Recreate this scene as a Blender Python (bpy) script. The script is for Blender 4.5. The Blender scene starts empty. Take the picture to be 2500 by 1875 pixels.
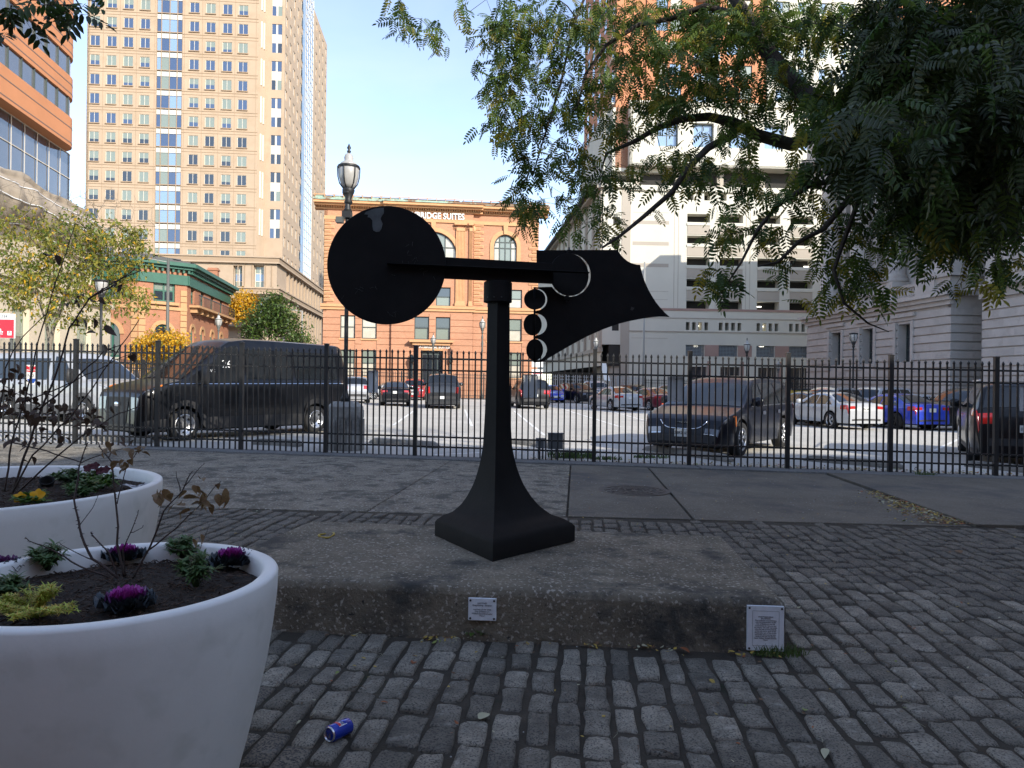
import bpy, bmesh, math, random
import numpy as np
from mathutils import Vector, Matrix, Euler, noise

R = random.Random(11)
NR = np.random.RandomState(5)
SC = bpy.context.scene
COL = SC.collection
PI = math.pi

# ------------------------------------------------------------------ camera
EYE = 1.452
ROLL = 0.012
F = 1733.0
SLOPE = -0.0122            # the plaza falls gently to the right


def G(x):
    return SLOPE * x


cam_d = bpy.data.cameras.new('camera')
cam_d.sensor_width = 36.0
cam_d.lens = 36.0 * F / 2500.0
cam_d.clip_start = 0.05
cam_d.clip_end = 3000.0
cam = bpy.data.objects.new('camera', cam_d)
COL.objects.link(cam)
_c, _s = math.cos(ROLL), math.sin(ROLL)
cam.matrix_world = Matrix(((_c, -_s, 0, 0), (0, 0, -1, 0), (_s, _c, 0, EYE), (0, 0, 0, 1)))
SC.camera = cam

# ------------------------------------------------------------------ light
SUN_EL = math.radians(25.0)
SUN_AZ = math.radians(39.0)          # from behind, to the right
sun_to = Vector((math.sin(SUN_AZ) * math.cos(SUN_EL), -math.cos(SUN_AZ) * math.cos(SUN_EL), math.sin(SUN_EL)))
world = bpy.data.worlds.new('World')
SC.world = world
world.use_nodes = True
wn = world.node_tree
for n in list(wn.nodes):
    wn.nodes.remove(n)
w_out = wn.nodes.new('ShaderNodeOutputWorld')
w_bg = wn.nodes.new('ShaderNodeBackground')
w_sky = wn.nodes.new('ShaderNodeTexSky')
w_sky.sky_type = 'NISHITA'
w_sky.sun_disc = False
w_sky.sun_elevation = SUN_EL
w_sky.sun_rotation = PI - SUN_AZ
w_sky.altitude = 10
w_sky.air_density = 1.0
w_sky.dust_density = 0.3
w_sky.ozone_density = 2.6
w_bg.inputs["Strength"].default_value = 0.14
# thin wisps of high cloud
w_tc = wn.nodes.new('ShaderNodeTexCoord')
w_map = wn.nodes.new('ShaderNodeMapping')
w_map.inputs['Scale'].default_value = (1.6, 1.0, 5.0)
w_map.inputs['Rotation'].default_value = (0.1, 0.45, 0.3)
w_n = wn.nodes.new('ShaderNodeTexNoise')
w_n.inputs['Scale'].default_value = 1.9
w_n.inputs['Detail'].default_value = 7
w_n.inputs['Roughness'].default_value = 0.55
w_n.inputs['Distortion'].default_value = 0.6
w_r = wn.nodes.new('ShaderNodeValToRGB')
w_r.color_ramp.elements[0].position = 0.36
w_r.color_ramp.elements[0].color = (0.0, 0.0, 0.0, 1)
w_r.color_ramp.elements[1].position = 0.80
w_r.color_ramp.elements[1].color = (0.28, 0.28, 0.28, 1)
w_mix = wn.nodes.new('ShaderNodeMixRGB')
w_mix.inputs[2].default_value = (3.0, 3.25, 3.7, 1)
wn.links.new(w_tc.outputs['Generated'], w_map.inputs['Vector'])
wn.links.new(w_map.outputs['Vector'], w_n.inputs['Vector'])
wn.links.new(w_n.outputs['Fac'], w_r.inputs['Fac'])
wn.links.new(w_r.outputs['Color'], w_mix.inputs[0])
w_hs = wn.nodes.new('ShaderNodeHueSaturation')
w_hs.inputs['Hue'].default_value = 0.506
w_hs.inputs['Saturation'].default_value = 0.87
wn.links.new(w_sky.outputs['Color'], w_hs.inputs['Color'])
wn.links.new(w_hs.outputs['Color'], w_mix.inputs[1])
wn.links.new(w_mix.outputs['Color'], w_bg.inputs['Color'])
wn.links.new(w_bg.outputs['Background'], w_out.inputs['Surface'])

sun_d = bpy.data.lights.new('sun', 'SUN')
sun_d.energy = 2.6
sun_d.angle = math.radians(0.53)
sun_d.color = (1.0, 0.93, 0.82)
sun = bpy.data.objects.new('sun', sun_d)
sun.rotation_euler = sun_to.to_track_quat('Z', 'Y').to_euler()
sun.location = (20, -30, 30)
COL.objects.link(sun)
SC.view_settings.view_transform = 'Standard'
SC.view_settings.look = 'None'
SC.view_settings.gamma = 1.0
SC.view_settings.use_curve_mapping = False
SC.view_settings.exposure = 1.34
SC.cycles.max_bounces = 6
SC.cycles.diffuse_bounces = 4
SC.cycles.glossy_bounces = 3
SC.cycles.transmission_bounces = 4
SC.cycles.transparent_max_bounces = 6

# ------------------------------------------------------------------ photo geometry


def W(px, py, d):
    u = (px - 1250.0) / F
    v = (937.5 - py) / F
    return Vector(((u * _c - v * _s) * d, d, EYE + (u * _s + v * _c) * d))


def GP(px, py, h=0.0):
    """point on the sloping ground (raised by h) seen at this place of the photograph"""
    u = (px - 1250.0) / F
    v = (937.5 - py) / F
    X = u * _c - v * _s
    Z = u * _s + v * _c
    d = (EYE - h) / (-Z + SLOPE * X)
    return Vector((X * d, d, SLOPE * X * d + h))

# ------------------------------------------------------------------ objects


def link(o, parent=None, loc=None, rot=None):
    COL.objects.link(o)
    if parent is not None:
        o.parent = parent
    if loc is not None:
        o.location = loc
    if rot is not None:
        o.rotation_euler = rot
    return o


def tag(o, label=None, cat=None, group=None, kind=None):
    if label:
        o['label'] = label
    if cat:
        o['category'] = cat
    if group:
        o['group'] = group
    if kind:
        o['kind'] = kind
    return o


def thing(name, label, cat, loc=(0, 0, 0), rz=0.0, group=None):
    o = bpy.data.objects.new(name, None)
    o.empty_display_size = 0.2
    link(o, None, loc, (0, 0, rz))
    return tag(o, label, cat, group)


def copy_tree(o, parent=None):
    c = o.copy()
    COL.objects.link(c)
    c.parent = parent
    for ch in list(KIDS.get(o.name, [])):
        copy_tree(ch, c)
    return c


KIDS = {}


class MB:
    """collects shapes and links them as one mesh object"""

    def __init__(self):
        self.v = []
        self.f = []
        self.m = []
        self.sm = []
        self.mats = []

    def mi(self, mat):
        if mat not in self.mats:
            self.mats.append(mat)
        return self.mats.index(mat)

    def add(self, verts, faces, mat=None, smooth=False, M=None):
        b = len(self.v)
        if M is not None:
            verts = [M @ Vector(p) for p in verts]
        self.v.extend([tuple(p) for p in verts])
        k = self.mi(mat) if mat is not None else 0
        for f in faces:
            self.f.append(tuple(b + i for i in f))
            self.m.append(k)
            self.sm.append(smooth)
        return self

    def box(self, x0, x1, y0, y1, z0, z1, mat=None, M=None):
        vs = [(x0, y0, z0), (x1, y0, z0), (x1, y1, z0), (x0, y1, z0), (x0, y0, z1), (x1, y0, z1), (x1, y1, z1), (x0, y1, z1)]
        fs = [(0, 3, 2, 1), (4, 5, 6, 7), (0, 1, 5, 4), (1, 2, 6, 5), (2, 3, 7, 6), (3, 0, 4, 7)]
        return self.add(vs, fs, mat, False, M)

    def prism(self, poly, y0, y1, mat=None, M=None):
        """polygon in x,z pushed along y"""
        n = len(poly)
        vs = [(p[0], y0, p[1]) for p in poly] + [(p[0], y1, p[1]) for p in poly]
        fs = [tuple(range(n)), tuple(range(2 * n - 1, n - 1, -1))]
        for i in range(n):
            j = (i + 1) % n
            fs.append((j, i, n + i, n + j))
        return self.add(vs, fs, mat, False, M)

    def slab(self, poly, z0, z1, mat=None, M=None):
        """polygon in x,y pushed along z"""
        n = len(poly)
        vs = [(p[0], p[1], z0) for p in poly] + [(p[0], p[1], z1) for p in poly]
        fs = [tuple(range(n - 1, -1, -1)), tuple(range(n, 2 * n))]
        for i in range(n):
            j = (i + 1) % n
            fs.append((i, j, n + j, n + i))
        return self.add(vs, fs, mat, False, M)

    def lathe(self, prof, n=20, mat=None, smooth=True, M=None, close=True, ang0=0.0):
        """profile of (radius, z) turned round z"""
        vs = []
        for r, z in prof:
            for i in range(n):
                a = ang0 + 2 * PI * i / n
                vs.append((r * math.cos(a), r * math.sin(a), z))
        fs = []
        for k in range(len(prof) - 1):
            for i in range(n):
                j = (i + 1) % n
                fs.append((k * n + i, k * n + j, (k + 1) * n + j, (k + 1) * n + i))
        if close:
            if prof[0][0] > 1e-4:
                fs.append(tuple(range(n - 1, -1, -1)))
            if prof[-1][0] > 1e-4:
                fs.append(tuple(range((len(prof) - 1) * n, len(prof) * n)))
        return self.add(vs, fs, mat, smooth, M)

    def cyl(self, p0, p1, r, n=10, mat=None, r1=None, smooth=True):
        return self.tube([p0, p1], [r, r if r1 is None else r1], n, mat, smooth)

    def tube(self, pts, rad, n=6, mat=None, smooth=True, cap=True):
        pts = [Vector(p) for p in pts]
        if not isinstance(rad, (list, tuple)):
            rad = [rad] * len(pts)
        vs = []
        fs = []
        up = None
        for i, p in enumerate(pts):
            if i == 0:
                t = pts[1] - p
            elif i == len(pts) - 1:
                t = p - pts[i - 1]
            else:
                t = pts[i + 1] - pts[i - 1]
            if t.length < 1e-7:
                t = Vector((0, 0, 1))
            t.normalize()
            if up is None:
                up = Vector((0, 0, 1)) if abs(t.z) < 0.9 else Vector((1, 0, 0))
            a = t.cross(up)
            if a.length < 1e-5:
                a = t.cross(Vector((0, 1, 0)))
            a.normalize()
            b = a.cross(t)
            up = b
            for k in range(n):
                an = 2 * PI * k / n
                vs.append(p + (a * math.cos(an) + b * math.sin(an)) * rad[i])
        for i in range(len(pts) - 1):
            for k in range(n):
                j = (k + 1) % n
                fs.append((i * n + j, i * n + k, (i + 1) * n + k, (i + 1) * n + j))
        if cap:
            fs.append(tuple(range(n)))
            fs.append(tuple(range(len(pts) * n - 1, (len(pts) - 1) * n - 1, -1)))
        return self.add(vs, fs, mat, smooth)

    def grid(self, P, mat=None, smooth=True, closed=False):
        """P[i][j] points"""
        a = len(P)
        b = len(P[0])
        vs = [p for row in P for p in row]
        fs = []
        for i in range(a - 1):
            for j in range(b - 1):
                fs.append((i * b + j, i * b + j + 1, (i + 1) * b + j + 1, (i + 1) * b + j))
        return self.add(vs, fs, mat, smooth)

    def wall(self, u0, u1, z0, z1, holes, depth=0.3, mat=None, y=0.0, arches=(), reveal=None):
        """a wall face in x,z at y with rectangular holes (a,b,c,d) whose reveals go back by depth"""
        us = sorted(set([u0, u1] + [min(max(h[0], u0), u1) for h in holes] + [min(max(h[1], u0), u1) for h in holes]))
        zs = sorted(set([z0, z1] + [min(max(h[2], z0), z1) for h in holes] + [min(max(h[3], z0), z1) for h in holes]))
        for k in range(len(zs) - 1):
            zm = (zs[k] + zs[k + 1]) / 2
            hh = [h for h in holes if h[2] < zm < h[3]]
            run = None
            for i in range(len(us) - 1):
                um = (us[i] + us[i + 1]) / 2
                solid = not any(h[0] < um < h[1] for h in hh)
                if solid and run is None:
                    run = us[i]
                if not solid and run is not None:
                    self.add([(run, y, zs[k]), (us[i], y, zs[k]), (us[i], y, zs[k + 1]), (run, y, zs[k + 1])], [(0, 1, 2, 3)], mat)
                    run = None
            if run is not None:
                self.add([(run, y, zs[k]), (u1, y, zs[k]), (u1, y, zs[k + 1]), (run, y, zs[k + 1])], [(0, 1, 2, 3)], mat)
        rm = reveal or mat
        for a, b, c, d in holes:
            e = y + depth
            self.add([(a, y, c), (b, y, c), (b, y, d), (a, y, d), (a, e, c), (b, e, c), (b, e, d), (a, e, d)],
                     [(0, 4, 5, 1), (1, 5, 6, 2), (2, 6, 7, 3), (3, 7, 4, 0)], rm)
        for a, b, c, d in arches:      # hole whose top is half-round: fill the two corners
            r = (b - a) / 2
            cx = (a + b) / 2
            zs_ = d - r
            n = 10
            arc = [(cx - r * math.cos(PI * i / n), zs_ + r * math.sin(PI * i / n)) for i in range(n + 1)]
            for i in range(n):
                p, q = arc[i], arc[i + 1]
                self.add([(p[0], y, p[1]), (q[0], y, q[1]), (q[0], y, d), (p[0], y, d)], [(0, 1, 2, 3)], mat)
                self.add([(p[0], y, p[1]), (q[0], y, q[1]), (q[0], y + depth, q[1]), (p[0], y + depth, p[1])], [(0, 3, 2, 1)], rm)
        return self

    def ring(self, cx, cz, r0, r1, y0, y1, a0=0.0, a1=PI, n=14, mat=None):
        """arch band in x,z"""
        for i in range(n):
            p, q = a0 + (a1 - a0) * i / n, a0 + (a1 - a0) * (i + 1) / n
            self.prism([(cx + r0 * math.cos(p), cz + r0 * math.sin(p)), (cx + r1 * math.cos(p), cz + r1 * math.sin(p)),
                        (cx + r1 * math.cos(q), cz + r1 * math.sin(q)), (cx + r0 * math.cos(q), cz + r0 * math.sin(q))], y0, y1, mat)
        return self

    def mesh(self, name):
        me = bpy.data.meshes.new(name)
        nv = len(self.v)
        nf = len(self.f)
        me.vertices.add(nv)
        me.vertices.foreach_set('co', np.array(self.v, dtype=np.float32).ravel())
        tot = np.array([len(f) for f in self.f], dtype=np.int32)
        start = np.concatenate(([0], np.cumsum(tot)[:-1])).astype(np.int32)
        idx = np.array([i for f in self.f for i in f], dtype=np.int32)
        me.loops.add(len(idx))
        me.loops.foreach_set('vertex_index', idx)
        me.polygons.add(nf)
        me.polygons.foreach_set('loop_start', start)
        me.polygons.foreach_set('loop_total', tot)
        me.polygons.foreach_set('material_index', np.array(self.m, dtype=np.int32))
        me.polygons.foreach_set('use_smooth', np.array(self.sm, dtype=bool))
        for m in self.mats:
            me.materials.append(m)
        me.update(calc_edges=True)
        me.validate()
        return me

    def build(self, name, parent=None, loc=None, rot=None, mat=None):
        if mat is not None and not self.mats:
            self.mats.append(mat)
        o = bpy.data.objects.new(name, self.mesh(name))
        link(o, parent, loc, rot)
        if parent is not None:
            KIDS.setdefault(parent.name, []).append(o)
        return o


def inst(me, name, parent=None, loc=None, rot=None, scale=None):
    o = bpy.data.objects.new(name, me)
    link(o, parent, loc, rot)
    if scale is not None:
        o.scale = scale
    if parent is not None:
        KIDS.setdefault(parent.name, []).append(o)
    return o


def bevel(o, w=0.01, seg=2, ang=30):
    m = o.modifiers.new('bevel', 'BEVEL')
    m.width = w
    m.segments = seg
    m.limit_method = 'ANGLE'
    m.angle_limit = math.radians(ang)
    m.harden_normals = False
    return o


def numpy_mesh(name, verts, faces, mats, smooth=False, mi=None):
    """verts (n,3), faces (m,k) arrays"""
    me = bpy.data.meshes.new(name)
    me.vertices.add(len(verts))
    me.vertices.foreach_set('co', np.asarray(verts, dtype=np.float32).ravel())
    k = faces.shape[1]
    me.loops.add(faces.size)
    me.loops.foreach_set('vertex_index', faces.astype(np.int32).ravel())
    me.polygons.add(len(faces))
    me.polygons.foreach_set('loop_start', (np.arange(len(faces)) * k).astype(np.int32))
    me.polygons.foreach_set('loop_total', np.full(len(faces), k, dtype=np.int32))
    if mi is not None:
        me.polygons.foreach_set('material_index', mi.astype(np.int32))
    me.polygons.foreach_set('use_smooth', np.full(len(faces), smooth, dtype=bool))
    for m in mats:
        me.materials.append(m)
    me.update(calc_edges=True)
    return me


def text_mesh(s, size, mat, ext=0.01, align='CENTER', bold=0.0, font_sp=1.0):
    cu = bpy.data.curves.new('lettering', 'FONT')
    cu.body = s
    cu.size = size
    cu.extrude = ext
    cu.offset = bold
    cu.align_x = align
    cu.align_y = 'CENTER'
    cu.space_character = font_sp
    cu.resolution_u = 3
    ob = bpy.data.objects.new('lettering', cu)
    COL.objects.link(ob)
    dg = bpy.context.evaluated_depsgraph_get()
    me = bpy.data.meshes.new_from_object(ob.evaluated_get(dg))
    bpy.data.objects.remove(ob)
    bpy.data.curves.remove(cu)
    me.materials.clear()
    me.materials.append(mat)
    return me


def letters(s, size, mat, parent, loc, rot=(PI / 2, 0, 0), ext=0.01, name='lettering', align='CENTER', bold=0.0, sp=1.0):
    o = bpy.data.objects.new(name, text_mesh(s, size, mat, ext, align, bold, sp))
    link(o, parent, loc, rot)
    if parent is not None:
        KIDS.setdefault(parent.name, []).append(o)
    return o

# ------------------------------------------------------------------ materials


MATS = {}


def mat(name, col, rough=0.7, metal=0.0, var=0.0, vscale=3.0, bump=0.0, bscale=30.0, spots=None, obj_var=0.0,
        coat=0.0, spec=None, detail=6, mottle=None, trans=None, dist=0.02):
    """one procedural material: noise-varied colour, optional patches (spots), optional bump"""
    if name in MATS:
        return MATS[name]
    m = bpy.data.materials.new(name)
    m.use_nodes = True
    nt = m.node_tree
    b = nt.nodes['Principled BSDF']
    b.inputs['Roughness'].default_value = rough
    b.inputs['Metallic'].default_value = metal
    if spec is not None:
        b.inputs['Specular IOR Level'].default_value = spec
    if coat:
        b.inputs['Coat Weight'].default_value = coat
        b.inputs['Coat Roughness'].default_value = 0.04
    c4 = (col[0], col[1], col[2], 1)
    tc = nt.nodes.new('ShaderNodeTexCoord')
    src = tc.outputs['Object']
    if obj_var:
        oi = nt.nodes.new('ShaderNodeObjectInfo')
        ad = nt.nodes.new('ShaderNodeVectorMath')
        ad.operation = 'MULTIPLY_ADD'
        cb = nt.nodes.new('ShaderNodeCombineXYZ')
        for k in range(3):
            nt.links.new(oi.outputs['Random'], cb.inputs[k])
        nt.links.new(cb.outputs[0], ad.inputs[0])
        ad.inputs[1].default_value = (37.0, 91.0, 53.0)
        nt.links.new(src, ad.inputs[2])
        src = ad.outputs[0]
    out = None
    if var or obj_var or spots or mottle:
        n1 = nt.nodes.new('ShaderNodeTexNoise')
        n1.inputs['Scale'].default_value = vscale
        n1.inputs['Detail'].default_value = detail
        n1.inputs['Roughness'].default_value = 0.65
        nt.links.new(src, n1.inputs['Vector'])
        r1 = nt.nodes.new('ShaderNodeValToRGB')
        r1.color_ramp.elements[0].position = 0.3
        r1.color_ramp.elements[1].position = 0.7
        lo, hi = 1 - var, 1 + var
        r1.color_ramp.elements[0].color = tuple(min(1, c * lo) for c in col) + (1,)
        r1.color_ramp.elements[1].color = tuple(min(1, c * hi) for c in col) + (1,)
        nt.links.new(n1.outputs['Fac'], r1.inputs['Fac'])
        out = r1.outputs['Color']
        if mottle:                       # fine grain: (colour, scale, lo, hi)
            mc, ms, m0, m1 = mottle
            n3 = nt.nodes.new('ShaderNodeTexNoise')
            n3.inputs['Scale'].default_value = ms
            n3.inputs['Detail'].default_value = 3
            nt.links.new(src, n3.inputs['Vector'])
            r3 = nt.nodes.new('ShaderNodeValToRGB')
            r3.color_ramp.elements[0].position = m0
            r3.color_ramp.elements[0].color = (0, 0, 0, 1)
            r3.color_ramp.elements[1].position = m1
            nt.links.new(n3.outputs['Fac'], r3.inputs['Fac'])
            x3 = nt.nodes.new('ShaderNodeMixRGB')
            nt.links.new(r3.outputs['Color'], x3.inputs[0])
            nt.links.new(out, x3.inputs[1])
            x3.inputs[2].default_value = tuple(mc) + (1,)
            out = x3.outputs['Color']
        if spots:                        # list of (colour, scale, lo, hi)
            for q, (sc_, ss, s0, s1) in enumerate(spots):
                mp = nt.nodes.new('ShaderNodeMapping')
                mp.inputs['Location'].default_value = (3.7 * q + 1.3, 7.1 * q, 2.9)
                nt.links.new(src, mp.inputs['Vector'])
                n2 = nt.nodes.new('ShaderNodeTexNoise')
                n2.inputs['Scale'].default_value = ss
                n2.inputs['Detail'].default_value = 8
                n2.inputs['Roughness'].default_value = 0.7
                nt.links.new(mp.outputs['Vector'], n2.inputs['Vector'])
                r2 = nt.nodes.new('ShaderNodeValToRGB')
                r2.color_ramp.elements[0].position = s0
                r2.color_ramp.elements[0].color = (0, 0, 0, 1)
                r2.color_ramp.elements[1].position = s1
                nt.links.new(n2.outputs['Fac'], r2.inputs['Fac'])
                x = nt.nodes.new('ShaderNodeMixRGB')
                nt.links.new(r2.outputs['Color'], x.inputs[0])
                nt.links.new(out, x.inputs[1])
                x.inputs[2].default_value = tuple(sc_) + (1,)
                out = x.outputs['Color']
        if obj_var:
            hv = nt.nodes.new('ShaderNodeHueSaturation')
            mr = nt.nodes.new('ShaderNodeMapRange')
            mr.inputs['To Min'].default_value = 1 - obj_var
            mr.inputs['To Max'].default_value = 1 + obj_var
            nt.links.new(oi.outputs['Random'], mr.inputs['Value'])
            nt.links.new(mr.outputs['Result'], hv.inputs['Value'])
            nt.links.new(out, hv.inputs['Color'])
            out = hv.outputs['Color']
        nt.links.new(out, b.inputs['Base Color'])
    else:
        b.inputs['Base Color'].default_value = c4
    if bump:
        nb = nt.nodes.new('ShaderNodeTexNoise')
        nb.inputs['Scale'].default_value = bscale
        nb.inputs['Detail'].default_value = 5
        nb.inputs['Roughness'].default_value = 0.7
        nt.links.new(src, nb.inputs['Vector'])
        bp = nt.nodes.new('ShaderNodeBump')
        bp.inputs['Strength'].default_value = bump
        bp.inputs['Distance'].default_value = dist
        nt.links.new(nb.outputs['Fac'], bp.inputs['Height'])
        nt.links.new(bp.outputs['Normal'], b.inputs['Normal'])
    if trans:
        tr = nt.nodes.new('ShaderNodeBsdfTranslucent')
        mx = nt.nodes.new('ShaderNodeMixShader')
        mx.inputs[0].default_value = trans
        o = nt.nodes['Material Output']
        nt.links.new(b.outputs[0], mx.inputs[1])
        nt.links.new(tr.outputs[0], mx.inputs[2])
        if out is not None:
            nt.links.new(out, tr.inputs['Color'])
        else:
            tr.inputs['Color'].default_value = c4
        nt.links.new(mx.outputs[0], o.inputs['Surface'])
    MATS[name] = m
    return m


def brick_mat(name, c1, c2, cm, scale=1.0, bw=0.21, rh=0.075):
    if name in MATS:
        return MATS[name]
    m = bpy.data.materials.new(name)
    m.use_nodes = True
    nt = m.node_tree
    b = nt.nodes['Principled BSDF']
    b.inputs['Roughness'].default_value = 0.85
    tc = nt.nodes.new('ShaderNodeTexCoord')
    sp = nt.nodes.new('ShaderNodeSeparateXYZ')
    ad = nt.nodes.new('ShaderNodeMath')
    cb = nt.nodes.new('ShaderNodeCombineXYZ')
    nt.links.new(tc.outputs['Object'], sp.inputs[0])
    nt.links.new(sp.outputs[0], ad.inputs[0])
    nt.links.new(sp.outputs[1], ad.inputs[1])
    nt.links.new(ad.outputs[0], cb.inputs[0])
    nt.links.new(sp.outputs[2], cb.inputs[1])
    br = nt.nodes.new('ShaderNodeTexBrick')
    br.inputs['Scale'].default_value = scale
    br.inputs['Brick Width'].default_value = bw
    br.inputs['Row Height'].default_value = rh
    br.inputs['Mortar Size'].default_value = 0.008
    br.inputs['Color1'].default_value = tuple(c1) + (1,)
    br.inputs['Color2'].default_value = tuple(c2) + (1,)
    br.inputs['Mortar'].default_value = tuple(cm) + (1,)
    nt.links.new(cb.outputs[0], br.inputs['Vector'])
    n = nt.nodes.new('ShaderNodeTexNoise')
    n.inputs['Scale'].default_value = 0.5
    n.inputs['Detail'].default_value = 6
    nt.links.new(tc.outputs['Object'], n.inputs['Vector'])
    mr = nt.nodes.new('ShaderNodeMapRange')
    mr.inputs['To Min'].default_value = 0.8
    mr.inputs['To Max'].default_value = 1.2
    nt.links.new(n.outputs['Fac'], mr.inputs['Value'])
    hv = nt.nodes.new('ShaderNodeHueSaturation')
    nt.links.new(mr.outputs[0], hv.inputs['Value'])
    nt.links.new(br.outputs['Color'], hv.inputs['Color'])
    nt.links.new(hv.outputs['Color'], b.inputs['Base Color'])
    MATS[name] = m
    return m


def glass_mat(name, col, rough=0.05, spec=0.8, var=0.0):
    m = mat(name, col, rough=rough, spec=spec, coat=1.0, var=var, vscale=0.8)
    return m


M_iron = mat('black_painted_iron', (0.018, 0.019, 0.02), rough=0.42, var=0.3, vscale=8, bump=0.15, bscale=60)
M_steel_black = mat('black_painted_steel', (0.0085, 0.0082, 0.008), rough=0.68, var=0.4, vscale=3.0, bump=0.10, bscale=22, spec=0.18,
                    spots=[((0.05, 0.05, 0.048), 6.0, 0.72, 0.75), ((0.022, 0.02, 0.018), 14.0, 0.66, 0.8)])
M_scratch = mat('grey_patch_paint', (0.075, 0.085, 0.085), rough=0.7, var=0.4, vscale=9)
M_conc_slab = mat('weathered_plinth_concrete', (0.18, 0.153, 0.110), rough=0.95, var=0.45, vscale=2.6, bump=1.0, bscale=42, dist=0.018,
                  mottle=((0.42, 0.38, 0.31), 48, 0.58, 0.65), spots=[((0.055, 0.053, 0.046), 1.9, 0.52, 0.64), ((0.27, 0.24, 0.17), 3.4, 0.60, 0.70), ((0.02, 0.02, 0.02), 24, 0.60, 0.68)])
M_joint = mat('joint_dirt', (0.058, 0.048, 0.034), rough=1.0, var=0.4, vscale=5, bump=0.8, bscale=80, spots=[((0.025, 0.035, 0.015), 2.5, 0.6, 0.7)])
M_cobble = mat('granite_cobble', (0.215, 0.192, 0.150), rough=0.9, var=0.45, vscale=7, bump=1.0, bscale=42, obj_var=0.38, dist=0.012,
               mottle=((0.075, 0.069, 0.058), 120, 0.50, 0.62), spots=[((0.32, 0.30, 0.25), 16, 0.57, 0.70), ((0.10, 0.085, 0.06), 5, 0.62, 0.75)])
M_cobble2 = mat('granite_cobble_many', (0.172, 0.148, 0.112), rough=0.9, var=0.55, vscale=4.2, bump=0.9, bscale=50, dist=0.006,
                mottle=((0.045, 0.045, 0.045), 110, 0.45, 0.60), spots=[((0.20, 0.19, 0.165), 7, 0.60, 0.72)])
M_walk_l = mat('rough_aggregate_paving', (0.225, 0.195, 0.148), rough=0.95, var=0.42, vscale=1.6, bump=1.0, bscale=45, dist=0.025,
               mottle=((0.46, 0.43, 0.37), 34, 0.57, 0.64), spots=[((0.10, 0.092, 0.075), 3.2, 0.50, 0.60), ((0.33, 0.30, 0.25), 2.2, 0.60, 0.70)])
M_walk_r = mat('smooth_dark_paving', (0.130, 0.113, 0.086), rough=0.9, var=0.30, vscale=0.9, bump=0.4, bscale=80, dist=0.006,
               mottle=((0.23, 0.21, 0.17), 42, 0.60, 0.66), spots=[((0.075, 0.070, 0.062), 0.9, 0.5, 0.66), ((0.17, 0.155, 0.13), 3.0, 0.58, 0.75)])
M_curb = mat('fence_curb_concrete', (0.15, 0.15, 0.145), rough=0.95, var=0.3, vscale=2.5, bump=0.8, bscale=60, mottle=((0.33, 0.33, 0.32), 80, 0.58, 0.66))
M_asph = mat('worn_lot_asphalt', (0.50, 0.475, 0.42), rough=0.95, var=0.14, vscale=0.35, bump=0.5, bscale=60, mottle=((0.62, 0.60, 0.54), 60, 0.56, 0.66),
             spots=[((0.40, 0.38, 0.34), 0.22, 0.5, 0.75)])
M_line = mat('worn_white_line', (0.78, 0.77, 0.73), rough=0.9, var=0.3, vscale=3)
M_ground = mat('street_asphalt', (0.09, 0.09, 0.088), rough=0.95, var=0.2, vscale=0.3)
M_white_pl = mat('white_planter_resin', (0.80, 0.79, 0.74), rough=0.55, var=0.07, vscale=1.6, bump=0.06, bscale=12, mottle=((0.70, 0.70, 0.64), 9, 0.55, 0.8), spots=[((0.52, 0.52, 0.45), 2.2, 0.62, 0.9), ((0.45, 0.42, 0.36), 26, 0.70, 0.78)])
M_soil = mat('dark_mulch', (0.030, 0.020, 0.014), rough=1.0, var=0.5, vscale=30, bump=1.0, bscale=60)
M_chip = mat('mulch_chip', (0.060, 0.038, 0.026), rough=1.0, var=0.5, vscale=12)
M_tyre = mat('tyre_rubber', (0.015, 0.015, 0.015), rough=0.85)
M_under = mat('car_underside', (0.008, 0.008, 0.008), rough=0.9)
M_alloy = mat('silver_alloy', (0.55, 0.56, 0.57), rough=0.28, metal=0.9)
M_chrome = mat('chrome', (0.75, 0.76, 0.78), rough=0.12, metal=1.0)
M_cglass = mat('car_glass', (0.010, 0.012, 0.014), rough=0.05, spec=0.6, coat=0.3)
M_trim = mat('black_plastic_trim', (0.022, 0.022, 0.023), rough=0.6)
M_greyplastic = mat('grey_plastic_trim', (0.09, 0.092, 0.095), rough=0.65)
M_lamp_clear = mat('headlight_glass', (0.16, 0.18, 0.22), rough=0.12, spec=0.9, coat=1.0)
M_lamp_red = mat('tail_light_red', (0.42, 0.015, 0.012), rough=0.15, coat=1.0)
M_lamp_amber = mat('indicator_amber', (0.75, 0.20, 0.02), rough=0.2, coat=1.0)
M_plate = mat('white_plate', (0.62, 0.63, 0.60), rough=0.5)
M_ink = mat('black_ink', (0.02, 0.02, 0.025), rough=0.6)
M_bark = mat('grey_bark', (0.060, 0.048, 0.037), rough=0.95, var=0.4, vscale=6, bump=0.9, bscale=30, dist=0.02)
M_bark_l = mat('light_bark', (0.17, 0.145, 0.11), rough=0.95, var=0.3, vscale=6)


def leaf_mat(name, c, var=0.35, trans=0.35, rough=0.5):
    return mat(name, c, rough=rough, var=var, vscale=1.7, trans=trans)


M_leaf_a = leaf_mat('leaf_dark_green', (0.055, 0.105, 0.020))
M_leaf_b = leaf_mat('leaf_mid_green', (0.115, 0.175, 0.028), trans=0.45)
M_leaf_c = leaf_mat('leaf_yellow_green', (0.30, 0.27, 0.035), trans=0.5)
M_leaf_y = leaf_mat('leaf_golden', (0.62, 0.36, 0.02))
M_leaf_o = leaf_mat('leaf_olive', (0.24, 0.24, 0.045))
M_leaf_d = leaf_mat('leaf_shade_green', (0.034, 0.052, 0.010), trans=0.2)  # darkest leaf tone; carries the shade of the near crown in its colour
# ------------------------------------------------------------------ the ground


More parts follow.
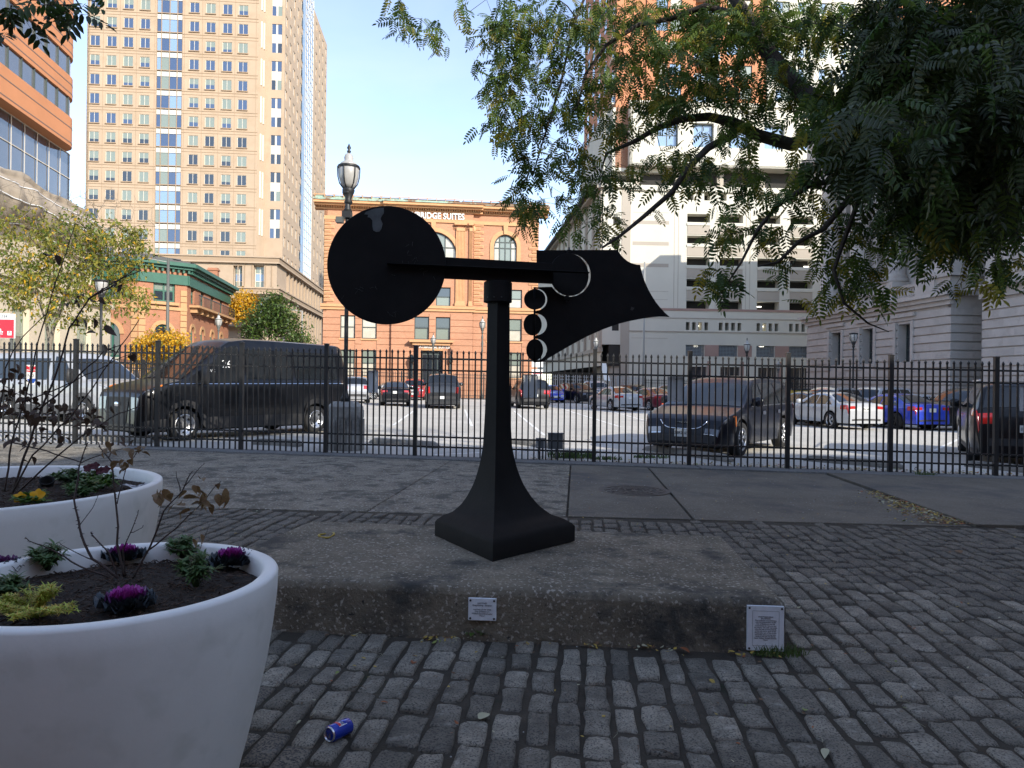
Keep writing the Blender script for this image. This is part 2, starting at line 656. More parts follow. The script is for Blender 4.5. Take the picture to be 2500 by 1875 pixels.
def tilt(mb):
    mb.v = [(p[0], p[1], p[2] + G(max(-70, min(70, p[0])))) for p in mb.v]
    return mb


def sheet(name, poly, h, m, kind='structure'):
    b = MB()
    b.add([(p[0], p[1], h) for p in poly], [tuple(range(len(poly)))], m)
    tilt(b)
    o = b.build(name)
    return tag(o, kind=kind)


b = MB()
xs = [-1500, -70, 70, 1500]
ys = [-300, 0, 60, 200, 2400]
b.grid([[(x, y, -0.06) for x in xs] for y in ys], M_ground, smooth=False)
b.f = [tuple(reversed(f)) for f in b.f]
tilt(b)
tag(b.build('ground'), kind='structure')


def fy(x):
    """depth of the fence line"""
    return 13.5 - 0.097 * x


sheet('parking_lot', [(-40, fy(-40) + 0.15), (70, fy(70) + 0.15), (70, 66), (-40, 62)], -0.004, M_asph)
sheet('joint_bed', [(-9, -1), (11, -1), (11, 7.95), (-9, 7.95)], -0.015, M_joint)
sheet('paving_bed', [(-24, 7.9), (24, 7.9), (24, fy(24) - 0.3), (-24, fy(-24) - 0.3)], -0.030, M_joint)
b = MB()
for (xa, xb) in [(-24, -14), (-14, -8.2), (-8.17, -2.6), (-2.58, 3.4), (3.43, 8.9), (8.92, 15), (15, 24)]:
    b.slab([(xa, fy(xa) - 0.42), (xb, fy(xb) - 0.42), (xb, fy(xb) + 0.12), (xa, fy(xa) + 0.12)], -0.08, 0.028, M_curb)
tilt(b)
bevel(tag(b.build('kerb'), kind='structure'), 0.012, 2)

# painted bay lines of the lot (flat print on the asphalt)
lot_lines = []
for a, c in [((1255, 1003), (1330, 1063)), ((1330, 985), (1515, 1042)), ((1420, 985), (1700, 1060)), ((1135, 1000), (1152, 1040)),
             ((1015, 1000), (960, 1038)), ((1520, 1000), (1800, 1050)), ((1060, 1110), (1320, 1098)), ((2280, 1100), (2345, 1070))]:
    p, q = GP(*a), GP(*c)
    dv = (q - p).normalized()
    nv = Vector((-dv.y, dv.x, 0)) * 0.05
    lot_lines.append((p, q, nv))
b = MB()
for p, q, nv in lot_lines:
    vs = [(v.x, v.y, 0.0) for v in (p - nv, p + nv, q + nv, q - nv)]
    # keep facing up
    b.add(vs, [(0, 1, 2, 3)] if (vs[1][0] - vs[0][0]) * (vs[2][1] - vs[0][1]) - (vs[1][1] - vs[0][1]) * (vs[2][0] - vs[0][0]) > 0 else [(3, 2, 1, 0)], M_line)
tilt(b)
tag(b.build('bay_lines'), kind='structure')

# walk of cast slabs between the cobbles and the fence
pav = bpy.data.objects.new('pavement', None)
link(pav)
tag(pav, kind='structure')


def paving(xa, xb, y0, y1, m, h=0.0, sk=0.09, name='concrete_slab'):
    g = 0.003
    b = MB()
    ya = (y0 if y0 is not None else None)
    p = [(xa + g + sk * (ya - 7.88), ya + g), (xb - g + sk * (ya - 7.88), ya + g)]
    y1a = (fy(xa) - 0.43) if y1 is None else y1
    y1b = (fy(xb) - 0.43) if y1 is None else y1
    p += [(xb - g + sk * (y1b - 7.88), y1b - g), (xa + g + sk * (y1a - 7.88), y1a - g)]
    b.slab(p, -0.05, h, m)
    tilt(b)
    return bevel(b.build(name, pav), 0.006, 1)


for i, (xa, xb) in enumerate([(-24, -16), (-16, -11), (-11, -7.2), (-7.2, -3.9), (-3.9, -1.6), (-1.6, 0.62)]):
    paving(xa, xb, 7.88, 10.3, M_walk_l, R.uniform(-0.006, 0.002))
    paving(xa, xb, 10.3, None, M_walk_l, R.uniform(-0.006, 0.003))
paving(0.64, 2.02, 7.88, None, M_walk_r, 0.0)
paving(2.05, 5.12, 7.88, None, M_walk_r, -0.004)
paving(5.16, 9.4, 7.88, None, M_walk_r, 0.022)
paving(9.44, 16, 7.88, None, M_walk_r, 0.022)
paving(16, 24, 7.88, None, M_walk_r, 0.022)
# manhole cover let into the dark slab
mh = thing('manhole_cover', 'large round iron manhole cover flush in the dark paving behind the plinth', 'manhole cover', (1.73, 9.95, G(1.73) + 0.001))
M_mh = mat('rusty_iron', (0.10, 0.082, 0.066), rough=0.8, var=0.3, vscale=9, bump=0.4, bscale=50)
b = MB()
b.lathe([(0.50, -0.02), (0.50, 0.006), (0.44, 0.006), (0.435, 0.002)], 36, M_mh, smooth=False)
b.build('frame', mh)
b = MB()
b.lathe([(0.43, -0.02), (0.43, 0.005), (0.0, 0.005)], 36, M_mh, smooth=False)
for r in (0.12, 0.22, 0.32, 0.40):
    b.lathe([(r, 0.005), (r, 0.010), (r + 0.02, 0.010), (r + 0.02, 0.005)], 32, M_mh, smooth=False, close=False)
for k in range(12):
    a = k * PI / 6
    b.tube([(0.05 * math.cos(a), 0.05 * math.sin(a), 0.007), (0.41 * math.cos(a), 0.41 * math.sin(a), 0.007)], 0.006, 4, M_mh)
b.build('lid', mh)

# ------------------------------------------------------------------ cobbles
PLR = -0.09                          # the plaza grid is turned a little
PE = Vector((math.cos(PLR), math.sin(PLR)))
PN = Vector((-math.sin(PLR), math.cos(PLR)))
PL_F = [(-1.93, 4.15), (1.53, 3.93), (1.69, 5.65), (-1.64, 5.83)]     # plinth footprint


def in_poly(x, y, poly, grow=0.0):
    n = len(poly)
    for i in range(n):
        ax, ay = poly[i]
        bx, by = poly[(i + 1) % n]
        L = math.hypot(bx - ax, by - ay)
        if ((bx - ax) * (y - ay) - (by - ay) * (x - ax)) / L < -grow:
            return False
    return True


def stone_arrays(w, l, rnd, n=12):
    """rounded, worn stone; top near z=0, returns verts, faces"""
    outl = []
    cr = min(w, l) * rnd.uniform(0.16, 0.30)
    for k in range(n):
        s = k / n * 4
        side = int(s)
        f = s - side
        # points: corner-ish pairs and a mid per side
        tt = (-0.5 + 0.5 * 0) if False else f
        hw, hl = w / 2, l / 2
        q = [(-hw, -hl), (hw, -hl), (hw, hl), (-hw, hl)]
        a, c = q[side], q[(side + 1) % 4]
        fr = [0.5 * cr / math.hypot(c[0] - a[0], c[1] - a[1]) * 1.1, 0.5, 1 - 0.5 * cr / math.hypot(c[0] - a[0], c[1] - a[1]) * 1.1][k % 3]
        x, y = a[0] + (c[0] - a[0]) * fr, a[1] + (c[1] - a[1]) * fr
        x += rnd.uniform(-1, 1) * 0.0065
        y += rnd.uniform(-1, 1) * 0.009
        outl.append((x, y))
    tx, ty = rnd.uniform(-0.05, 0.05), rnd.uniform(-0.035, 0.035)
    V = [(0, 0, rnd.uniform(0.001, 0.006))]
    for sc, z in ((0.60, 0.0), (0.91, -0.002), (0.99, -0.010), (1.02, -0.05)):
        for (x, y) in outl:
            V.append((x * sc, y * sc, z + (rnd.uniform(-0.0022, 0.0022) if z > -0.02 else 0) + x * tx + y * ty))
    Fs = []
    for k in range(n):
        Fs.append((0, 1 + k, 1 + (k + 1) % n))
    for r in range(3):
        o0, o1 = 1 + r * n, 1 + (r + 1) * n
        for k in range(n):
            j = (k + 1) % n
            Fs.append((o0 + k, o1 + k, o1 + j, o0 + j))
    return V, Fs


stones = []
i = 0
s = -6.0
while s < 9.5:
    wcol = R.gauss(0.110, 0.010)
    s += wcol / 2 + 0.011
    t = 0.9 - R.uniform(0, 0.25)
    while t < 8.8:
        ln = min(0.30, max(0.15, R.gauss(0.215, 0.030)))
        gap = R.uniform(0.010, 0.034)
        tc = t + ln / 2
        wig = 0.012 * math.sin(tc * 1.7 + s * 2.3)
        x = PE.x * (s + wig) + PN.x * tc
        y = PE.y * (s + wig) + PN.y * tc
        t += ln + gap
        if y > 7.86 - ln / 2 or y < 1.2:
            continue
        px = 1250 + F * x / y
        if px < -420 or px > 2920:
            continue
        if in_poly(x, y, PL_F, 0.035):
            continue
        stones.append((math.hypot(x, y), x, y, wcol + R.uniform(-0.014, 0.010), ln))
    s += wcol / 2 + 0.011
vis = []
rest = []
for st in sorted(stones):
    d, x, y, w, l = st
    px = 1250 + F * x / y
    py = 937 + F * EYE / y
    hid = math.hypot(x + 1.38, y - 2.47) < 0.62 or (px < 640 and py > 1420) or math.hypot(x + 3.3, y - 4.35) < 1.0
    if -60 < px < 2560 and py < 1960 and not hid and len(vis) < 300:
        vis.append(st)
    else:
        rest.append(st)
cob = bpy.data.objects.new('cobbled_pavement', None)
link(cob)
tag(cob, kind='structure')
protos = []
for k in range(60):
    V, Fs = stone_arrays(0.110, 0.215, R)
    mb = MB().add(V, Fs, M_cobble, True)
    protos.append(mb.mesh('cobblestone'))
for d, x, y, w, l in vis:
    inst(R.choice(protos), 'cobblestone', cob, (x, y, G(x) + R.uniform(-0.007, 0.006)),
         (0, 0, PLR + R.uniform(-0.05, 0.05) + (PI if R.random() < 0.5 else 0)), (w / 0.110, l / 0.215, 1))
big = MB()
for d, x, y, w, l in rest:
    V, Fs = stone_arrays(w, l, R)
    a = PLR + R.uniform(-0.05, 0.05)
    M = Matrix.Translation((x, y, G(x) + R.uniform(-0.007, 0.006))) @ Matrix.Rotation(a, 4, 'Z')
    big.add(V, Fs, M_cobble2, True, M)
tag(big.build('cobblestones', cob), kind='stuff')

# ------------------------------------------------------------------ plinth
pl = thing('concrete_plinth', 'long low weathered concrete plinth under the black metal sculpture', 'plinth', (0, 0, 0))


def top_h(x, y):
    return 0.292 + G(x) * 1.0


b = MB()
NX, NY = 110, 46
c0, c1, c2, c3 = [Vector((p[0], p[1])) for p in PL_F]


def plp(u, v):
    return (c0 * (1 - u) + c1 * u) * (1 - v) + (c3 * (1 - u) + c2 * u) * v


def edge_round(t, r):
    return 1 - math.sqrt(max(0, 1 - ((r - t) / r) ** 2)) if t < r else 0.0


P = []
rr = 0.045
us = [0, 0.002, 0.005, 0.009, 0.014] + [0.014 + (1 - 0.028) * k / NX for k in range(1, NX)] + [0.986, 0.991, 0.995, 0.998, 1]
vs_ = [0, 0.004, 0.010, 0.018, 0.027] + [0.027 + (1 - 0.054) * k / NY for k in range(1, NY)] + [0.973, 0.982, 0.990, 0.996, 1]
for v in vs_:
    row = []
    for u in us:
        q = plp(u, v)
        du = min(u, 1 - u) * 3.47
        dv = min(v, 1 - v) * 1.74
        drop = rr * edge_round(min(du, dv), rr)
        chip = noise.noise(Vector((q.x * 9, q.y * 9, 0.3))) * 0.5 + noise.noise(Vector((q.x * 31, q.y * 31, 1.3))) * 0.5
        e = math.exp(-min(du, dv) / 0.03)
        z = top_h(q.x, q.y) - drop + chip * (0.0025 + 0.010 * e) + 0.006 * noise.noise(Vector((q.x * 1.7, q.y * 1.7, 4)))
        row.append((q.x, q.y, z))
    P.append(row)
b.grid(P, M_conc_slab, smooth=True)


def side(pa, pb, rowpts):
    n = 10
    Q = []
    for k in range(n + 1):
        r = []
        for (x, y, z) in rowpts:
            zz = z + (G(x) - 0.05 - z) * k / n
            dn = Vector((pb.y - pa.y, -(pb.x - pa.x))).normalized()
            q = 0.0 if k == 0 else 0.006 * noise.noise(Vector((x * 12, y * 12 + zz * 12, 7))) + 0.004 * noise.noise(Vector((x * 40, y * 40, zz * 40)))
            r.append((x + dn.x * q, y + dn.y * q, zz))
        Q.append(r)
    b.grid(Q[::-1], M_conc_slab, smooth=True)


side(c0, c1, P[0])
side(c1, c2, [row[-1] for row in P])
side(c2, c3, P[-1][::-1])
side(c3, c0, [row[0] for row in P][::-1])
b.build('slab', pl)


# ------------------------------------------------------------------ plaques on the front of the plinth
M_plq = mat('dull_aluminium_plate', (0.70, 0.73, 0.75), rough=0.5, metal=0.0, var=0.10, vscale=20, bump=0.05, bscale=80, spots=[((0.12, 0.12, 0.12), 60, 0.68, 0.72)])
M_plq_ink = mat('engraved_grey', (0.10, 0.11, 0.13), rough=0.7)
fr_dir = (c1 - c0).normalized()
fr_ang = math.atan2(fr_dir.y, fr_dir.x)


def plaque(pxl, pxr, pyt, pyb, lines, label_part, size, border=False):
    d = 4.0
    for _ in range(6):
        pL = W(pxl, (pyt + pyb) / 2, d)
        u = (pL.x - c0.x) / (c1.x - c0.x)
        d = c0.y + (c1.y - c0.y) * u - 0.016
    a = W(pxl, pyb, d)
    t = W(pxl, pyt, d)
    w = (pxr - pxl) * d / F
    h = t.z - a.z
    q = bpy.data.objects.new('plaque', None)
    link(q, pl, (a.x, a.y, a.z), (0, 0, fr_ang))
    KIDS.setdefault(pl.name, []).append(q)
    q['label'] = label_part
    mb = MB()
    mb.box(0, w, -0.004, 0.012, 0, h, M_plq)
    if border:
        e = 0.028
        for (x0, x1, z0, z1) in [(e, w - e, e, e + 0.0015), (e, w - e, h - e, h - e + 0.0015), (e, e + 0.0015, e, h - e), (w - e, w - e + 0.0015, e, h - e)]:
            mb.box(x0, x1, -0.0052, -0.004, z0, z1, M_plq_ink)
    bevel(mb.build('plate', q), 0.0015, 1)
    for (x, z) in ((0.012, 0.012), (w - 0.012, 0.012), (0.012, h - 0.012), (w - 0.012, h - 0.012)):
        mb = MB()
        mb.lathe([(0.006, 0), (0.006, 0.003), (0.0, 0.005)], 10, M_iron, M=Matrix.Translation((x, -0.004, z)) @ Matrix.Rotation(PI / 2, 4, 'X'))
        mb.build('screw', q)
    o = letters(lines, size, M_plq_ink, q, (w / 2, -0.0048, h / 2), ext=0.0006, name='lettering')
    return q


plaque(1143, 1211.5, 1459.5, 1513.5, 'UNTITLED\nGreg Moring - Sculptor\n\ncourtesy of the artist\nCity of Baltimore\nWilliam Donald Schaefer\nMayor', 'small white plate with six lines of lettering', 0.0118)
plaque(1823, 1911, 1478, 1587, 'SCULPTURE WALK\nBALTIMORE\nThis sculpture is located here\nwith the cooperation of the\nCity of Baltimore and the\nCommission for the arts and\nthe Mayor. The walk was made\nwith the help of many friends\nof the city and is open to all.\nPlease take care of the works\nand of the stone paving here,\nwhich is old and was laid by\nhand. William Donald Schaefer\nMayor', 'larger grey plate at the right end with a framed text', 0.0098, border=True)

# ------------------------------------------------------------------ sculpture
sc = thing('metal_sculpture', 'tall black steel weathervane sculpture with a big round disc and a pivoting sail plate', 'sculpture', (-0.1, 5.2, top_h(-0.1, 5.2)))
SL = sc.location


def spoly(pts, d):
    return [(W(px, py, d).x - SL.x, W(px, py, d).z - SL.z) for px, py in pts]


# flared four-sided foot and post
B4 = [Vector((-0.112, 4.62)), Vector((0.48, 5.27)), Vector((0.0, 5.70)), Vector((-0.57, 5.37))]
ax = Vector((-0.112, 5.21))
T4 = [Vector((-0.112, 5.128)), Vector((-0.024, 5.215)), Vector((-0.1, 5.29)), Vector((-0.185, 5.205))]
prof = [(0.0, 1.0), (0.110, 1.0), (0.132, 0.955), (0.165, 0.83), (0.20, 0.64), (0.26, 0.475), (0.33, 0.35), (0.42, 0.235), (0.53, 0.145), (0.62, 0.095),
        (0.70, 0.060), (0.95, 0.030), (1.25, 0.013), (1.76, 0.0)]
sm_prof = []
for k in range(len(prof) - 1):
    z0, w0 = prof[k]
    z1, w1 = prof[k + 1]
    nn = 3 if k > 1 else 1
    for q in range(nn):
        # catmull-rom for a smooth flare
        if k > 2 and k < len(prof) - 2:
            pm, pn = prof[k - 1][1], prof[k + 2][1]
            tt = q / nn
            w = 0.5 * ((2 * w0) + (-pm + w1) * tt + (2 * pm - 5 * w0 + 4 * w1 - pn) * tt * tt + (-pm + 3 * w0 - 3 * w1 + pn) * tt ** 3)
        else:
            w = w0 + (w1 - w0) * q / nn
        sm_prof.append((z0 + (z1 - z0) * q / nn, w))
sm_prof.append(prof[-1])
b = MB()
rows = []
for z, w in sm_prof:
    rows.append([((T4[k] * (1 - w) + B4[k] * w).x - SL.x, (T4[k] * (1 - w) + B4[k] * w).y - SL.y, z) for k in range(4)])
for k in range(4):
    j = (k + 1) % 4
    b.grid([[r[k], r[j]] for r in rows], M_steel_black, smooth=True)
b.f = [tuple(reversed(f)) for f in b.f]
b.add(rows[-1], [(0, 1, 2, 3)], M_steel_black)
b.build('flared_post', sc)
ztop = 1.76
b = MB()
b.lathe([(0.096, 0), (0.104, 0.003), (0.104, 0.145), (0.098, 0.152), (0.0, 0.154)], 28, M_steel_black, smooth=False)
for k in range(3):
    b.lathe([(0.006, 0), (0.006, 0.004)], 8, M_iron, M=Matrix.Rotation(-2.3 + k * 0.5, 4, 'Z') @ Matrix.Translation((0.105, 0, 0.03)) @ Matrix.Rotation(PI / 2, 4, 'Y'))
bevel(b.build('collar', sc, (-0.112 - SL.x, 5.21 - SL.y, ztop - 0.006)), 0.003, 2)
b = MB()
b.lathe([(0.046, 0), (0.046, 0.045), (0.036, 0.05), (0.036, 0.06), (0.026, 0.062), (0.026, 0.145)], 20, M_steel_black)
b.build('pivot_pin', sc, (-0.105 - SL.x, 5.21 - SL.y, ztop + 0.146))
D = 5.14
o = MB()
ctr = W(943, 647, D)
o.lathe([(0.427, -0.008), (0.430, -0.006), (0.430, 0.006), (0.427, 0.008)], 96, M_steel_black, smooth=False,
        M=Matrix.Translation((ctr.x - SL.x, D + 0.012 - SL.y, ctr.z - SL.z)) @ Matrix.Rotation(PI / 2, 4, 'X'))
o.build('round_disc', sc)
# old paint patch near the top of the disc
patch = [(889, 523), (893, 517), (906, 512), (914, 509), (928, 507), (937, 507), (937, 520), (932, 527), (929, 534), (934, 546), (931, 558), (926, 565), (918, 566), (911, 562), (909, 551), (909, 538), (903, 531), (897, 530), (899, 524)]
o = MB()
o.prism(spoly(patch, D), D + 0.0015 - SL.y, D + 0.004 - SL.y, M_scratch)
o.build('paint_patch', sc)
o = MB()
for k in range(26):
    cx, cy = R.choice([(990, 600), (1000, 625), (905, 690), (968, 662), (850, 728), (960, 755), (880, 700), (1040, 665)])
    x, y = cx + R.uniform(-18, 18), cy + R.uniform(-14, 14)
    pts = []
    a = R.uniform(0, PI)
    for q in range(5):
        pts.append(W(x, y, D) - SL + Vector((0, 0.0015, 0)))
        a += R.uniform(-0.5, 0.5)
        x += math.cos(a) * 2.6
        y += math.sin(a) * 2.6
    o.tube(pts, 0.0007, 3, M_scratch)
tag(o.build('scratches', sc), kind='stuff')
# beam: upright plate with a horizontal flange
o = MB()
o.prism(spoly([(1070, 629), (1312, 643), (1350, 645), (1350, 694.5), (1312, 692.7), (1070, 681)], 5.20), 5.155 - SL.y, 5.18 - SL.y, M_steel_black)
pf = spoly([(947, 646.0), (1060, 649.5), (1437, 667.5), (1437, 669), (1060, 652), (947, 647.2)], 5.16)
o.prism(pf, 5.085 - SL.y, 5.155 - SL.y, M_steel_black)
bevel(o.build('beam', sc), 0.002, 1)
# hub disc in the keyhole of the sail
hub = W(1391, 671, 5.29)
o = MB()
o.lathe([(0.156, -0.006), (0.158, -0.004), (0.158, 0.004), (0.156, 0.006)], 56, M_steel_black, smooth=False, M=Matrix.Rotation(math.radians(20), 4, 'Z') @ Matrix.Rotation(PI / 2, 4, 'X'))
o.build('hub_disc', sc, (hub.x - SL.x - 0.005, hub.y - SL.y - 0.012, hub.z - SL.z))
DV = 5.30
circ = [(1391 + 51.5 * math.cos(a), 671.5 + 53.0 * math.sin(a)) for a in [math.radians(147) - k * math.radians(294) / 44 for k in range(45)]]
out = [(1309.8, 611), (1508, 609.8), (1512.5, 617.5), (1517.9, 624.7), (1524.5, 631.5), (1532.8, 638), (1540, 641.6), (1547.8, 644.2), (1555, 646), (1563.2, 646.6),
       (1564.4, 654), (1566.4, 662), (1570, 675), (1575, 689.4), (1583, 707), (1592.5, 724), (1601.5, 738), (1612.4, 751.5), (1622.5, 762.5), (1634.8, 773.4), (1622, 772.9), (1610, 772.7),
       (1592, 774), (1575, 776.4), (1537.8, 783.4), (1508, 791), (1473, 803.7), (1435.9, 820), (1398.6, 839.8), (1361, 861.5), (1340, 874), (1329, 881), (1318, 884), (1304, 884.8)]
notch = []
for cy, r in ((853.5, 26.5), (792, 26.5), (731, 27.0)):
    for k in range(17):
        a = PI / 2 - PI * k / 16
        notch.append((1309 + r * math.cos(a), cy + r * math.sin(a)))
    if cy > 740:
        notch.append((1304, cy - r - 1.2))
key = [(1304, 701.5), (1340, 700.3)] + circ + [(1340, 643.4), (1310, 642.3)]
poly = out + [(1304, 882)] + notch + key
# clean near-duplicates
pp = []
for p in poly:
    if not pp or math.hypot(p[0] - pp[-1][0], p[1] - pp[-1][1]) > 0.8:
        pp.append(p)
o = MB()
o.prism(spoly(pp, DV), DV - SL.y, DV + 0.014 - SL.y, M_steel_black)
for (x, y) in ((1389, 616), (1383, 728)):
    c = W(x, y, DV) - SL
    o.box(c.x - 0.016, c.x + 0.016, c.y - 0.03, c.y + 0.02, c.z - 0.014, c.z + 0.014, M_steel_black)
    o.cyl((c.x, c.y - 0.012, c.z - 0.03), (c.x, c.y - 0.012, c.z + 0.035), 0.006, 8, M_iron)
o.build('sail_plate', sc)
for (cx, cy, rx, ry, s) in ((1305.5, 730.8, 26.2, 26.2, -1), (1300.5, 792.6, 22, 26.4, 1), (1305.5, 854, 20.3, 26.2, 1)):
    c = W(1305.5, cy, DV - 0.01) - SL
    rad = ry * DV / F
    ang = math.acos(min(0.999, rx / ry)) * s
    o = MB()
    tl = math.radians(14 if s < 0 else -3)
    o.lathe([(rad, -0.004), (rad, 0.004)], 40, M_steel_black, smooth=False, M=Matrix.Rotation(ang, 4, 'Z') @ Matrix.Rotation(PI / 2 - tl, 4, 'X'))
    sh = (cx - 1305.5) * DV / F
    ob = o.build('small_disc', sc, (c.x + sh, c.y, c.z))
    if s < 0:
        ob['label'] = 'top small disc tilted back to catch the sky'
o = MB()
c0_, c1_ = W(1305.5, 701, DV - 0.01) - SL, W(1304.5, 884, DV - 0.01) - SL
o.cyl(c0_, c1_, 0.008, 8, M_steel_black)
o.build('hinge_rod', sc)

# ------------------------------------------------------------------ the black picket fence
fen = thing('picket_fence', 'tall black steel picket fence with four rails in front of the parking lot', 'fence', (0, 13.5, 0))
fo = fen.location
post_px = [-255, -18, 185, 385, 590, 797, 1015, 1233, 1452, 1684, 1924, 2175, 2432, 2700, 2985]
post_x = []
for px in post_px:
    u = (px - 1250) / F
    post_x.append(u * 13.5 / (1 + 0.097 * u))
fa = math.atan2(-0.097, 1)


def fence_meshes():
    m = {}
    b = MB()
    b.box(-0.037, 0.037, -0.037, 0.037, -0.05, 2.13, M_iron)
    b.add([(-0.042, -0.042, 2.13), (0.042, -0.042, 2.13), (0.042, 0.042, 2.13), (-0.042, 0.042, 2.13), (-0.042, -0.042, 2.145), (0.042, -0.042, 2.145), (0.042, 0.042, 2.145), (-0.042, 0.042, 2.145), (0, 0, 2.16)],
          [(0, 3, 2, 1), (0, 1, 5, 4), (1, 2, 6, 5), (2, 3, 7, 6), (3, 0, 4, 7), (4, 5, 8), (5, 6, 8), (6, 7, 8), (7, 4, 8)], M_iron)
    m['post'] = b.mesh('post')
    b = MB()
    b.box(-0.0125, 0.0125, -0.0125, 0.0125, 0.03, 1.99, M_iron)
    z = 1.99
    for (r0, z0, r1, z1) in ((0.0125, z, 0.021, z + 0.028), (0.021, z + 0.028, 0.016, z + 0.05), (0.016, z + 0.05, 0.002, z + 0.078)):
        t0, t1 = r0 * 0.6, r1 * 0.6
        b.add([(-r0, -t0, z0), (r0, -t0, z0), (r0, t0, z0), (-r0, t0, z0), (-r1, -t1, z1), (r1, -t1, z1), (r1, t1, z1), (-r1, t1, z1)],
              [(0, 1, 5, 4), (1, 2, 6, 5), (2, 3, 7, 6), (3, 0, 4, 7)], M_iron)
    for zr in (0.21, 0.40, 1.68, 1.90):
        b.box(-0.004, 0.004, -0.022, -0.016, zr - 0.004, zr + 0.004, M_alloy)
    m['picket'] = b.mesh('picket')
    return m


fm = fence_meshes()
for k, x in enumerate(post_x):
    inst(fm['post'], 'post', fen, (x - fo.x, fy(x) - fo.y, G(x)), (0, 0, fa))
for k in range(len(post_x) - 1):
    xa, xb = post_x[k], post_x[k + 1]
    n = 14
    for j in range(1, n + 1):
        x = xa + (xb - xa) * j / (n + 1)
        inst(fm['picket'], 'picket', fen, (x - fo.x, fy(x) - fo.y, G(x) + R.uniform(-0.004, 0.004)), (0, R.uniform(-0.004, 0.004), fa))
    for zr in (0.21, 0.40, 1.68, 1.90):
        p0 = Vector((xa, fy(xa), G(xa) + zr)) - fo
        p1 = Vector((xb, fy(xb), G(xb) + zr)) - fo
        mid = (p0 + p1) / 2
        L = (p1 - p0).length - 0.06
        b = MB()
        b.box(-L / 2, L / 2, -0.016, 0.016, -0.016, 0.016, M_iron)
        dv = p1 - p0
        b.build('rail', fen, mid, (0, -math.atan2(dv.z, math.hypot(dv.x, dv.y)), math.atan2(dv.y, dv.x)))
# ------------------------------------------------------------------ buildings
M_hotel = brick_mat('orange_brick', (0.50, 0.23, 0.13), (0.43, 0.185, 0.10), (0.46, 0.30, 0.19))
M_hotel_trim = mat('orange_terracotta_trim', (0.56, 0.31, 0.15), rough=0.8, var=0.1, vscale=1.5)
M_redbrick = brick_mat('old_red_brick', (0.40, 0.15, 0.075), (0.32, 0.12, 0.06), (0.36, 0.24, 0.16))
M_brownstone = mat('tan_brownstone', (0.46, 0.27, 0.13), rough=0.85, var=0.12, vscale=1.2)
M_green = mat('dark_green_paint', (0.028, 0.11, 0.075), rough=0.55, var=0.15, vscale=2)
M_patina = mat('green_copper', (0.30, 0.42, 0.33), rough=0.7, var=0.25, vscale=1.5, spots=[((0.20, 0.11, 0.06), 0.35, 0.46, 0.52)])
M_shadowgap = mat('shadow_joint', (0.10, 0.05, 0.03), rough=0.9)
M_tower = mat('peach_precast', (0.42, 0.315, 0.22), rough=0.85, var=0.07, vscale=0.15, mottle=((0.375, 0.28, 0.19), 0.5, 0.5, 0.7))
M_tower_t = mat('peach_precast_band', (0.33, 0.237, 0.155), rough=0.85, var=0.07, vscale=0.2)
M_tower_w = mat('cream_mullion', (0.62, 0.57, 0.48), rough=0.6)
M_spand = mat('white_spandrel_glass', (0.52, 0.52, 0.47), rough=0.25)
M_wdark = glass_mat('window_glass_dark', (0.02, 0.026, 0.035), rough=0.03, spec=0.9)
M_wblue = glass_mat('window_glass_blue_reflection', (0.045, 0.075, 0.15), rough=0.03, spec=0.9)  # reflected blue sky is put into the base colour
M_wsky = glass_mat('window_glass_sky_reflection', (0.20, 0.30, 0.45), rough=0.03, spec=0.9)  # paler sky reflection, likewise painted into the glass
M_wblind = glass_mat('window_blind_behind_glass', (0.20, 0.235, 0.195), rough=0.2, spec=0.6)
M_wcurt = glass_mat('window_curtain_behind_glass', (0.50, 0.47, 0.38), rough=0.2, spec=0.5, var=0.15)
M_wgrey = glass_mat('grey_office_glass', (0.075, 0.08, 0.095), rough=0.05, spec=0.8, var=0.15)
M_frame_d = mat('dark_window_frame', (0.05, 0.065, 0.06), rough=0.5)
M_obrick = mat('smooth_orange_brick', (0.53, 0.225, 0.10), rough=0.8, var=0.08, vscale=0.4)
M_obrick_b = mat('grey_brick_band', (0.17, 0.12, 0.10), rough=0.8)
M_lime = mat('cream_limestone', (0.56, 0.48, 0.355), rough=0.85, var=0.10, vscale=0.5, spots=[((0.40, 0.35, 0.27), 0.4, 0.55, 0.75)])
M_lime_door = mat('grey_green_bronze', (0.26, 0.28, 0.22), rough=0.6, var=0.15, vscale=1)
M_tarp = mat('brown_mesh_tarpaulin', (0.31, 0.255, 0.19), rough=0.9, var=0.14, vscale=1.2, bump=0.4, bscale=8, dist=0.1)
M_garage = mat('cream_precast', (0.57, 0.545, 0.46), rough=0.85, var=0.05, vscale=0.2)
M_garage_t = mat('taupe_precast', (0.385, 0.34, 0.28), rough=0.85, var=0.05, vscale=0.2)
M_garage_p = mat('pink_granite_band', (0.34, 0.22, 0.18), rough=0.7, var=0.1, vscale=0.5)
M_garage_shade = mat('garage_shade_backing', (0.030, 0.028, 0.025), rough=0.95)  # near-black colour stands in for shade within openings and recesses
M_apt = mat('orange_apartment_brick', (0.48, 0.20, 0.10), rough=0.85, var=0.08, vscale=0.3)
M_custom = mat('pale_grey_granite', (0.47, 0.435, 0.40), rough=0.85, var=0.12, vscale=0.6, bump=0.15, bscale=6, obj_var=0.05, spots=[((0.36, 0.32, 0.29), 0.5, 0.55, 0.7)])
M_slate = mat('dark_roofing', (0.10, 0.10, 0.10), rough=0.9)
M_grille = mat('blue_grey_grille', (0.20, 0.23, 0.25), rough=0.6)
M_signred = mat('sign_red', (0.62, 0.03, 0.05), rough=0.45)
M_signwhite = mat('sign_white', (0.80, 0.80, 0.78), rough=0.45)
M_white = mat('white_paint', (0.78, 0.78, 0.76), rough=0.5)


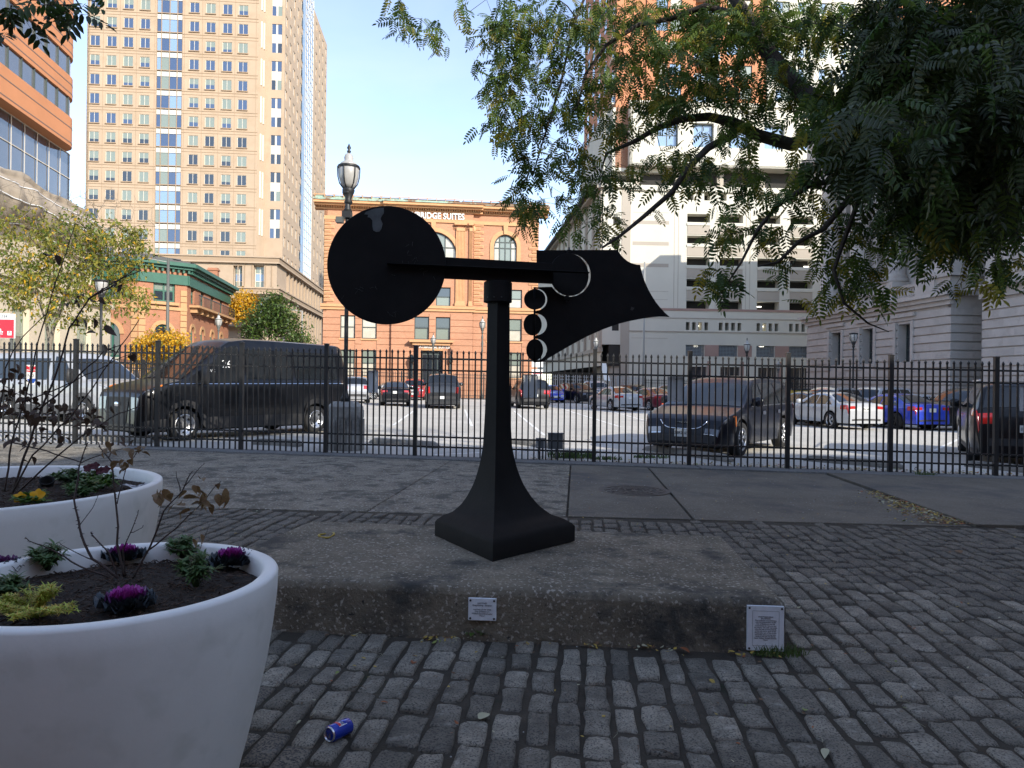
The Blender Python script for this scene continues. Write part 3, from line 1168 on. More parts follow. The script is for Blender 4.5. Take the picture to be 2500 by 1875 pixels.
class Fac:
    """a facade plane: origin at photo column px0 and depth d0, direction e; local x runs along it, local -y points out"""

    def __init__(s, name, label, cat, px0, d0, e, group=None):
        p = W(px0, 937 + (px0 - 1250) * 0.012, d0)
        s.O = Vector((p.x, p.y))
        ev = Vector(e).normalized()
        s.e = ev
        s.ang = math.atan2(ev.y, ev.x)
        s.n = Vector((math.sin(s.ang), -math.cos(s.ang)))
        s.root = thing(name, label, cat, (p.x, p.y, 0), s.ang, group)

    def hit(s, px, py, out=0.0):
        r = W(px, py, 1.0)
        r = Vector((r.x, 1.0, r.z - EYE))
        o = s.O + s.n * out
        dn = r.x * s.n.x + r.y * s.n.y
        t = (o.x * s.n.x + o.y * s.n.y) / dn
        P = Vector((r.x * t, r.y * t))
        return (P - s.O).dot(s.e), EYE + r.z * t

    def u(s, px, py=937, out=0.0):
        return s.hit(px, py, out)[0]

    def z(s, px, py, out=0.0):
        return s.hit(px, py, out)[1]

    def part(s, mb, name, **k):
        return mb.build(name, s.root, **k)


WCACHE = {}


def window(parent, x, z, w, h, y, nx=1, nz=1, fm=None, gms=None, fr=0.06, name='window', sill=None, split=None, sub=True, arch=False):
    """frame part with panes as sub-parts; x,z lower left"""
    key = (round(w, 2), round(h, 2), nx, nz, fm.name, tuple(g.name for g in gms), fr, sill, split)
    if key not in WCACHE:
        b = MB()
        b.box(0, fr, -0.02, 0.06, 0, h, fm)
        b.box(w - fr, w, -0.02, 0.06, 0, h, fm)
        b.box(fr, w - fr, -0.02, 0.06, 0, fr, fm)
        b.box(fr, w - fr, -0.02, 0.06, h - fr, h, fm)
        for k in range(1, nx):
            c = w * k / nx
            b.box(c - fr / 2, c + fr / 2, -0.025, 0.05, fr, h - fr, fm)
        for k in range(1, nz):
            c = h * k / nz
            b.box(fr, w - fr, -0.022, 0.045, c - fr / 2, c + fr / 2, fm)
        if sill:
            b.box(-0.12, w + 0.12, -0.30, 0.0, -0.16, -0.004, MATS[sill])
        me = b.mesh(name)
        panes = []
        for i in range(nx):
            for j in range(nz):
                a, c = w * i / nx + fr * 0.4, w * (i + 1) / nx - fr * 0.4
                p, q = h * j / nz + fr * 0.4, h * (j + 1) / nz - fr * 0.4
                g = gms[(i * nz + j) % len(gms)]
                pb = MB()
                if split:
                    m = p + (q - p) * split
                    pb.add([(a, 0.03, p), (c, 0.03, p), (c, 0.03, m), (a, 0.03, m)], [(0, 1, 2, 3)], gms[0])
                    pb.add([(a, 0.03, m), (c, 0.03, m), (c, 0.03, q), (a, 0.03, q)], [(0, 1, 2, 3)], gms[1])
                else:
                    pb.add([(a, 0.03, p), (c, 0.03, p), (c, 0.03, q), (a, 0.03, q)], [(0, 1, 2, 3)], g)
                panes.append(pb.mesh('pane'))
        WCACHE[key] = (me, panes)
    me, panes = WCACHE[key]
    o = inst(me, name, parent, (x, y, z))
    if sub:
        for p in panes:
            inst(p, 'pane', o)
    return o


# ================================================================== hotel
Fh = Fac('brick_hotel', 'orange brick hotel with an arched window and white roof lettering behind the lot', 'hotel', 787, 72 * 0.968, (1, 0.118))
hw_ = Fh.u(1313, 800)
ztop = Fh.z(787, 506)
zbelt1, zbelt0 = Fh.z(787, 741), Fh.z(787, 751)


def hu(zx, zy=600):      # zoomed view (760,460) scale
    return Fh.u(760 + zx * 0.2712, 460 + zy * 0.2712)


def hz(zx, zy):
    return Fh.z(760 + zx * 0.2712, 460 + zy * 0.2712)


cu = hw_ / 2
ua, ub = hu(1455, 700), 0
bay0, bay1 = hw_ - ua, ua            # the middle bay stands forward
holes, arches = [], []
wins = []


def hwin(c, half, z0, z1, kind, y):
    wins.append((c - half, z0, 2 * half, z1 - z0, kind, y))


zA1 = hz(1747, 418)
zA0 = zbelt1 + 3.0
rA = (hu(1848, 520) - hu(1645, 520)) / 2
cR = hu(1747, 520)
cL = hw_ - cR
z20, z21 = hz(1150, 1062), hz(1150, 893)
z10, z11 = hz(1150, 1365), hz(1150, 1160)
zg1, zg0 = Fh.z(870, 854), Fh.z(870, 918)
hh = []
for c in (cL, cR):
    hh.append((c - rA, c + rA, zA0, zA1))
rC = 2.35
for c in (cL, cR):
    for dx in (-1.05, 1.05):
        for (a, d) in ((z20, z21), (z10, z11), (zg0, zg1)):
            hh.append((c + dx - 0.72, c + dx + 0.72, a, d))
Mwalls = MB()
wl = [h for h in hh]
Mwalls.wall(0, bay0, -1, ztop, [h for h in hh if h[1] < bay0], 0.32, M_hotel, arches=[(cL - rA, cL + rA, zA0, zA1)])
Mwalls.wall(bay1, hw_, -1, ztop, [h for h in hh if h[0] > bay1], 0.32, M_hotel, arches=[(cR - rA, cR + rA, zA0, zA1)])
mid = []
mid.append((cu - rC, cu + rC, zA0, hz(1072, 395)))
for c in (cu - 5.5, cu + 0.25, cu - 0.0):
    pass
mpairs = [hu(1087, 1200), 2 * cu - hu(1087, 1200) - 1.0]
cm = cu
for c in (cm,):
    for dx in (-1.05, 1.05):
        mid.append((c + dx - 0.72, c + dx + 0.72, z20, z21))
        mid.append((c + dx - 0.72, c + dx + 0.72, z10, z11))
dl, dr = Fh.u(1031, 900), Fh.u(1080, 900)
mid.append((dl, dr, -0.6, Fh.z(1055, 857)))
Mwalls.wall(bay0, bay1, -1, ztop, mid, 0.4, M_hotel, y=-0.35, arches=[(cu - rC, cu + rC, zA0, hz(1072, 395))])
Mwalls.box(bay0 - 0.0, bay0 + 0.02, -0.35, 0.0, -1, ztop, M_hotel)
Mwalls.box(bay1 - 0.02, bay1, -0.35, 0.0, -1, ztop, M_hotel)
Mwalls.box(0, hw_, 0.33, 26, -1, ztop - 0.02, M_hotel)
Mwalls.box(0, 0.32, 0.0, 0.33, -1, ztop, M_hotel)
Mwalls.box(hw_ - 0.32, hw_, 0.0, 0.33, -1, ztop, M_hotel)
Mwalls.box(bay0, bay1, 0.052, 0.33, -1, ztop - 0.01, M_hotel)
Fh.part(Mwalls, 'wall')
# rusticated courses of the base: brick panels standing proud with joints between
zc = -1.0
pitch = (zbelt0 + 0.2) / 14.0
course_holes = [h for h in hh if h[3] < zbelt0] + [h for h in mid if h[3] < zbelt0]
k = 0
z = 0.1
while z + pitch < zbelt0 + 0.05:
    for (a, c, y) in ((0.0, bay0, 0.0), (bay0 - 0.04, bay1 + 0.04, -0.35), (bay1, hw_, 0.0)):
        us = [a]
        for h in sorted([h for h in course_holes if h[0] > a and h[1] < c and h[2] < z + pitch and h[3] > z]):
            us += [h[0] - 0.02, h[1] + 0.02]
        us.append(c)
        for i in range(0, len(us), 2):
            if us[i + 1] - us[i] > 0.05:
                b = MB()
                b.box(us[i], us[i + 1], y - 0.07, y - 0.002, z + 0.03, z + pitch - 0.03, M_hotel)
                Fh.part(b, 'brick_course')
    z += pitch
# belt, architrave, cornice
b = MB()
for (a, c, y) in ((-0.25, bay0, 0.0), (bay0 - 0.25, bay1 + 0.25, -0.35), (bay1, hw_ + 0.25, 0.0)):
    b.box(a, c, y - 0.28, y - 0.003, zbelt0 + 0.12, zbelt1, M_hotel_trim)
    b.box(a, c, y - 0.16, y - 0.003, zbelt0 - 0.15, zbelt0 + 0.118, M_hotel_trim)
Fh.part(b, 'belt_course')
zar = hz(1455, 305)
b = MB()
for (a, c, y) in ((0, bay0, 0.0), (bay0 - 0.1, bay1 + 0.1, -0.35), (bay1, hw_, 0.0)):
    b.box(a, c, y - 0.15, y - 0.003, zar - 0.25, zar + 0.1, M_hotel_trim)
Fh.part(b, 'architrave')
b = MB()
zk = ztop
for (a, c, y) in ((-0.9, bay0 - 0.9, 0.0), (bay0 - 0.9, bay1 + 0.9, -0.35), (bay1 + 0.9, hw_ + 0.9, 0.0)):
    b.box(a, c, y - 1.0, 0.6, zk + 0.30, zk + 0.55, M_hotel_trim)
    b.box(a, c, y - 0.7, 0.6, zk + 0.12, zk + 0.298, M_hotel_trim)
    b.box(a, c, y - 0.2, 0.6, zk - 0.16, zk - 0.02, M_hotel_trim)
    b.box(a - 0.05, c + 0.05, y - 1.1, 0.6, zk + 0.552, zk + 0.72, M_patina)
Fh.part(b, 'cornice')
b = MB()
x = -0.5
while x < hw_ + 0.5:
    y = -0.35 if bay0 - 0.6 < x < bay1 + 0.6 else 0.0
    b.box(x, x + 0.11, y - 0.46, y - 0.2, zk - 0.018, zk + 0.118, M_hotel_trim)
    x += 0.235
tag(Fh.part(b, 'dentils'), kind='stuff')
b = MB()
b.box(-1.0, hw_ + 1.0, -0.95, -0.35, zk + 0.72, zk + 0.80, M_patina)
for x in np.arange(-0.8, hw_ + 0.8, 0.9):
    b.box(x, x + 0.05, -1.0, 0.5, zk + 0.80, zk + 1.12, M_hotel_trim)
b.box(-0.95, hw_ + 0.95, -0.85, -0.80, zk + 1.05, zk + 1.12, M_hotel_trim)
b.box(-0.95, hw_ * 0.35, -0.7, 0.5, zk + 0.80, zk + 1.02, M_patina)
b.box(hw_ * 0.36, hw_ * 0.62, -0.6, 0.5, zk + 0.80, zk + 1.04, mat('brown_roof_metal', (0.22, 0.12, 0.07), rough=0.6))
b.box(hw_ * 0.63, hw_ + 0.9, -0.62, 0.5, zk + 0.80, zk + 1.0, MATS['brown_roof_metal'])
Fh.part(b, 'gutter')
# quoins, one block at a time
qh = (ztop - zbelt1 - 1.2) / 23.0
qm = {}
for s_, w in (('a', 0.95), ('b', 0.62)):
    b = MB()
    b.box(0, w, -0.09, -0.003, 0.04, qh - 0.04, M_hotel_trim)
    b.box(0.09, w - 0.09, -0.12, -0.088, 0.13, qh - 0.13, M_hotel)
    qm[s_] = b.mesh('quoin')
for k in range(23):
    z = zbelt1 + 0.2 + k * qh
    s_ = 'ab'[k % 2]
    w = 0.95 if s_ == 'a' else 0.62
    for x, y in ((0.05, 0), (hw_ - 0.05 - w, 0), (bay1 + 0.1, 0), (bay0 - 0.1 - w, 0)):
        inst(qm[s_], 'quoin', Fh.root, (x, y, z))
# pilasters with ionic capitals
def pilaster(c, w, y):
    b = MB()
    z0, z1 = zbelt1 + 0.02, zar - 0.28
    b.box(c - w * 0.62, c + w * 0.62, y - 0.30, y - 0.003, z0, z0 + 0.32, M_hotel_trim)
    b.box(c - w * 0.54, c + w * 0.54, y - 0.26, y - 0.003, z0 + 0.32, z0 + 0.50, M_hotel_trim)
    n = 6
    for i in range(n + 1):
        x = c - w / 2 + w * i / n
        b.box(x - w * 0.03, x + w * 0.03, y - 0.20, y - 0.003, z0 + 0.5, z1 - 0.75, M_hotel_trim)
    b.box(c - w / 2, c + w / 2, y - 0.15, y - 0.004, z0 + 0.5, z1 - 0.75, M_hotel_trim)
    b.box(c - w * 0.5, c + w * 0.5, y - 0.24, y - 0.003, z1 - 0.75, z1 - 0.42, M_hotel_trim)
    for sx in (-1, 1):
        b.lathe([(0.05, -0.42), (0.30, -0.42), (0.32, -0.36), (0.32, -0.02), (0.30, 0)], 16, M_hotel_trim, M=Matrix.Translation((c + sx * w * 0.6, y, z1 - 0.45)) @ Matrix.Rotation(-PI / 2, 4, 'X') @ Matrix.Scale(-1, 4, (0, 0, 1)) @ Matrix.Translation((0, 0, 0.0)))
    b.box(c - w * 0.75, c + w * 0.75, y - 0.34, y - 0.003, z1 - 0.16, z1, M_hotel_trim)
    Fh.part(b, 'pilaster')


pc = hu(1340, 700)
pw = hu(1378, 700) - hu(1302, 700)
for c in (pc, hw_ - pc):
    pilaster(c, pw, -0.35)
for c in (hu(1432, 700), hw_ - hu(1432, 700)):
    pilaster(c, pw * 0.38, -0.35)
# arches
b = MB()
for c, r, zt, y in ((cL, rA, zA1, 0), (cR, rA, zA1, 0), (cu, rC, hz(1072, 395), -0.35)):
    b2 = MB()
    b2.ring(c, zt - r, r + 0.02, r + 0.42, y - 0.10, y - 0.003, 0, PI, 18, M_hotel_trim)
    b2.box(c - r - 0.42, c - r - 0.02, y - 0.10, y - 0.003, zA0, zt - r, M_hotel_trim)
    b2.box(c + r + 0.02, c + r + 0.42, y - 0.10, y - 0.003, zA0, zt - r, M_hotel_trim)
    b2.prism([(c - 0.16, zt), (c + 0.16, zt), (c + 0.24, zt + 0.95), (c - 0.24, zt + 0.95)], y - 0.24, y - 0.101, M_hotel_trim)
    Fh.part(b2, 'arch_surround')
    # window: frame with glazing bars, panes behind
    wb = MB()
    yy = y + 0.20
    zc_ = zt - r
    wb.ring(c, zc_, r - 0.12, r, yy - 0.03, yy + 0.05, 0, PI, 18, M_frame_d)
    for k in range(5):
        x = c - r + 2 * r * k / 4
        top = zc_ + math.sqrt(max(0.01, (r - 0.1) ** 2 - (x - c) ** 2)) if 0 < k < 4 else zc_
        wb.box(x - 0.06, x + 0.06, yy - 0.03, yy + 0.05, zA0, top, M_frame_d)
    for zz in (zA0 + 0.06, zA0 + (zc_ - zA0) * 0.5, zc_ - 0.2, zc_ + r * 0.35):
        hwid = r if zz <= zc_ else math.sqrt(r * r - (zz - zc_) ** 2)
        wb.box(c - hwid, c + hwid, yy - 0.025, yy + 0.045, zz - 0.06, zz + 0.06, M_frame_d)
    wo = Fh.part(wb, 'arched_window')
    for k in range(4):
        x0_, x1_ = c - r + 2 * r * k / 4 + 0.03, c - r + 2 * r * (k + 1) / 4 - 0.03
        pb = MB()
        pts = [(x0_, zA0)]
        pts.append((x1_, zA0))
        for q in range(6):
            x = x1_ + (x0_ - x1_) * q / 5
            pts.append((x, zc_ + math.sqrt(max(0.0, (r - 0.02) ** 2 - (x - c) ** 2))))
        pb.prism(pts, yy + 0.01, yy + 0.02, M_wcurt if k in (0, 3) else M_wblind)
        pb.build('pane', wo)
for h in hh:
    if h in ((cL - rA, cL + rA, zA0, zA1), (cR - rA, cR + rA, zA0, zA1)):
        continue
    window(Fh.root, h[0], h[2], h[1] - h[0], h[3] - h[2], 0.18, 1, 2, M_frame_d, (M_wcurt, M_wcurt) if R.random() < 0.6 else (M_wcurt, M_wblind), 0.09, sill='orange_terracotta_trim')
for h in mid[1:-1]:
    window(Fh.root, h[0], h[2], h[1] - h[0], h[3] - h[2], -0.10, 1, 2, M_frame_d, (M_wblind, M_wdark), 0.09, sill='orange_terracotta_trim')
# entrance
b = MB()
zd = Fh.z(1055, 857)
b.box(dl, dr, -0.08, -0.02, -0.6, zd, M_frame_d)
for k in range(4):
    x = dl + (dr - dl) * (k + 0.5) / 4
    b.box(x - 0.2, x + 0.2, -0.10, -0.08, 0.2, zd - 0.4, M_wdark)
Fh.part(b, 'entrance_doors')
b = MB()
cl_, cr_ = Fh.u(1000, 838), Fh.u(1106, 838)
zc1, zc0 = Fh.z(1053, 832), Fh.z(1053, 844)
b.box(cl_, cr_, -1.2, -0.36, zc1 - 0.22, zc1, M_hotel_trim)
b.box(cl_ + 0.3, cr_ - 0.3, -0.95, -0.36, zc0, zc1 - 0.222, M_hotel_trim)
b.box(cl_ + 0.5, dl - 0.05, -0.6, -0.36, -0.6, zc0 - 0.002, M_hotel)
b.box(dr + 0.05, cr_ - 0.5, -0.6, -0.36, -0.6, zc0 - 0.002, M_hotel)
b.box(dl - 0.048, dr + 0.048, -0.6, -0.36, zd + 0.02, zc0 - 0.002, M_hotel_trim)
Fh.part(b, 'entrance_canopy')
M_letter = mat('white_letters', (0.80, 0.80, 0.76), rough=0.4)
lh = hz(1300, 240) - hz(1300, 297)
tr = hu(1377, 268)
o = letters('STAYBRIDGE SUITES', lh * 1.36, M_letter, Fh.root, (tr, -0.47, hz(1300, 268)), ext=0.10, align='RIGHT', bold=0.018, name='roof_lettering')
o.scale = (0.83, 1, 1)
letters('STAYBRIDGE SUITES', 0.38, M_letter, Fh.root, ((Fh.u(1021, 848) + Fh.u(1090, 848)) / 2, -0.65, Fh.z(1055, 848)), ext=0.02, bold=0.01, name='door_lettering')
b = MB()
xd = hu(1447, 1300)
b.tube([(xd, -0.10, 0.1), (xd, -0.10, zbelt0), (xd + 0.05, -0.35, zbelt0 + 0.1)], 0.09, 8, mat('brown_pipe', (0.16, 0.07, 0.04), rough=0.6))
Fh.part(b, 'downpipe')
for x in (Fh.u(1006, 880), Fh.u(1100, 880)):
    b = MB()
    b.box(x - 0.12, x + 0.12, -0.85, -0.6, 1.2, 4.0, M_frame_d)
    b.lathe([(0.1, 0), (0.2, 0.15), (0.2, 0.6), (0.05, 0.85)], 8, M_frame_d, M=Matrix.Translation((x, -0.9, 3.4)))
    Fh.part(b, 'wall_lantern')

# ================================================================== parking garage with the apartment tower
Fg = Fac('parking_garage', 'pale concrete parking garage with an orange brick apartment tower rising from it', 'building', 1535, 100.0, (1, 0.045))


def gu(zx, zy=800):
    return Fg.u(1300 + zx * 0.3316, 400 + zy * 0.3316)


def gz(zx, zy):
    return Fg.z(1300 + zx * 0.3316, 400 + zy * 0.3316)


gw = 66.0
cols = [(gu(1135), gu(1303)), (gu(1377), gu(1547)), (gu(1655), gu(1820)), (gu(1895), gu(2063))]
pit = (cols[2][0] - cols[0][0])
for k in range(1, 5):
    for j in (0, 1):
        cols.append((cols[j + 2][0] + pit * k, cols[j + 2][1] + pit * k))
holes = []
spans = []
for (y0, y1) in ((367, 428), (527, 585), (685, 745), (845, 903), (1005, 1065)):
    za, zb = gz(1135, y1), gz(1135, y0)
    for a, c in cols:
        holes.append((a, c, za, zb))
sq = []
za, zb = gz(1135, 266), gz(1135, 210)
for a, c in cols:
    w = (c - a)
    for f in (0.0, 0.73):
        sq.append((a + w * f, a + w * (f + 0.27), za, zb))
zs0, zs1 = gz(1135, 1223), gz(1135, 1165)
for a, c in cols:
    w = (c - a)
    for f in (0, 0.27, 0.54, 0.81):
        sq.append((a + w * f, a + w * (f + 0.16), zs0, zs1))
zg0_, zg1_ = gz(1135, 1415), gz(1135, 1332)
for a, c in cols:
    holes.append((a, c - 0.6, zg0_, zg1_))
zf1 = gz(1135, 1492)
for a, c in cols:
    holes.append((a + 0.3, c - 0.2, -1.2, zf1))
zroof = gz(1535 * 0 + 700, 165)
zrec = gz(900, 60)
b = MB()
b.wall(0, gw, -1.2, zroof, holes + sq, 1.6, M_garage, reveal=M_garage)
b.box(0, gw, 1.6, 2.0, -1.2, zroof, M_garage_shade)
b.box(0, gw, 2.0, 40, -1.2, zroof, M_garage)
Fg.part(b, 'garage_wall')
# taupe spandrel panels under each opening
for (y0, y1) in ((430, 522), (588, 680), (748, 840), (906, 1000)):
    za, zb = gz(1135, y1), gz(1135, y0)
    for a, c in cols:
        b = MB()
        b.box(a + 0.02, c - 0.02, -0.05, -0.003, za + 0.05, zb - 0.45, M_garage_t)
        b.box(a - 0.05, c + 0.05, -0.12, -0.003, zb - 0.42, zb - 0.1, M_garage)
        Fg.part(b, 'spandrel_panel')
b = MB()
for (y0, y1) in ((1065, 1082),):
    b.box(0, gw, -0.08, -0.003, gz(1135, y1), gz(1135, y0), M_garage_p)
for a, c in cols:
    b.box(c - 0.55, c - 0.55 + 2.0, -0.05, -0.003, zg0_, zg1_, M_garage_p)
    b.box(c - 0.15, c + 0.35, -0.05, -0.003, -1.2, zf1 + 0.8, M_garage_p)
b.box(1.0, gw, -0.06, -0.003, gz(1135, 1140), gz(1135, 1133), M_garage_t)
b.box(0.0, gw, -0.10, -0.003, gz(1135, 1240), gz(1135, 1232), M_garage_t)
Fg.part(b, 'stone_band')
b = MB()
for zz in (1285, 1000, 940, 760, 600, 445, 360):
    z_ = gz(900, zz)
    b.box(0.3, cols[0][0] - 2.6, -0.02, -0.002, z_, z_ + (0.5 if zz in (600, 445, 760, 905) else 0.05), M_garage_t)
for xx in (1042, 1072, 1348, 1360, 1570, 1600):
    b.box(gu(xx) - 0.04, gu(xx) + 0.04, -0.015, -0.002, gz(1135, 1062), gz(1135, 350), M_garage_t)
Fg.part(b, 'panel_joints')
for a, c in cols:
    b = MB()
    n = 13
    for i in range(n + 1):
        x = a + (c - 0.6 - a) * i / n
        b.box(x - 0.035, x + 0.035, 0.3, 0.36, zg0_, zg1_, M_grille)
    for i in range(9):
        z_ = zg0_ + (zg1_ - zg0_) * i / 8
        b.box(a, c - 0.6, 0.24, 0.29, z_ - 0.05, z_ + 0.05, M_grille)
    Fg.part(b, 'vent_grille')
    b = MB()
    w = c - 0.2 - a - 0.3
    b.box(a + 0.3, c - 0.2, 0.4, 0.5, -1.2, zf1, M_wdark)
    for i in range(5):
        b.box(a + 0.3 + w * i / 4 - 0.05, a + 0.3 + w * i / 4 + 0.05, 0.3, 0.4, -1.2, zf1, M_garage_t)
    Fg.part(b, 'shop_front')
# ceiling lights that glow in the decks
M_tube = bpy.data.materials.new('lit_strip_lamp')
M_tube.use_nodes = True
M_tube.node_tree.nodes['Principled BSDF'].inputs['Emission Color'].default_value = (1, 0.95, 0.8, 1)
M_tube.node_tree.nodes['Principled BSDF'].inputs['Emission Strength'].default_value = 1.5
for (x, y) in ((1225, 1190), (1708, 1195), (1690, 1048), (1390, 895), (2040, 750), (1218, 1342), (1708, 1345)):
    b = MB()
    u_, z_ = gu(x, y), gz(x, y)
    b.box(u_ - 0.3, u_ + 0.3, 1.0, 1.2, z_ - 0.05, z_ + 0.1, M_tube)
    Fg.part(b, 'ceiling_lamp')
# recess and overhanging white storey, then the brick tower
zw0, zw1 = Fg.z(1600, 410), Fg.z(1600, 264)
zrr = Fg.z(1600, 437)
b = MB()
b.box(0.5, gw, 1.2, 30, zroof, zw0, M_garage_shade)
for k in range(10):
    b.box(0.5 + k * 6, 1.4 + k * 6, 0.6, 1.2, zroof, zw0, M_garage_t)
b.box(-0.2, gw, -0.35, 0.6, zroof - 0.6, zroof + 0.15, M_garage)
Fg.part(b, 'open_storey')
hs = []
for k in range(8):
    a = Fg.u(1593) + k * (Fg.u(1681) - Fg.u(1593)) * 0.98
    hs.append((a, a + 2.9, Fg.z(1600, 363), Fg.z(1600, 305)))
b = MB()
b.wall(-0.5, gw, zw0, zw1, hs, 0.9, M_garage, y=-1.2)
b.box(-0.5, gw, -0.3, 28, zw0, zw1, M_garage)
b.box(-0.5, gw, -1.2, -0.3, zw0 - 0.02, zw0 + 0.3, M_garage)
b.box(-0.6, gw, -1.45, -0.3, zw1, zw1 + 0.5, M_garage)
b.box(-0.5, -0.1, -1.2, -0.3, zw0, zw1, M_garage)
Fg.part(b, 'white_storey')
for h in hs:
    window(Fg.root, h[0], h[2], h[1] - h[0], h[3] - h[2], -0.6, 2, 2, M_frame_d, (M_wsky, M_wsky), 0.1)
# brick apartments
flo = (Fg.z(1600, 208) - Fg.z(1600, 262)) * 1.0
x0t = Fg.u(1569)
z0t = zw1 + 0.5
nfl = 11
baysw = Fg.u(1681) - Fg.u(1569)
hs = []
for f in range(nfl):
    z_ = z0t + 1.1 + f * flo
    for kk, base in enumerate((x0t, x0t + 1.55 * baysw)):
        for q in range(2):
            hs.append((base + 1.3 + q * 2.0, base + 1.3 + q * 2.0 + 1.7, z_, z_ + 1.7))
xb0, xb1 = Fg.u(1681), Fg.u(1748)
xe = Fg.u(1862)
b = MB()
b.wall(x0t, xb0, z0t, z0t + nfl * flo, [h for h in hs if h[1] < xb0], 0.3, M_apt)
b.wall(xb1, xe, z0t, z0t + nfl * flo, [h for h in hs if h[0] > xb1], 0.3, M_apt)
b.box(x0t, xe, 2.0, 24, z0t, z0t + nfl * flo, M_apt)
b.box(x0t, xb0, 0.31, 2.0, z0t, z0t + nfl * flo, M_apt)
b.box(xb1, xe, 0.31, 2.0, z0t, z0t + nfl * flo, M_apt)
Fg.part(b, 'brick_wall')
for h in hs:
    window(Fg.root, h[0], h[2], h[1] - h[0], h[3] - h[2], 0.15, 1, 1, M_frame_d, (R.choice([M_wsky, M_wsky, M_wcurt, M_wblind]),), 0.09)
xw0, xw1 = xe, Fg.u(2090)
b = MB()
hs2 = []
for f in range(nfl):
    for q in range(4):
        a = xw0 + 1.2 + q * 3.1
        hs2.append((a, a + 1.9, z0t + 0.9 + f * flo, z0t + 2.5 + f * flo))
b.wall(xw0, xw1, z0t, z0t + nfl * flo, hs2, 0.3, M_garage, y=-0.4)
b.box(xw0, xw1, -0.1, 24, z0t, z0t + nfl * flo - 0.01, M_garage)
Fg.part(b, 'cream_wall')
for h in hs2:
    window(Fg.root, h[0], h[2], 1.9, 1.6, -0.25, 2, 1, M_frame_d, (M_wsky, M_wblind), 0.07)
b = MB()
b.box(xw1, xw1 + 5, 1.5, 24, z0t, z0t + nfl * flo - 0.02, M_garage_t)
b.box(xw1 + 5, gw, -0.2, 24, z0t, z0t + nfl * flo, M_apt)
Fg.part(b, 'right_wall')


def balcony(xa, xb, z, y0, y1):
    b = MB()
    b.box(xa, xb, y0, y1, z - 0.18, z, M_garage)
    n = int((xb - xa) / 0.35)
    for i in range(n + 1):
        x = xa + 0.05 + (xb - xa - 0.1) * i / n
        b.box(x - 0.02, x + 0.02, y0 + 0.04, y0 + 0.08, z, z + 0.95, M_garage)
    b.box(xa, xb, y0 + 0.03, y0 + 0.09, z + 0.95, z + 1.02, M_garage)
    b.box(xa + 0.1, xb - 0.1, y0 + 0.10, y0 + 0.12, z + 0.1, z + 0.9, M_wsky)
    Fg.part(b, 'balcony')


for f in range(nfl):
    balcony(xb0 + 0.05, xb1 - 0.05, z0t + 0.25 + f * flo, -0.4, 1.9)
    balcony(xw1 + 0.05, xw1 + 4.95, z0t + 0.25 + f * flo, -0.3, 1.4)
b = MB()
for f in range(nfl):
    b.box(xb0 + 0.4, xb1 - 0.4, 1.9, 1.99, z0t + 0.3 + f * flo, z0t + 2.4 + f * flo, M_wdark)
    b.box(xw1 + 0.6, xw1 + 4.4, 1.4, 1.49, z0t + 0.3 + f * flo, z0t + 2.3 + f * flo, M_wdark)
tag(Fg.part(b, 'balcony_doors'), kind='stuff')
# corner stair tower left of the front, then the long side that runs back
u1466 = Fg.u(1468)
b = MB()
sh_ = []
for (y0, y1) in ((390, 450), (550, 607), (710, 765), (1175, 1228)):
    sh_.append((gu(590), gu(640), gz(590, y1), gz(590, y0)))
b.wall(u1466, 0.0, gz(600, 1330), zroof - 0.3, sh_, 0.8, M_garage)
b.box(u1466, 0, 0.8, 12, gz(600, 1330), zroof - 0.32, M_garage)
b.box(gu(652), -0.01, -0.05, 0.0, -1.2, zroof - 0.4, M_garage_t)
b.box(-2.6, 0, 0.35, 12, -1.2, gz(600, 1332), M_garage_t)
b.box(u1466 - 0.4, 0.3, -0.5, 0.0, zroof - 0.28, zroof + 0.4, M_garage)
Fg.part(b, 'corner_bay')
for h in sh_:
    b = MB()
    b.box(h[0], h[1], 0.5, 0.55, h[2], h[3], M_wdark)
    Fg.part(b, 'window')
ztopG = zroof
Lg = 84
# side, facing left, running back from the corner
sd = bpy.data.objects.new('side_wing', None)
link(sd, Fg.root, (u1466, 0, 0), (0, 0, math.radians(90 + 2.4)))
KIDS.setdefault(Fg.root.name, []).append(sd)
b = MB()
zlow = Fg.z(1468, 893)
sidh = []
for fl, (z_, hh_) in enumerate(((zlow + 4.2, 1.9), (zlow + 7.3, 1.9), (zlow + 10.4, 1.9), (zlow + 13.5, 1.9), (zlow + 16.6, 1.9))):
    for k in range(8):
        sidh.append((-(k * 5.6 + 1.6 + 2.4), -(k * 5.6 + 1.6), z_, z_ + hh_))
Ms = Matrix.Scale(-1, 4, (1, 0, 0))
b.wall(-Lg, 0, zlow, zroof - 0.3, sidh, 1.0, M_garage, y=0.0)
b.v = [(-p[0], p[1], p[2]) for p in b.v]
b.box(0, Lg, -12.0, -1.0, zlow, zroof - 0.3, M_garage_shade)
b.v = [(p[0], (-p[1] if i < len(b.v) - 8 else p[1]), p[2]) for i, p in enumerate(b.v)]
b.box(0, Lg, -12.0, -5.0, -1.2, zlow, M_garage_shade)
b.box(0, Lg, -0.3, 0.9, zroof - 0.3, zroof + 0.1, M_garage_t)
b.box(0, Lg, 0.3, 1.6, zroof + 0.1, zroof + 0.5, M_slate)
b.box(0.3, Lg, -0.2, 0.25, zlow + 2.0, zlow + 2.6, M_garage_t)
b.build('side_wall', sd)
b = MB()
for k in range(9):
    b.box(k * 5.6 + 0.2, k * 5.6 + 1.0, 0.0, 0.35, zlow + 2.6, zroof - 0.3, M_garage_t)
tag(b.build('side_piers', sd), kind='stuff')
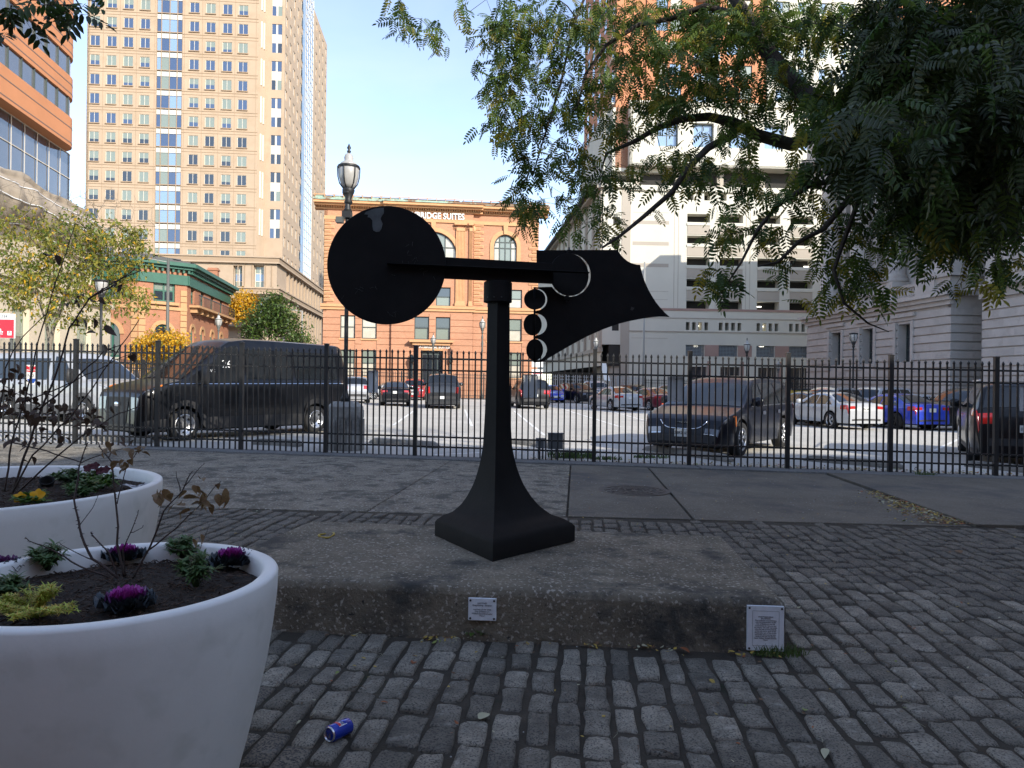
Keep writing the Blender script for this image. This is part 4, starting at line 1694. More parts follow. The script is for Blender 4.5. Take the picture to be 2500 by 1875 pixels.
# shaded brick flank of the tower above the side
b = MB()
b.box(0, 24, -13, -1.6, z0t - 9.0, z0t + nfl * flo, M_apt)
b.box(0, 24, -14, -1.2, z0t - 9.5, z0t - 0.5, M_garage)
for f in range(nfl):
    for k in range(5):
        b.box(2 + k * 4.4, 3.5 + k * 4.4, -1.6, -1.55, z0t + 1 + f * flo, z0t + 2.7 + f * flo, M_wsky)
b.build('side_tower', sd)
b = MB()
b.box(u1466 + 1.4, x0t - 0.02, 2.4, 20, z0t - 9.0, z0t + nfl * flo, M_apt)
b.box(u1466 + 0.2, x0t - 0.02, 1.2, 20, zroof + 1.8, z0t - 0.4, M_garage)
Fg.part(b, 'recessed_wall')
for f in range(nfl):
    balcony(Fg.u(1485), Fg.u(1553), z0t + 0.25 + f * flo, 0.4, 2.38)

# ================================================================== tall peach office tower
FtL = 'tall peach stone office tower with rows of paired windows'
Ft = Fac('office_tower', 'tall peach coloured office tower with a glazed strip up its front', 'tower', 203, 132.8, (1, 0.09))


def tz_(zx, zy):
    return Ft.z(zx * 0.3617, zy * 0.3617)


def tu_(zx, zy=650):
    return Ft.u(zx * 0.3617, zy * 0.3617)


zrow = []
base_y = 697
fl_h = (tz_(637, 697 - 1040) - tz_(637, 697)) / 8.0 if False else (Ft.z(230, 252 - 47 * 4) - Ft.z(230, 252)) / 4
zr0 = Ft.z(230, 697 * 0.3617)            # bottom of a window row
rows_z = [zr0 + fl_h * k for k in range(-8, 10)]
wh = fl_h * 0.55
cxs = [tu_(x) for x in (637, 750, 862, 975)] + [tu_(x) for x in (1307, 1417, 1530, 1637)]
ww = tu_(670) - tu_(604)
bay_a, bay_b = tu_(1054), tu_(1228)
uR = Ft.u(621)
ztowertop = rows_z[-1] + fl_h
zbase = Ft.z(560, 620) - 3
holes = []
for z in rows_z:
    if z < zbase + 1:
        continue
    for c in cxs:
        holes.append((c - ww / 2, c + ww / 2, z, z + wh))
holes.append((bay_a, bay_b, zbase + 1, ztowertop - 1))
b = MB()
b.wall(0, uR, zbase, ztowertop, holes, 0.30, M_tower)
b.box(0, uR, 0.5, 30, -2, ztowertop, M_tower)
b.box(0, 0.4, 0, 0.5, -2, ztowertop, M_tower)
b.box(0, uR, 0.0, 0.5, -2, zbase, M_tower)
Ft.part(b, 'wall')
b = MB()
for z in rows_z:
    if z < zbase + 1:
        continue
    for (a, c) in ((0, bay_a), (bay_b, uR)):
        b.box(a, c, -0.06, -0.002, z - 0.62, z - 0.50, M_tower_t)
        b.box(a, c, -0.05, -0.002, z + wh + 0.45, z + wh + 0.52, M_tower_t)
tag(Ft.part(b, 'string_courses'), kind='stuff')
b = MB()
for c in [0.5] + [(cxs[i] + cxs[i + 1]) / 2 for i in (0, 1, 2, 4, 5, 6)] + [bay_a - 0.35, bay_b + 0.35, uR - 0.4]:
    b.box(c - 0.03, c + 0.03, -0.03, -0.002, zbase, ztowertop, M_tower_t)
Ft.part(b, 'panel_joints')
gl = [(M_wblue, M_wblue), (M_wblue, M_wblind), (M_wblind, M_wblind), (M_wdark, M_wblind), (M_wdark, M_wdark)]
for z in rows_z:
    if z < zbase + 1:
        continue
    kbot = z < zr0 - fl_h * 1.5
    for c in cxs:
        r = R.random()
        if kbot:
            g = gl[4] if r < 0.35 else (gl[2] if r < 0.6 else gl[3])
        else:
            g = gl[0] if r < 0.45 else (gl[2] if r < 0.65 else gl[1])
        sp = None if g[0] == g[1] else R.choice([0.3, 0.45])
        window(Ft.root, c - ww / 2, z, ww, wh, 0.10, 2, 1, M_tower_w, g, 0.07, sill='peach_precast_band', split=sp)
    # glazed strip: four panes with a white spandrel above
    w = bay_b - bay_a
    xs_ = [bay_a, bay_a + w * 0.18, bay_a + w * 0.5, bay_a + w * 0.80, bay_b]
    for i in range(4):
        a, c = xs_[i] + 0.05, xs_[i + 1] - 0.05
        g = R.choice([M_wblue, M_wblue, M_wsky, M_wblind])
        pb = MB()
        pb.box(a, c, 0.10, 0.14, z - 0.25, z + wh * 1.02, g)
        pb.build('bay_pane', Ft.root)
        pb = MB()
        pb.box(a, c, 0.06, 0.14, z + wh * 1.06, z + wh * 1.52, M_spand)
        pb.build('bay_spandrel', Ft.root)
b = MB()
w = bay_b - bay_a
for f in (0, 0.18, 0.5, 0.80, 1):
    b.box(bay_a + w * f - 0.06, bay_a + w * f + 0.06, -0.02, 0.16, zbase + 1, ztowertop, M_tower_t)
for z in rows_z:
    if z > zbase + 1:
        b.box(bay_a, bay_b, -0.01, 0.12, z - 0.42, z - 0.26, M_tower_t)
Ft.part(b, 'bay_frame')
# stepped corner with the tall windows
uC0, uC1 = Ft.u(640, 400), Ft.u(685.5, 400)
b = MB()
step = 2.2
tall = []
ph = (Ft.z(658, 252) - Ft.z(658, 343))
zt0 = Ft.z(658, 297)
for k in range(-5, 6):
    z = zt0 + (fl_h * 2) * k
    if z > zbase:
        tall.append((Ft.u(646.5), Ft.u(672), z - 0.2, z + fl_h * 1.50))
b.wall(uC0, uC1, -2, ztowertop, tall, 0.3, M_tower, y=step)
b.box(uC0, uC1 - 0.7, step + 0.5, 16, -2, ztowertop, M_tower)
b.add([(uR, 0, -2), (uC0, step, -2), (uC0, step, ztowertop), (uR, 0, ztowertop)], [(0, 1, 2, 3)], M_tower)
Ft.part(b, 'corner_wall')
for (a, c, z0, z1) in tall:
    o = MB()
    hh_ = z1 - z0
    o.box(a, c, step + 0.12, step + 0.2, z0, z1, M_tower_w)
    wo = Ft.part(o, 'window')
    m_ = (a + c) / 2
    for (p, q) in ((a, m_ - 0.12), (m_ + 0.12, c)):
        for (f0, f1, g) in ((0, 0.34, R.choice([M_wblue, M_wdark, M_wblind])), (0.37, 0.62, M_spand), (0.65, 1, R.choice([M_wblue, M_wdark]))):
            pb = MB()
            pb.box(p + 0.06, q - 0.06, step + 0.09, step + 0.119, z0 + hh_ * f0, z0 + hh_ * f1, g)
            pb.build('pane', wo)
# narrow slits on the splayed face
so = MB()
for z in [zt0 + fl_h * 2 * k for k in range(-5, 6)]:
    if z > zbase:
        for f in (0.35, 0.65):
            x = uR + (uC0 - uR) * f
            so.box(x - 0.28, x - 0.06, step * f - 0.05, step * f + 0.1, z, z + fl_h * 1.4, M_wdark)
            so.box(x - 0.05, x + 0.22, step * f - 0.08, step * f + 0.1, z, z + fl_h * 1.4, M_tower_w)
tag(Ft.part(so, 'slit_windows'), kind='stuff')
# side running back
sd2 = bpy.data.objects.new('side_wing', None)
link(sd2, Ft.root, (uC1, step, 0), (0, 0, PI / 2))
KIDS.setdefault(Ft.root.name, []).append(sd2)
pN = W(730, 500, 1)
# lengths along the side by pixel column
e_side = Vector((-Ft.e.y, Ft.e.x))
oS = Ft.O + Ft.e * uC1 - Ft.n * step


def side_t(px, oS=oS, e_side=e_side):
    k = (px - 1250) / F
    # (oS + t e).x = k (oS + t e).y
    return (k * oS.y - oS.x) / (e_side.x - k * e_side.y)


tA, tB, tC = side_t(729), side_t(749), side_t(788.5)
b = MB()
sh1 = []
ncol = 5
for z in rows_z:
    if z < zbase - 2:
        continue
    for k in range(ncol):
        x = 1.6 + (tA - 2.6) * k / (ncol - 1)
        sh1.append((x - 0.75, x + 0.75, z, z + wh))
    for k in range(ncol):
        x = tB + 2.5 + (tC - tB - 4) * k / (ncol - 1)
        sh1.append((x - 0.8, x + 0.8, z, z + wh))
b.wall(0, tA, zbase - 3, ztowertop, [h for h in sh1 if h[1] < tA], 0.5, M_tower)
b.wall(tB, tC, zbase - 3, ztowertop, [h for h in sh1 if h[0] > tB], 0.5, M_tower)
b.box(0.9, tC, 0.5, 12, -2, ztowertop, M_tower)
b.build('side_wall', sd2)
wm = MB()
wm.box(0, 1.5, 0.2, 0.25, 0, wh, M_wdark)
wm.box(0.62, 0.88, 0.0, 0.25, 0, wh, M_tower_w)
wme = wm.mesh('window')
for h in sh1:
    inst(wme, 'window', sd2, (h[0], 0.1, h[2]))
b = MB()
b.box(tA + 0.2, tB - 0.2, -0.6, 0.49, zbase - 3, ztowertop, M_wsky)
for z in rows_z:
    b.box(tA + 0.1, tB - 0.1, -0.66, -0.6, z - 0.3, z - 0.15, M_tower_w)
    b.box(tA + 0.1, tB - 0.1, -0.66, -0.6, z + 1.5, z + 1.6, M_tower_w)
for k in range(5):
    x = tA + 0.2 + (tB - tA - 0.4) * k / 4
    b.box(x - 0.05, x + 0.05, -0.68, -0.6, zbase - 3, ztowertop, M_tower_w)
for z in rows_z:
    b.box(tA - 0.9, tA + 0.19, 0.0 - 0.1, -0.02, z - 0.2, z + wh * 0.9, M_wdark)
b.build('glass_bay', sd2)

# ================================================================== podium in front of the tower
Fp = Fac('stone_podium', 'lower peach stone wing with deep piers at the foot of the tall tower', 'building', 545, 128.0, (1, 0.09))
uP1 = Fp.u(676, 660)
zc1, zc0 = Fp.z(676, 628), Fp.z(676, 645)
zb1, zb0 = Fp.z(676, 703), Fp.z(676, 719)
b = MB()
win_h = [(Fp.u(616), Fp.u(641), Fp.z(630, 704), Fp.z(630, 648)), (Fp.u(616), Fp.u(641), Fp.z(630, 770), Fp.z(630, 722)),
         (Fp.u(566), Fp.u(588), Fp.z(575, 704), Fp.z(575, 648))]
uL = Fp.u(330)
b.wall(uL, uP1, -2, zc0, win_h, 1.2, M_tower)
b.box(uL, uP1 - 1.6, 1.2, 20, -2, zc0, M_tower)
Fp.part(b, 'wall')
for h in win_h:
    window(Fp.root, h[0], h[2], h[1] - h[0], h[3] - h[2], 1.0, 2, 3, M_tower_w, (M_wblind, M_wsky, M_wblind), 0.12)
b = MB()
for (za, zb_) in ((zc0, zc1), (zb0, zb1)):
    b.box(uL, uP1 + 0.45, -0.5, 1.0, za + 0.25, zb_ - 0.25, M_tower_t)
    b.box(uL, uP1 + 0.6, -0.7, 1.0, zb_ - 0.25, zb_, M_tower)
    b.box(uL, uP1 + 0.55, -0.6, 1.0, za, za + 0.25, M_tower)
Fp.part(b, 'cornice')
b = MB()
for px in (578, 594, 612, 645, 660):
    b.box(Fp.u(px) - 0.08, Fp.u(px) + 0.08, -0.1, -0.002, -2, zc0, M_tower_t)
Fp.part(b, 'pier_joints')
sd3 = bpy.data.objects.new('side_wing', None)
link(sd3, Fp.root, (uP1, 0, 0), (0, 0, PI / 2))
KIDS.setdefault(Fp.root.name, []).append(sd3)
oS = Fp.O + Fp.e * uP1
e_s = Vector((-Fp.e.y, Fp.e.x))
tE = ((789 - 1250) / F * oS.y - oS.x) / (e_s.x - (789 - 1250) / F * e_s.y)
b = MB()
b.box(1.5, tE, 1.4, 20, -2, zc0, M_tower)
b.box(0.02, 6.5, 0, 1.4, -2, zc0, M_tower)
for (za, zb_) in ((zc0, zc1), (zb0, zb1), (zb0 - 14.5, zb0 - 13.2)):
    b.box(-0.45, tE, -0.5, 1.4, za + 0.25, zb_ - 0.25, M_tower_t)
    b.box(-0.6, tE, -0.7, 1.4, zb_ - 0.25, zb_, M_tower)
    b.box(-0.55, tE, -0.6, 1.4, za, za + 0.25, M_tower)
b.build('side_wall', sd3)
n = 13
for k in range(n + 1):
    x = 6.5 + (tE - 7.2) * k / n
    pb = MB()
    pb.box(x, x + 1.1, 0, 1.4, -2, zc0, M_tower)
    pb.build('pier', sd3)
for k in range(n):
    x = 6.5 + (tE - 7.2) * k / n + 1.1
    x1 = 6.5 + (tE - 7.2) * (k + 1) / n
    for (za, zb_) in ((zb1, zc0), (zb0 - 8, zb0)):
        pb = MB()
        pb.box(x, x1, 1.0, 1.1, za, zb_, M_wsky if k % 2 == 0 else M_wdark)
        pb.box(x, x1, 0.9, 1.0, (za + zb_) / 2 - 0.2, (za + zb_) / 2 + 0.2, M_tower_w)
        pb.build('window', sd3)

# ================================================================== glassy orange brick office block, far left
ev = (-0.144, 1)
Fo = Fac('brick_office_block', 'orange brick office block with dark ribbon windows and a rounded corner', 'building', 190, 49.6, ev)
LEN = 24.0
zA = Fo.z(190, 369)
fb = [Fo.z(190, y) for y in (300, 258.6, 208, 155.5, 105, 61.5)]
pitch = (fb[4] - fb[0]) / 2
bands = [(fb[0] + pitch * k, fb[0] + pitch * k + 1.32) for k in range(5)]
zt = bands[-1][1] + 1.5
RC = 1.6


def ribbon(mb, y, z0, z1, m, smooth=True):
    """wall strip along local x (towards the camera is negative x) with the rounded far corner"""
    pts = [(-LEN, y), (-RC, y)]
    for k in range(1, 9):
        a = PI / 2 * k / 8
        pts.append((-RC + (RC - y * 0) * math.sin(a) * (RC - y) / RC * 1.0, RC - (RC - y) * math.cos(a)))
    pts.append((0 - y, 8.0))
    vs, fs = [], []
    for (x, yy) in pts:
        vs += [(x, yy, z0), (x, yy, z1)]
    for i in range(len(pts) - 1):
        fs.append((2 * i, 2 * i + 2, 2 * i + 3, 2 * i + 1))
    mb.add(vs, fs, m, False)
    n = len(pts)
    # soffit and top so bands have depth
    mb.add([(x, yy, z0) for x, yy in pts] + [(-LEN, 8.0, z0)], [tuple(range(n + 1))[::-1]], m)
    mb.add([(x, yy, z1) for x, yy in pts] + [(-LEN, 8.0, z1)], [tuple(range(n + 1))], m)


b = MB()
ribbon(b, 0.0, zA, bands[0][0], M_obrick)
for k in range(4):
    ribbon(b, 0.0, bands[k][1], bands[k + 1][0], M_obrick)
ribbon(b, 0.0, bands[4][1], zt, M_obrick)
Fo.part(b, 'brick_band')
b = MB()
for z in [bands[0][0] - 0.75] + [bd[0] - 0.55 for bd in bands[1:]] + [bd[1] + 0.25 for bd in bands[:4]] + [zA + 0.2]:
    ribbon(b, -0.012, z, z + 0.07, M_obrick_b)
Fo.part(b, 'grey_course')
for bd in bands:
    b = MB()
    ribbon(b, 0.14, bd[0], bd[1], M_wgrey)
    Fo.part(b, 'ribbon_window')
mm = MB()
mm.box(-0.035, 0.035, 0.05, 0.139, 0, bands[0][1] - bands[0][0], M_frame_d)
mme = mm.mesh('mullion')
for bd in bands:
    for k in range(15):
        inst(mme, 'mullion', Fo.root, (-1.7 - k * 1.45, 0, bd[0]))
# curtain wall below, set back
uG = Fo.u(170, 430, -0.9)
zG0 = zA - 7.2
b = MB()
b.box(-LEN, uG, 0.9, 1.0, zG0, zA - 0.002, M_wgrey)
b.box(uG - 0.4, uG, 0.9, 9.0, zG0, zA - 0.002, M_wgrey)
Fo.part(b, 'curtain_wall')
b = MB()
for k in range(5):
    z = zA - k * 1.72
    b.box(-LEN, uG + 0.03, 0.84, 0.899, z - 0.05, z, M_tower_w)
Fo.part(b, 'transom')
mm = MB()
mm.box(-0.035, 0.035, 0.82, 0.839, zG0, zA, M_tower_w)
mme = mm.mesh('curtain_mullion')
for k in range(15):
    inst(mme, 'curtain_mullion', Fo.root, (uG - 0.04 - k * 1.5, 0, 0))

# ================================================================== cream limestone hall under a tarpaulin
Fl = Fac('limestone_hall', 'old cream limestone hall with bronze windows wrapped in tarpaulin along its cornice', 'building', 268, 53.0, ev)
LL = 24.0
ztl = Fl.z(190, 600)
lz1, lz0 = Fl.z(65, 820), Fl.z(65, 700)
cols_l = []
for pxa, pxb in ((18 - 60, 62 - 60), (35, 62), (118, 148), (193, 220)):
    cols_l.append((Fl.u(pxa), Fl.u(pxb)))
cols_l = [(Fl.u(37), Fl.u(63)), (Fl.u(116), Fl.u(139)), (Fl.u(193), Fl.u(216))]
cols_l.append((cols_l[0][0] - 6.5, cols_l[0][0] - 4.2))
lh = []
for a, c in cols_l:
    lh.append((a - 0.4, c + 0.3, 0.6, Fl.z(50, 745)))
    lh.append((a - 0.4, c + 0.3, Fl.z(50, 745) + 2.4, Fl.z(50, 745) + 5.0))
b = MB()
uT = Fl.u(196)
b.wall(-LL, 0, -1.5, ztl - 3.4, lh, 0.6, M_lime)
b.wall(-LL, uT, ztl - 3.4, ztl, [], 0.6, M_lime)
b.box(-LL, 0, 0.6, 8, -1.5, ztl - 3.4, M_lime)
b.box(-LL, uT, 0.3, 8, ztl - 3.399, ztl, M_lime)
Fl.part(b, 'wall')
for (a, c, z0, z1) in lh:
    h_ = z1 - z0
    window(Fl.root, a, z0, c - a, h_, 0.35, 2, 3, M_lime_door, (M_lime_door, M_wdark, M_wblind) if z0 < 1 else (M_wdark, M_wblind, M_wdark), 0.16)
b = MB()
zband = Fl.z(120, 705)
for z, o_, h_ in ((zband, 0.45, 0.25), (zband - 0.35, 0.25, 0.3), (ztl - 0.8, 0.3, 0.4), (ztl - 0.3, 0.6, 0.5)):
    b.box(-LL, 0.02 if z < ztl - 3.5 else uT, -o_, -0.002, z, z + h_, M_lime)
for k in range(16):
    z = -1 + k * 0.72
    b.box(-LL, 0.01, -0.02, -0.001, z, z + 0.02, M_shadowgap) if False else None
Fl.part(b, 'cornice')
# tarpaulin: lumpy cloth over the cornice
T = []
nx, nz = 90, 22
z1t = Fl.z(100, 462)
for j in range(nz + 1):
    v = j / nz
    row = []
    for i in range(nx + 1):
        x = -LL + (LL + uT + 0.4) * i / nx
        z = ztl - 0.45 + (z1t - ztl + 0.45) * v
        bul = 1.05 * math.sin(PI * min(1, v * 1.15 + 0.02)) ** 0.7 if v * 1.15 < 1 else 0.05
        nn = noise.noise(Vector((x * 0.55, z * 0.5, 3))) * 0.5 + noise.noise(Vector((x * 1.7, z * 0.8, 9))) * 0.22 + 0.10 * math.sin(x * 3.1 + 2 * noise.noise(Vector((x, z, 1))))
        sag = 0.35 * noise.noise(Vector((x * 0.35, 1.0, 2.0))) * (1 if j in (0, nz) else 0.6)
        row.append((x, -0.35 - bul - nn * (0.6 if 0 < j < nz else 0.2), z + sag))
    T.append(row)
b = MB()
b.grid(T, M_tarp, True)
o = Fl.part(b, 'tarpaulin')
md = o.modifiers.new('thickness', 'SOLIDIFY')
md.thickness = 0.03
b = MB()
for j in (0, 8, 15):
    b.tube([Vector(T[j][i]) + Vector((0, -0.05, 0)) for i in range(0, nx + 1, 2)], 0.03, 5, M_signwhite)
Fl.part(b, 'tarpaulin_rope')

# ================================================================== red brick corner house with a green cornice
Fr = Fac('green_cornice_house', 'two storey red brick corner house with dark green cornice and arched windows', 'building', 454, 64.0, (-0.15, 1))
LS = Fr.u(556)
zk1, zk0 = Fr.z(454, 645), Fr.z(454, 673)
def rz(px, py):
    return Fr.z(px, py)
zt_ = zk0 + 0.1
# side wall
hs = []
ar = []
sx = []
for px in (468, 492, 516, 538):
    c = Fr.u(px)
    sx.append(c)
w_ = 1.15
for c in sx:
    hs.append((c - w_ / 2, c + w_ / 2, rz(468, 742), rz(468, 700)))
    hs.append((c - w_ / 2, c + w_ / 2, 0.5, rz(468, 798)))
    ar.append((c - w_ / 2, c + w_ / 2, 0.5, rz(468, 798)))
b = MB()
b.wall(0, LS, -1.5, zt_, hs, 0.35, M_redbrick, arches=ar)
b.box(0, LS, 0.4, 9, -1.5, zt_, M_redbrick)
Fr.part(b, 'side_wall')
for h in hs:
    window(Fr.root, h[0], h[2], h[1] - h[0], h[3] - h[2], 0.2, 2, 2, M_green, (M_wdark, M_wblind), 0.12)
for c in sx:
    b = MB()
    b.ring(c, rz(468, 798) - w_ / 2, w_ / 2 + 0.01, w_ / 2 + 0.3, -0.08, -0.003, 0, PI, 12, M_brownstone)
    Fr.part(b, 'arch_surround')
b = MB()
zbal = rz(468, 747)
b.box(0.7, LS - 0.8, -0.9, -0.003, zbal - 0.2, zbal, M_brownstone)
for k in range(34):
    x = 0.8 + (LS - 1.7) * k / 33
    b.box(x - 0.02, x + 0.02, -0.86, -0.82, zbal, zbal + 0.9, M_iron)
b.box(0.75, LS - 0.85, -0.88, -0.80, zbal + 0.9, zbal + 0.98, M_iron)
for k in range(8):
    x = 1.2 + (LS - 2.4) * k / 7
    b.box(x - 0.15, x + 0.15, -0.6, -0.003, zbal - 0.65, zbal - 0.201, M_brownstone)
Fr.part(b, 'long_balcony')


def green_cornice(mb, L, ex0=0.6, ex1=0.6):
    mb.box(-ex0, L + ex1, -0.95, 0.3, zk1 - 0.32, zk1, M_green)
    mb.box(-ex0 * 0.7, L + ex1 * 0.7, -0.65, 0.3, zk1 - 0.55, zk1 - 0.322, M_green)
    mb.box(-0.15, L + 0.15, -0.18, -0.002, zk0 - 0.85, zk0 + 0.0, M_green)
    mb.box(0, L, -0.12, -0.002, zk0 + 0.0, zk1 - 0.552, M_redbrick)
    n = max(3, int(L / 0.42))
    for k in range(n + 1):
        x = L * k / n
        mb.box(x - 0.09, x + 0.09, -0.5, -0.12, zk1 - 0.85, zk1 - 0.553, M_green)


b = MB()
green_cornice(b, LS, 0.3, 0.6)
Fr.part(b, 'green_cornice')
b = MB()
b.slab([(-0.2, -0.7), (LS + 0.3, -0.7), (LS - 0.5, 3), (0.6, 3)], zk1, zk1 + 0.12, M_slate)
b.add([(-0.2, -0.7, zk1 + 0.12), (LS + 0.3, -0.7, zk1 + 0.12), (LS - 0.5, 3, zk1 + 0.9), (0.6, 3, zk1 + 0.9)], [(0, 1, 2, 3)], M_slate)
b.box(0.0, LS, 3, 8.5, zk1, zk1 + 0.9, M_slate)
Fr.part(b, 'roof')
# chamfer and front
for (nm, L, rot, org) in (('chamfer_wall', 4.2, math.radians(-52), None), ('front_wall', 9.0, None, None)):
    if nm == 'chamfer_wall':
        q = bpy.data.objects.new('corner_front', None)
        aw = math.atan2(2.8, 2.9) - Fr.ang
        link(q, Fr.root, (-4.03 * math.cos(aw), -4.03 * math.sin(aw), 0), (0, 0, aw))
        L = 4.03
    else:
        q2 = bpy.data.objects.new('street_front', None)
        base = Vector((-4.03 * math.cos(aw), -4.03 * math.sin(aw)))
        a2 = math.atan2(0.05, 1) - Fr.ang
        L = 8.5
        link(q2, Fr.root, (base.x - L * math.cos(a2), base.y - L * math.sin(a2), 0), (0, 0, a2))
        q = q2
    KIDS.setdefault(Fr.root.name, []).append(q)
    b = MB()
    if nm == 'chamfer_wall':
        hl = [(1.2, 3.0, rz(454, 740), rz(454, 687)), (1.3, 2.7, 0.5, rz(454, 795))]
        al = [hl[1]]
    else:
        hl = [(L - 3.4, L - 1.6, rz(454, 740), rz(454, 687)), (L - 3.6, L - 1.5, 0.5, Fr.z(454, 793)), (L - 7.4, L - 5.6, rz(454, 740), rz(454, 687)), (L - 7.6, L - 5.5, 0.5, Fr.z(454, 793))]
        al = [hl[1], hl[3]]
    b.wall(0, L, -1.5, zt_, hl, 0.35, M_redbrick, arches=al)
    b.box(0, L, 0.4, 3.5, -1.5, zt_, M_redbrick)
    b.build('brick_wall', q)
    for h in hl:
        window(q, h[0], h[2], h[1] - h[0], h[3] - h[2], 0.2, 2 if h not in al else 3, 2, M_green, (M_wcurt, M_wdark) if h in al else (M_wdark, M_wblind), 0.14)
    for h in al:
        b = MB()
        b.ring((h[0] + h[1]) / 2, h[3] - (h[1] - h[0]) / 2, (h[1] - h[0]) / 2 + 0.01, (h[1] - h[0]) / 2 + 0.35, -0.1, -0.003, 0, PI, 12, M_brownstone)
        b.build('arch_surround', q)
    b = MB()
    green_cornice(b, L, 0.4, 0.4)
    b.build('green_cornice', q)
    qb = MB()
    qb.box(0, 0.55, -0.08, -0.003, 0.03, 0.52, M_brownstone)
    qme = qb.mesh('quoin')
    for k in range(17):
        z = 0.0 + k * 0.56
        if z + 0.56 < zk0 - 0.8:
            inst(qme, 'quoin', q, (0.02 if k % 2 else 0.0, 0, z))
            inst(qme, 'quoin', q, (L - 0.57, 0, z))
    b = MB()
    b.box(0, L, -0.14, -0.09, rz(454, 760), rz(454, 752), M_brownstone)
    for h in hl:
        if h not in al:
            b.box(h[0] - 0.3, h[1] + 0.3, -0.3, -0.145, h[2] - 0.3, h[2] - 0.05, M_brownstone)
    b.build('string_course', q)
    b = MB()
    b.box(0, L, -0.8, 3.5, zk1 + 0.001, zk1 + 0.15, M_slate)
    b.box(0.4, L - 0.2, 1.0, 3.5, zk1 + 0.15, zk1 + 0.6, M_slate)
    b.build('roof', q)
b = MB()
b.box(LS - 0.9, LS - 0.2, 1.0, 2.0, zk1, zk1 + 2.0, M_redbrick)
b.box(LS - 1.0, LS - 0.1, 0.9, 2.1, zk1 + 1.7, zk1 + 1.85, M_redbrick)
Fr.part(b, 'chimney')

# small ornate stone house beyond it
Fs = Fac('small_stone_house', 'low pale stone house with a parapet behind the green cornice house', 'building', 556, 86.0, (0.9, 0.55))
z1s = Fs.z(575, 780)
LL2 = Fs.u(640)
b = MB()
hs = [(1.2 + k * 2.6, 2.8 + k * 2.6, 0.3, z1s - 2.0) for k in range(max(1, int((LL2 - 1.5) / 2.6)))]
b.wall(0, LL2, -1.5, z1s, hs, 0.4, M_lime, arches=hs)
b.box(0, LL2, 0.4, 6, -1.5, z1s, M_redbrick)
Fs.part(b, 'wall')
for h in hs:
    window(Fs.root, h[0], h[2], h[1] - h[0], h[3] - h[2], 0.25, 1, 2, M_frame_d, (M_wdark, M_wdark), 0.1)
b = MB()
b.box(-0.4, LL2 + 0.3, -0.5, 0.4, z1s - 0.9, z1s - 0.5, M_lime)
b.box(-0.2, LL2 + 0.2, -0.3, 0.4, z1s, z1s + 0.3, M_lime)
b.lathe([(0.1, 0), (0.35, 0.2), (0.4, 0.6), (0.15, 0.9), (0.1, 1.1)], 10, M_lime, M=Matrix.Translation((0.3, 0, z1s + 0.3)))
b.lathe([(0.1, 0), (0.35, 0.2), (0.4, 0.6), (0.15, 0.9), (0.1, 1.1)], 10, M_lime, M=Matrix.Translation((LL2 * 0.5, 0, z1s + 0.3)))
Fs.part(b, 'parapet')

# ================================================================== custom house, right
dcu = 60.0
Fc = Fac('granite_custom_house', 'grey granite neoclassical building with channelled base, balustrades and columns', 'building', 2320, dcu, (0.1, -1))


def cux(zx, zy=700):
    return Fc.u(1950 + zx * 0.2486, 650 + zy * 0.2486)


def cuz(zx, zy):
    return Fc.z(1950 + zx * 0.2486, 650 + zy * 0.2486)


cfar = cux(92)                        # negative: far end
zcor1, zcor0 = cuz(1490, 285), cuz(1490, 375)
gro = [cuz(1490, y) for y in (485, 570, 655, 740, 828, 912, 1000, 1090)]
gp = (gro[0] - gro[5]) / 5
zg_l = [gro[0] - gp * k for k in range(-1, 12)]
cwin = []
for (a, c) in ((320, 428), (622, 745), (975, 1112)):
    cwin.append((cux(a), cux(c)))
zw1 = cuz(1112, 557)
zw0 = cuz(1112, 938)
pitw = cwin[1][0] - cwin[0][0]
M_cs = M_custom
b = MB()
hh = [(a, c, zw0, zw1) for a, c in cwin]
# upper storey openings
ub0 = zcor1 + 1.1
H = 30.0
uh = [(a - 0.1, c + 0.1, ub0 + 1.2, ub0 + 7.0) for a, c in cwin] + [(a - 0.1, c + 0.1, ub0 + 9.0, ub0 + 12.5) for a, c in cwin]
b.wall(cfar, 0, -2.0, zcor0, hh, 1.1, M_cs)
b.box(cfar, 0, 1.1, 30, -2.0, zcor0, M_cs)
b.wall(cfar, 0, zcor0, H - 1, uh, 0.9, M_cs, y=1.6)
b.box(cfar, 0, 2.5, 30, zcor0, H - 1, M_cs)
b.box(cfar, 0, 0.0, 1.6, zcor0, zcor1, M_cs)
Fc.part(b, 'wall')
for h in hh + uh:
    wz = 1.0 if h in hh else 2.4
    window(Fc.root, h[0], h[2], h[1] - h[0], h[3] - h[2], wz - 0.15, 2, 3, M_frame_d, (M_wdark, M_wdark, M_wdark), 0.12)
# channelled courses: every stone course stands proud
def courses(root, a, c, wins_, y=0.0, zt=None, n=11):
    for k in range(n):
        z1 = (zg_l[k] if k > 0 else (zt or zcor0 - 0.1))
        z1 = zg_l[k] - 0.06
        z0 = zg_l[k + 1] + 0.06
        us = [a]
        for w in sorted(wins_):
            if w[2] < z1 and w[3] > z0:
                us += [w[0] - 0.05, w[1] + 0.05]
        us.append(c)
        for i in range(0, len(us), 2):
            # split each run into stones
            L = us[i + 1] - us[i]
            ns = max(1, int(round(L / 2.4)))
            off = 0.5 if k % 2 else 0.0
            cuts = [us[i]] + [us[i] + L * (q + off) / ns for q in range(1 if not off else 0, ns)] + [us[i + 1]]
            cuts = sorted(set([round(x, 3) for x in cuts]))
            for q in range(len(cuts) - 1):
                if cuts[q + 1] - cuts[q] < 0.15:
                    continue
                sb = MB()
                w = cuts[q + 1] - cuts[q]
                sb.box(0.004, w - 0.004, -0.16, -0.003, 0, z1 - z0, M_cs)
                sb.build('stone_block', root, (cuts[q], y, z0))


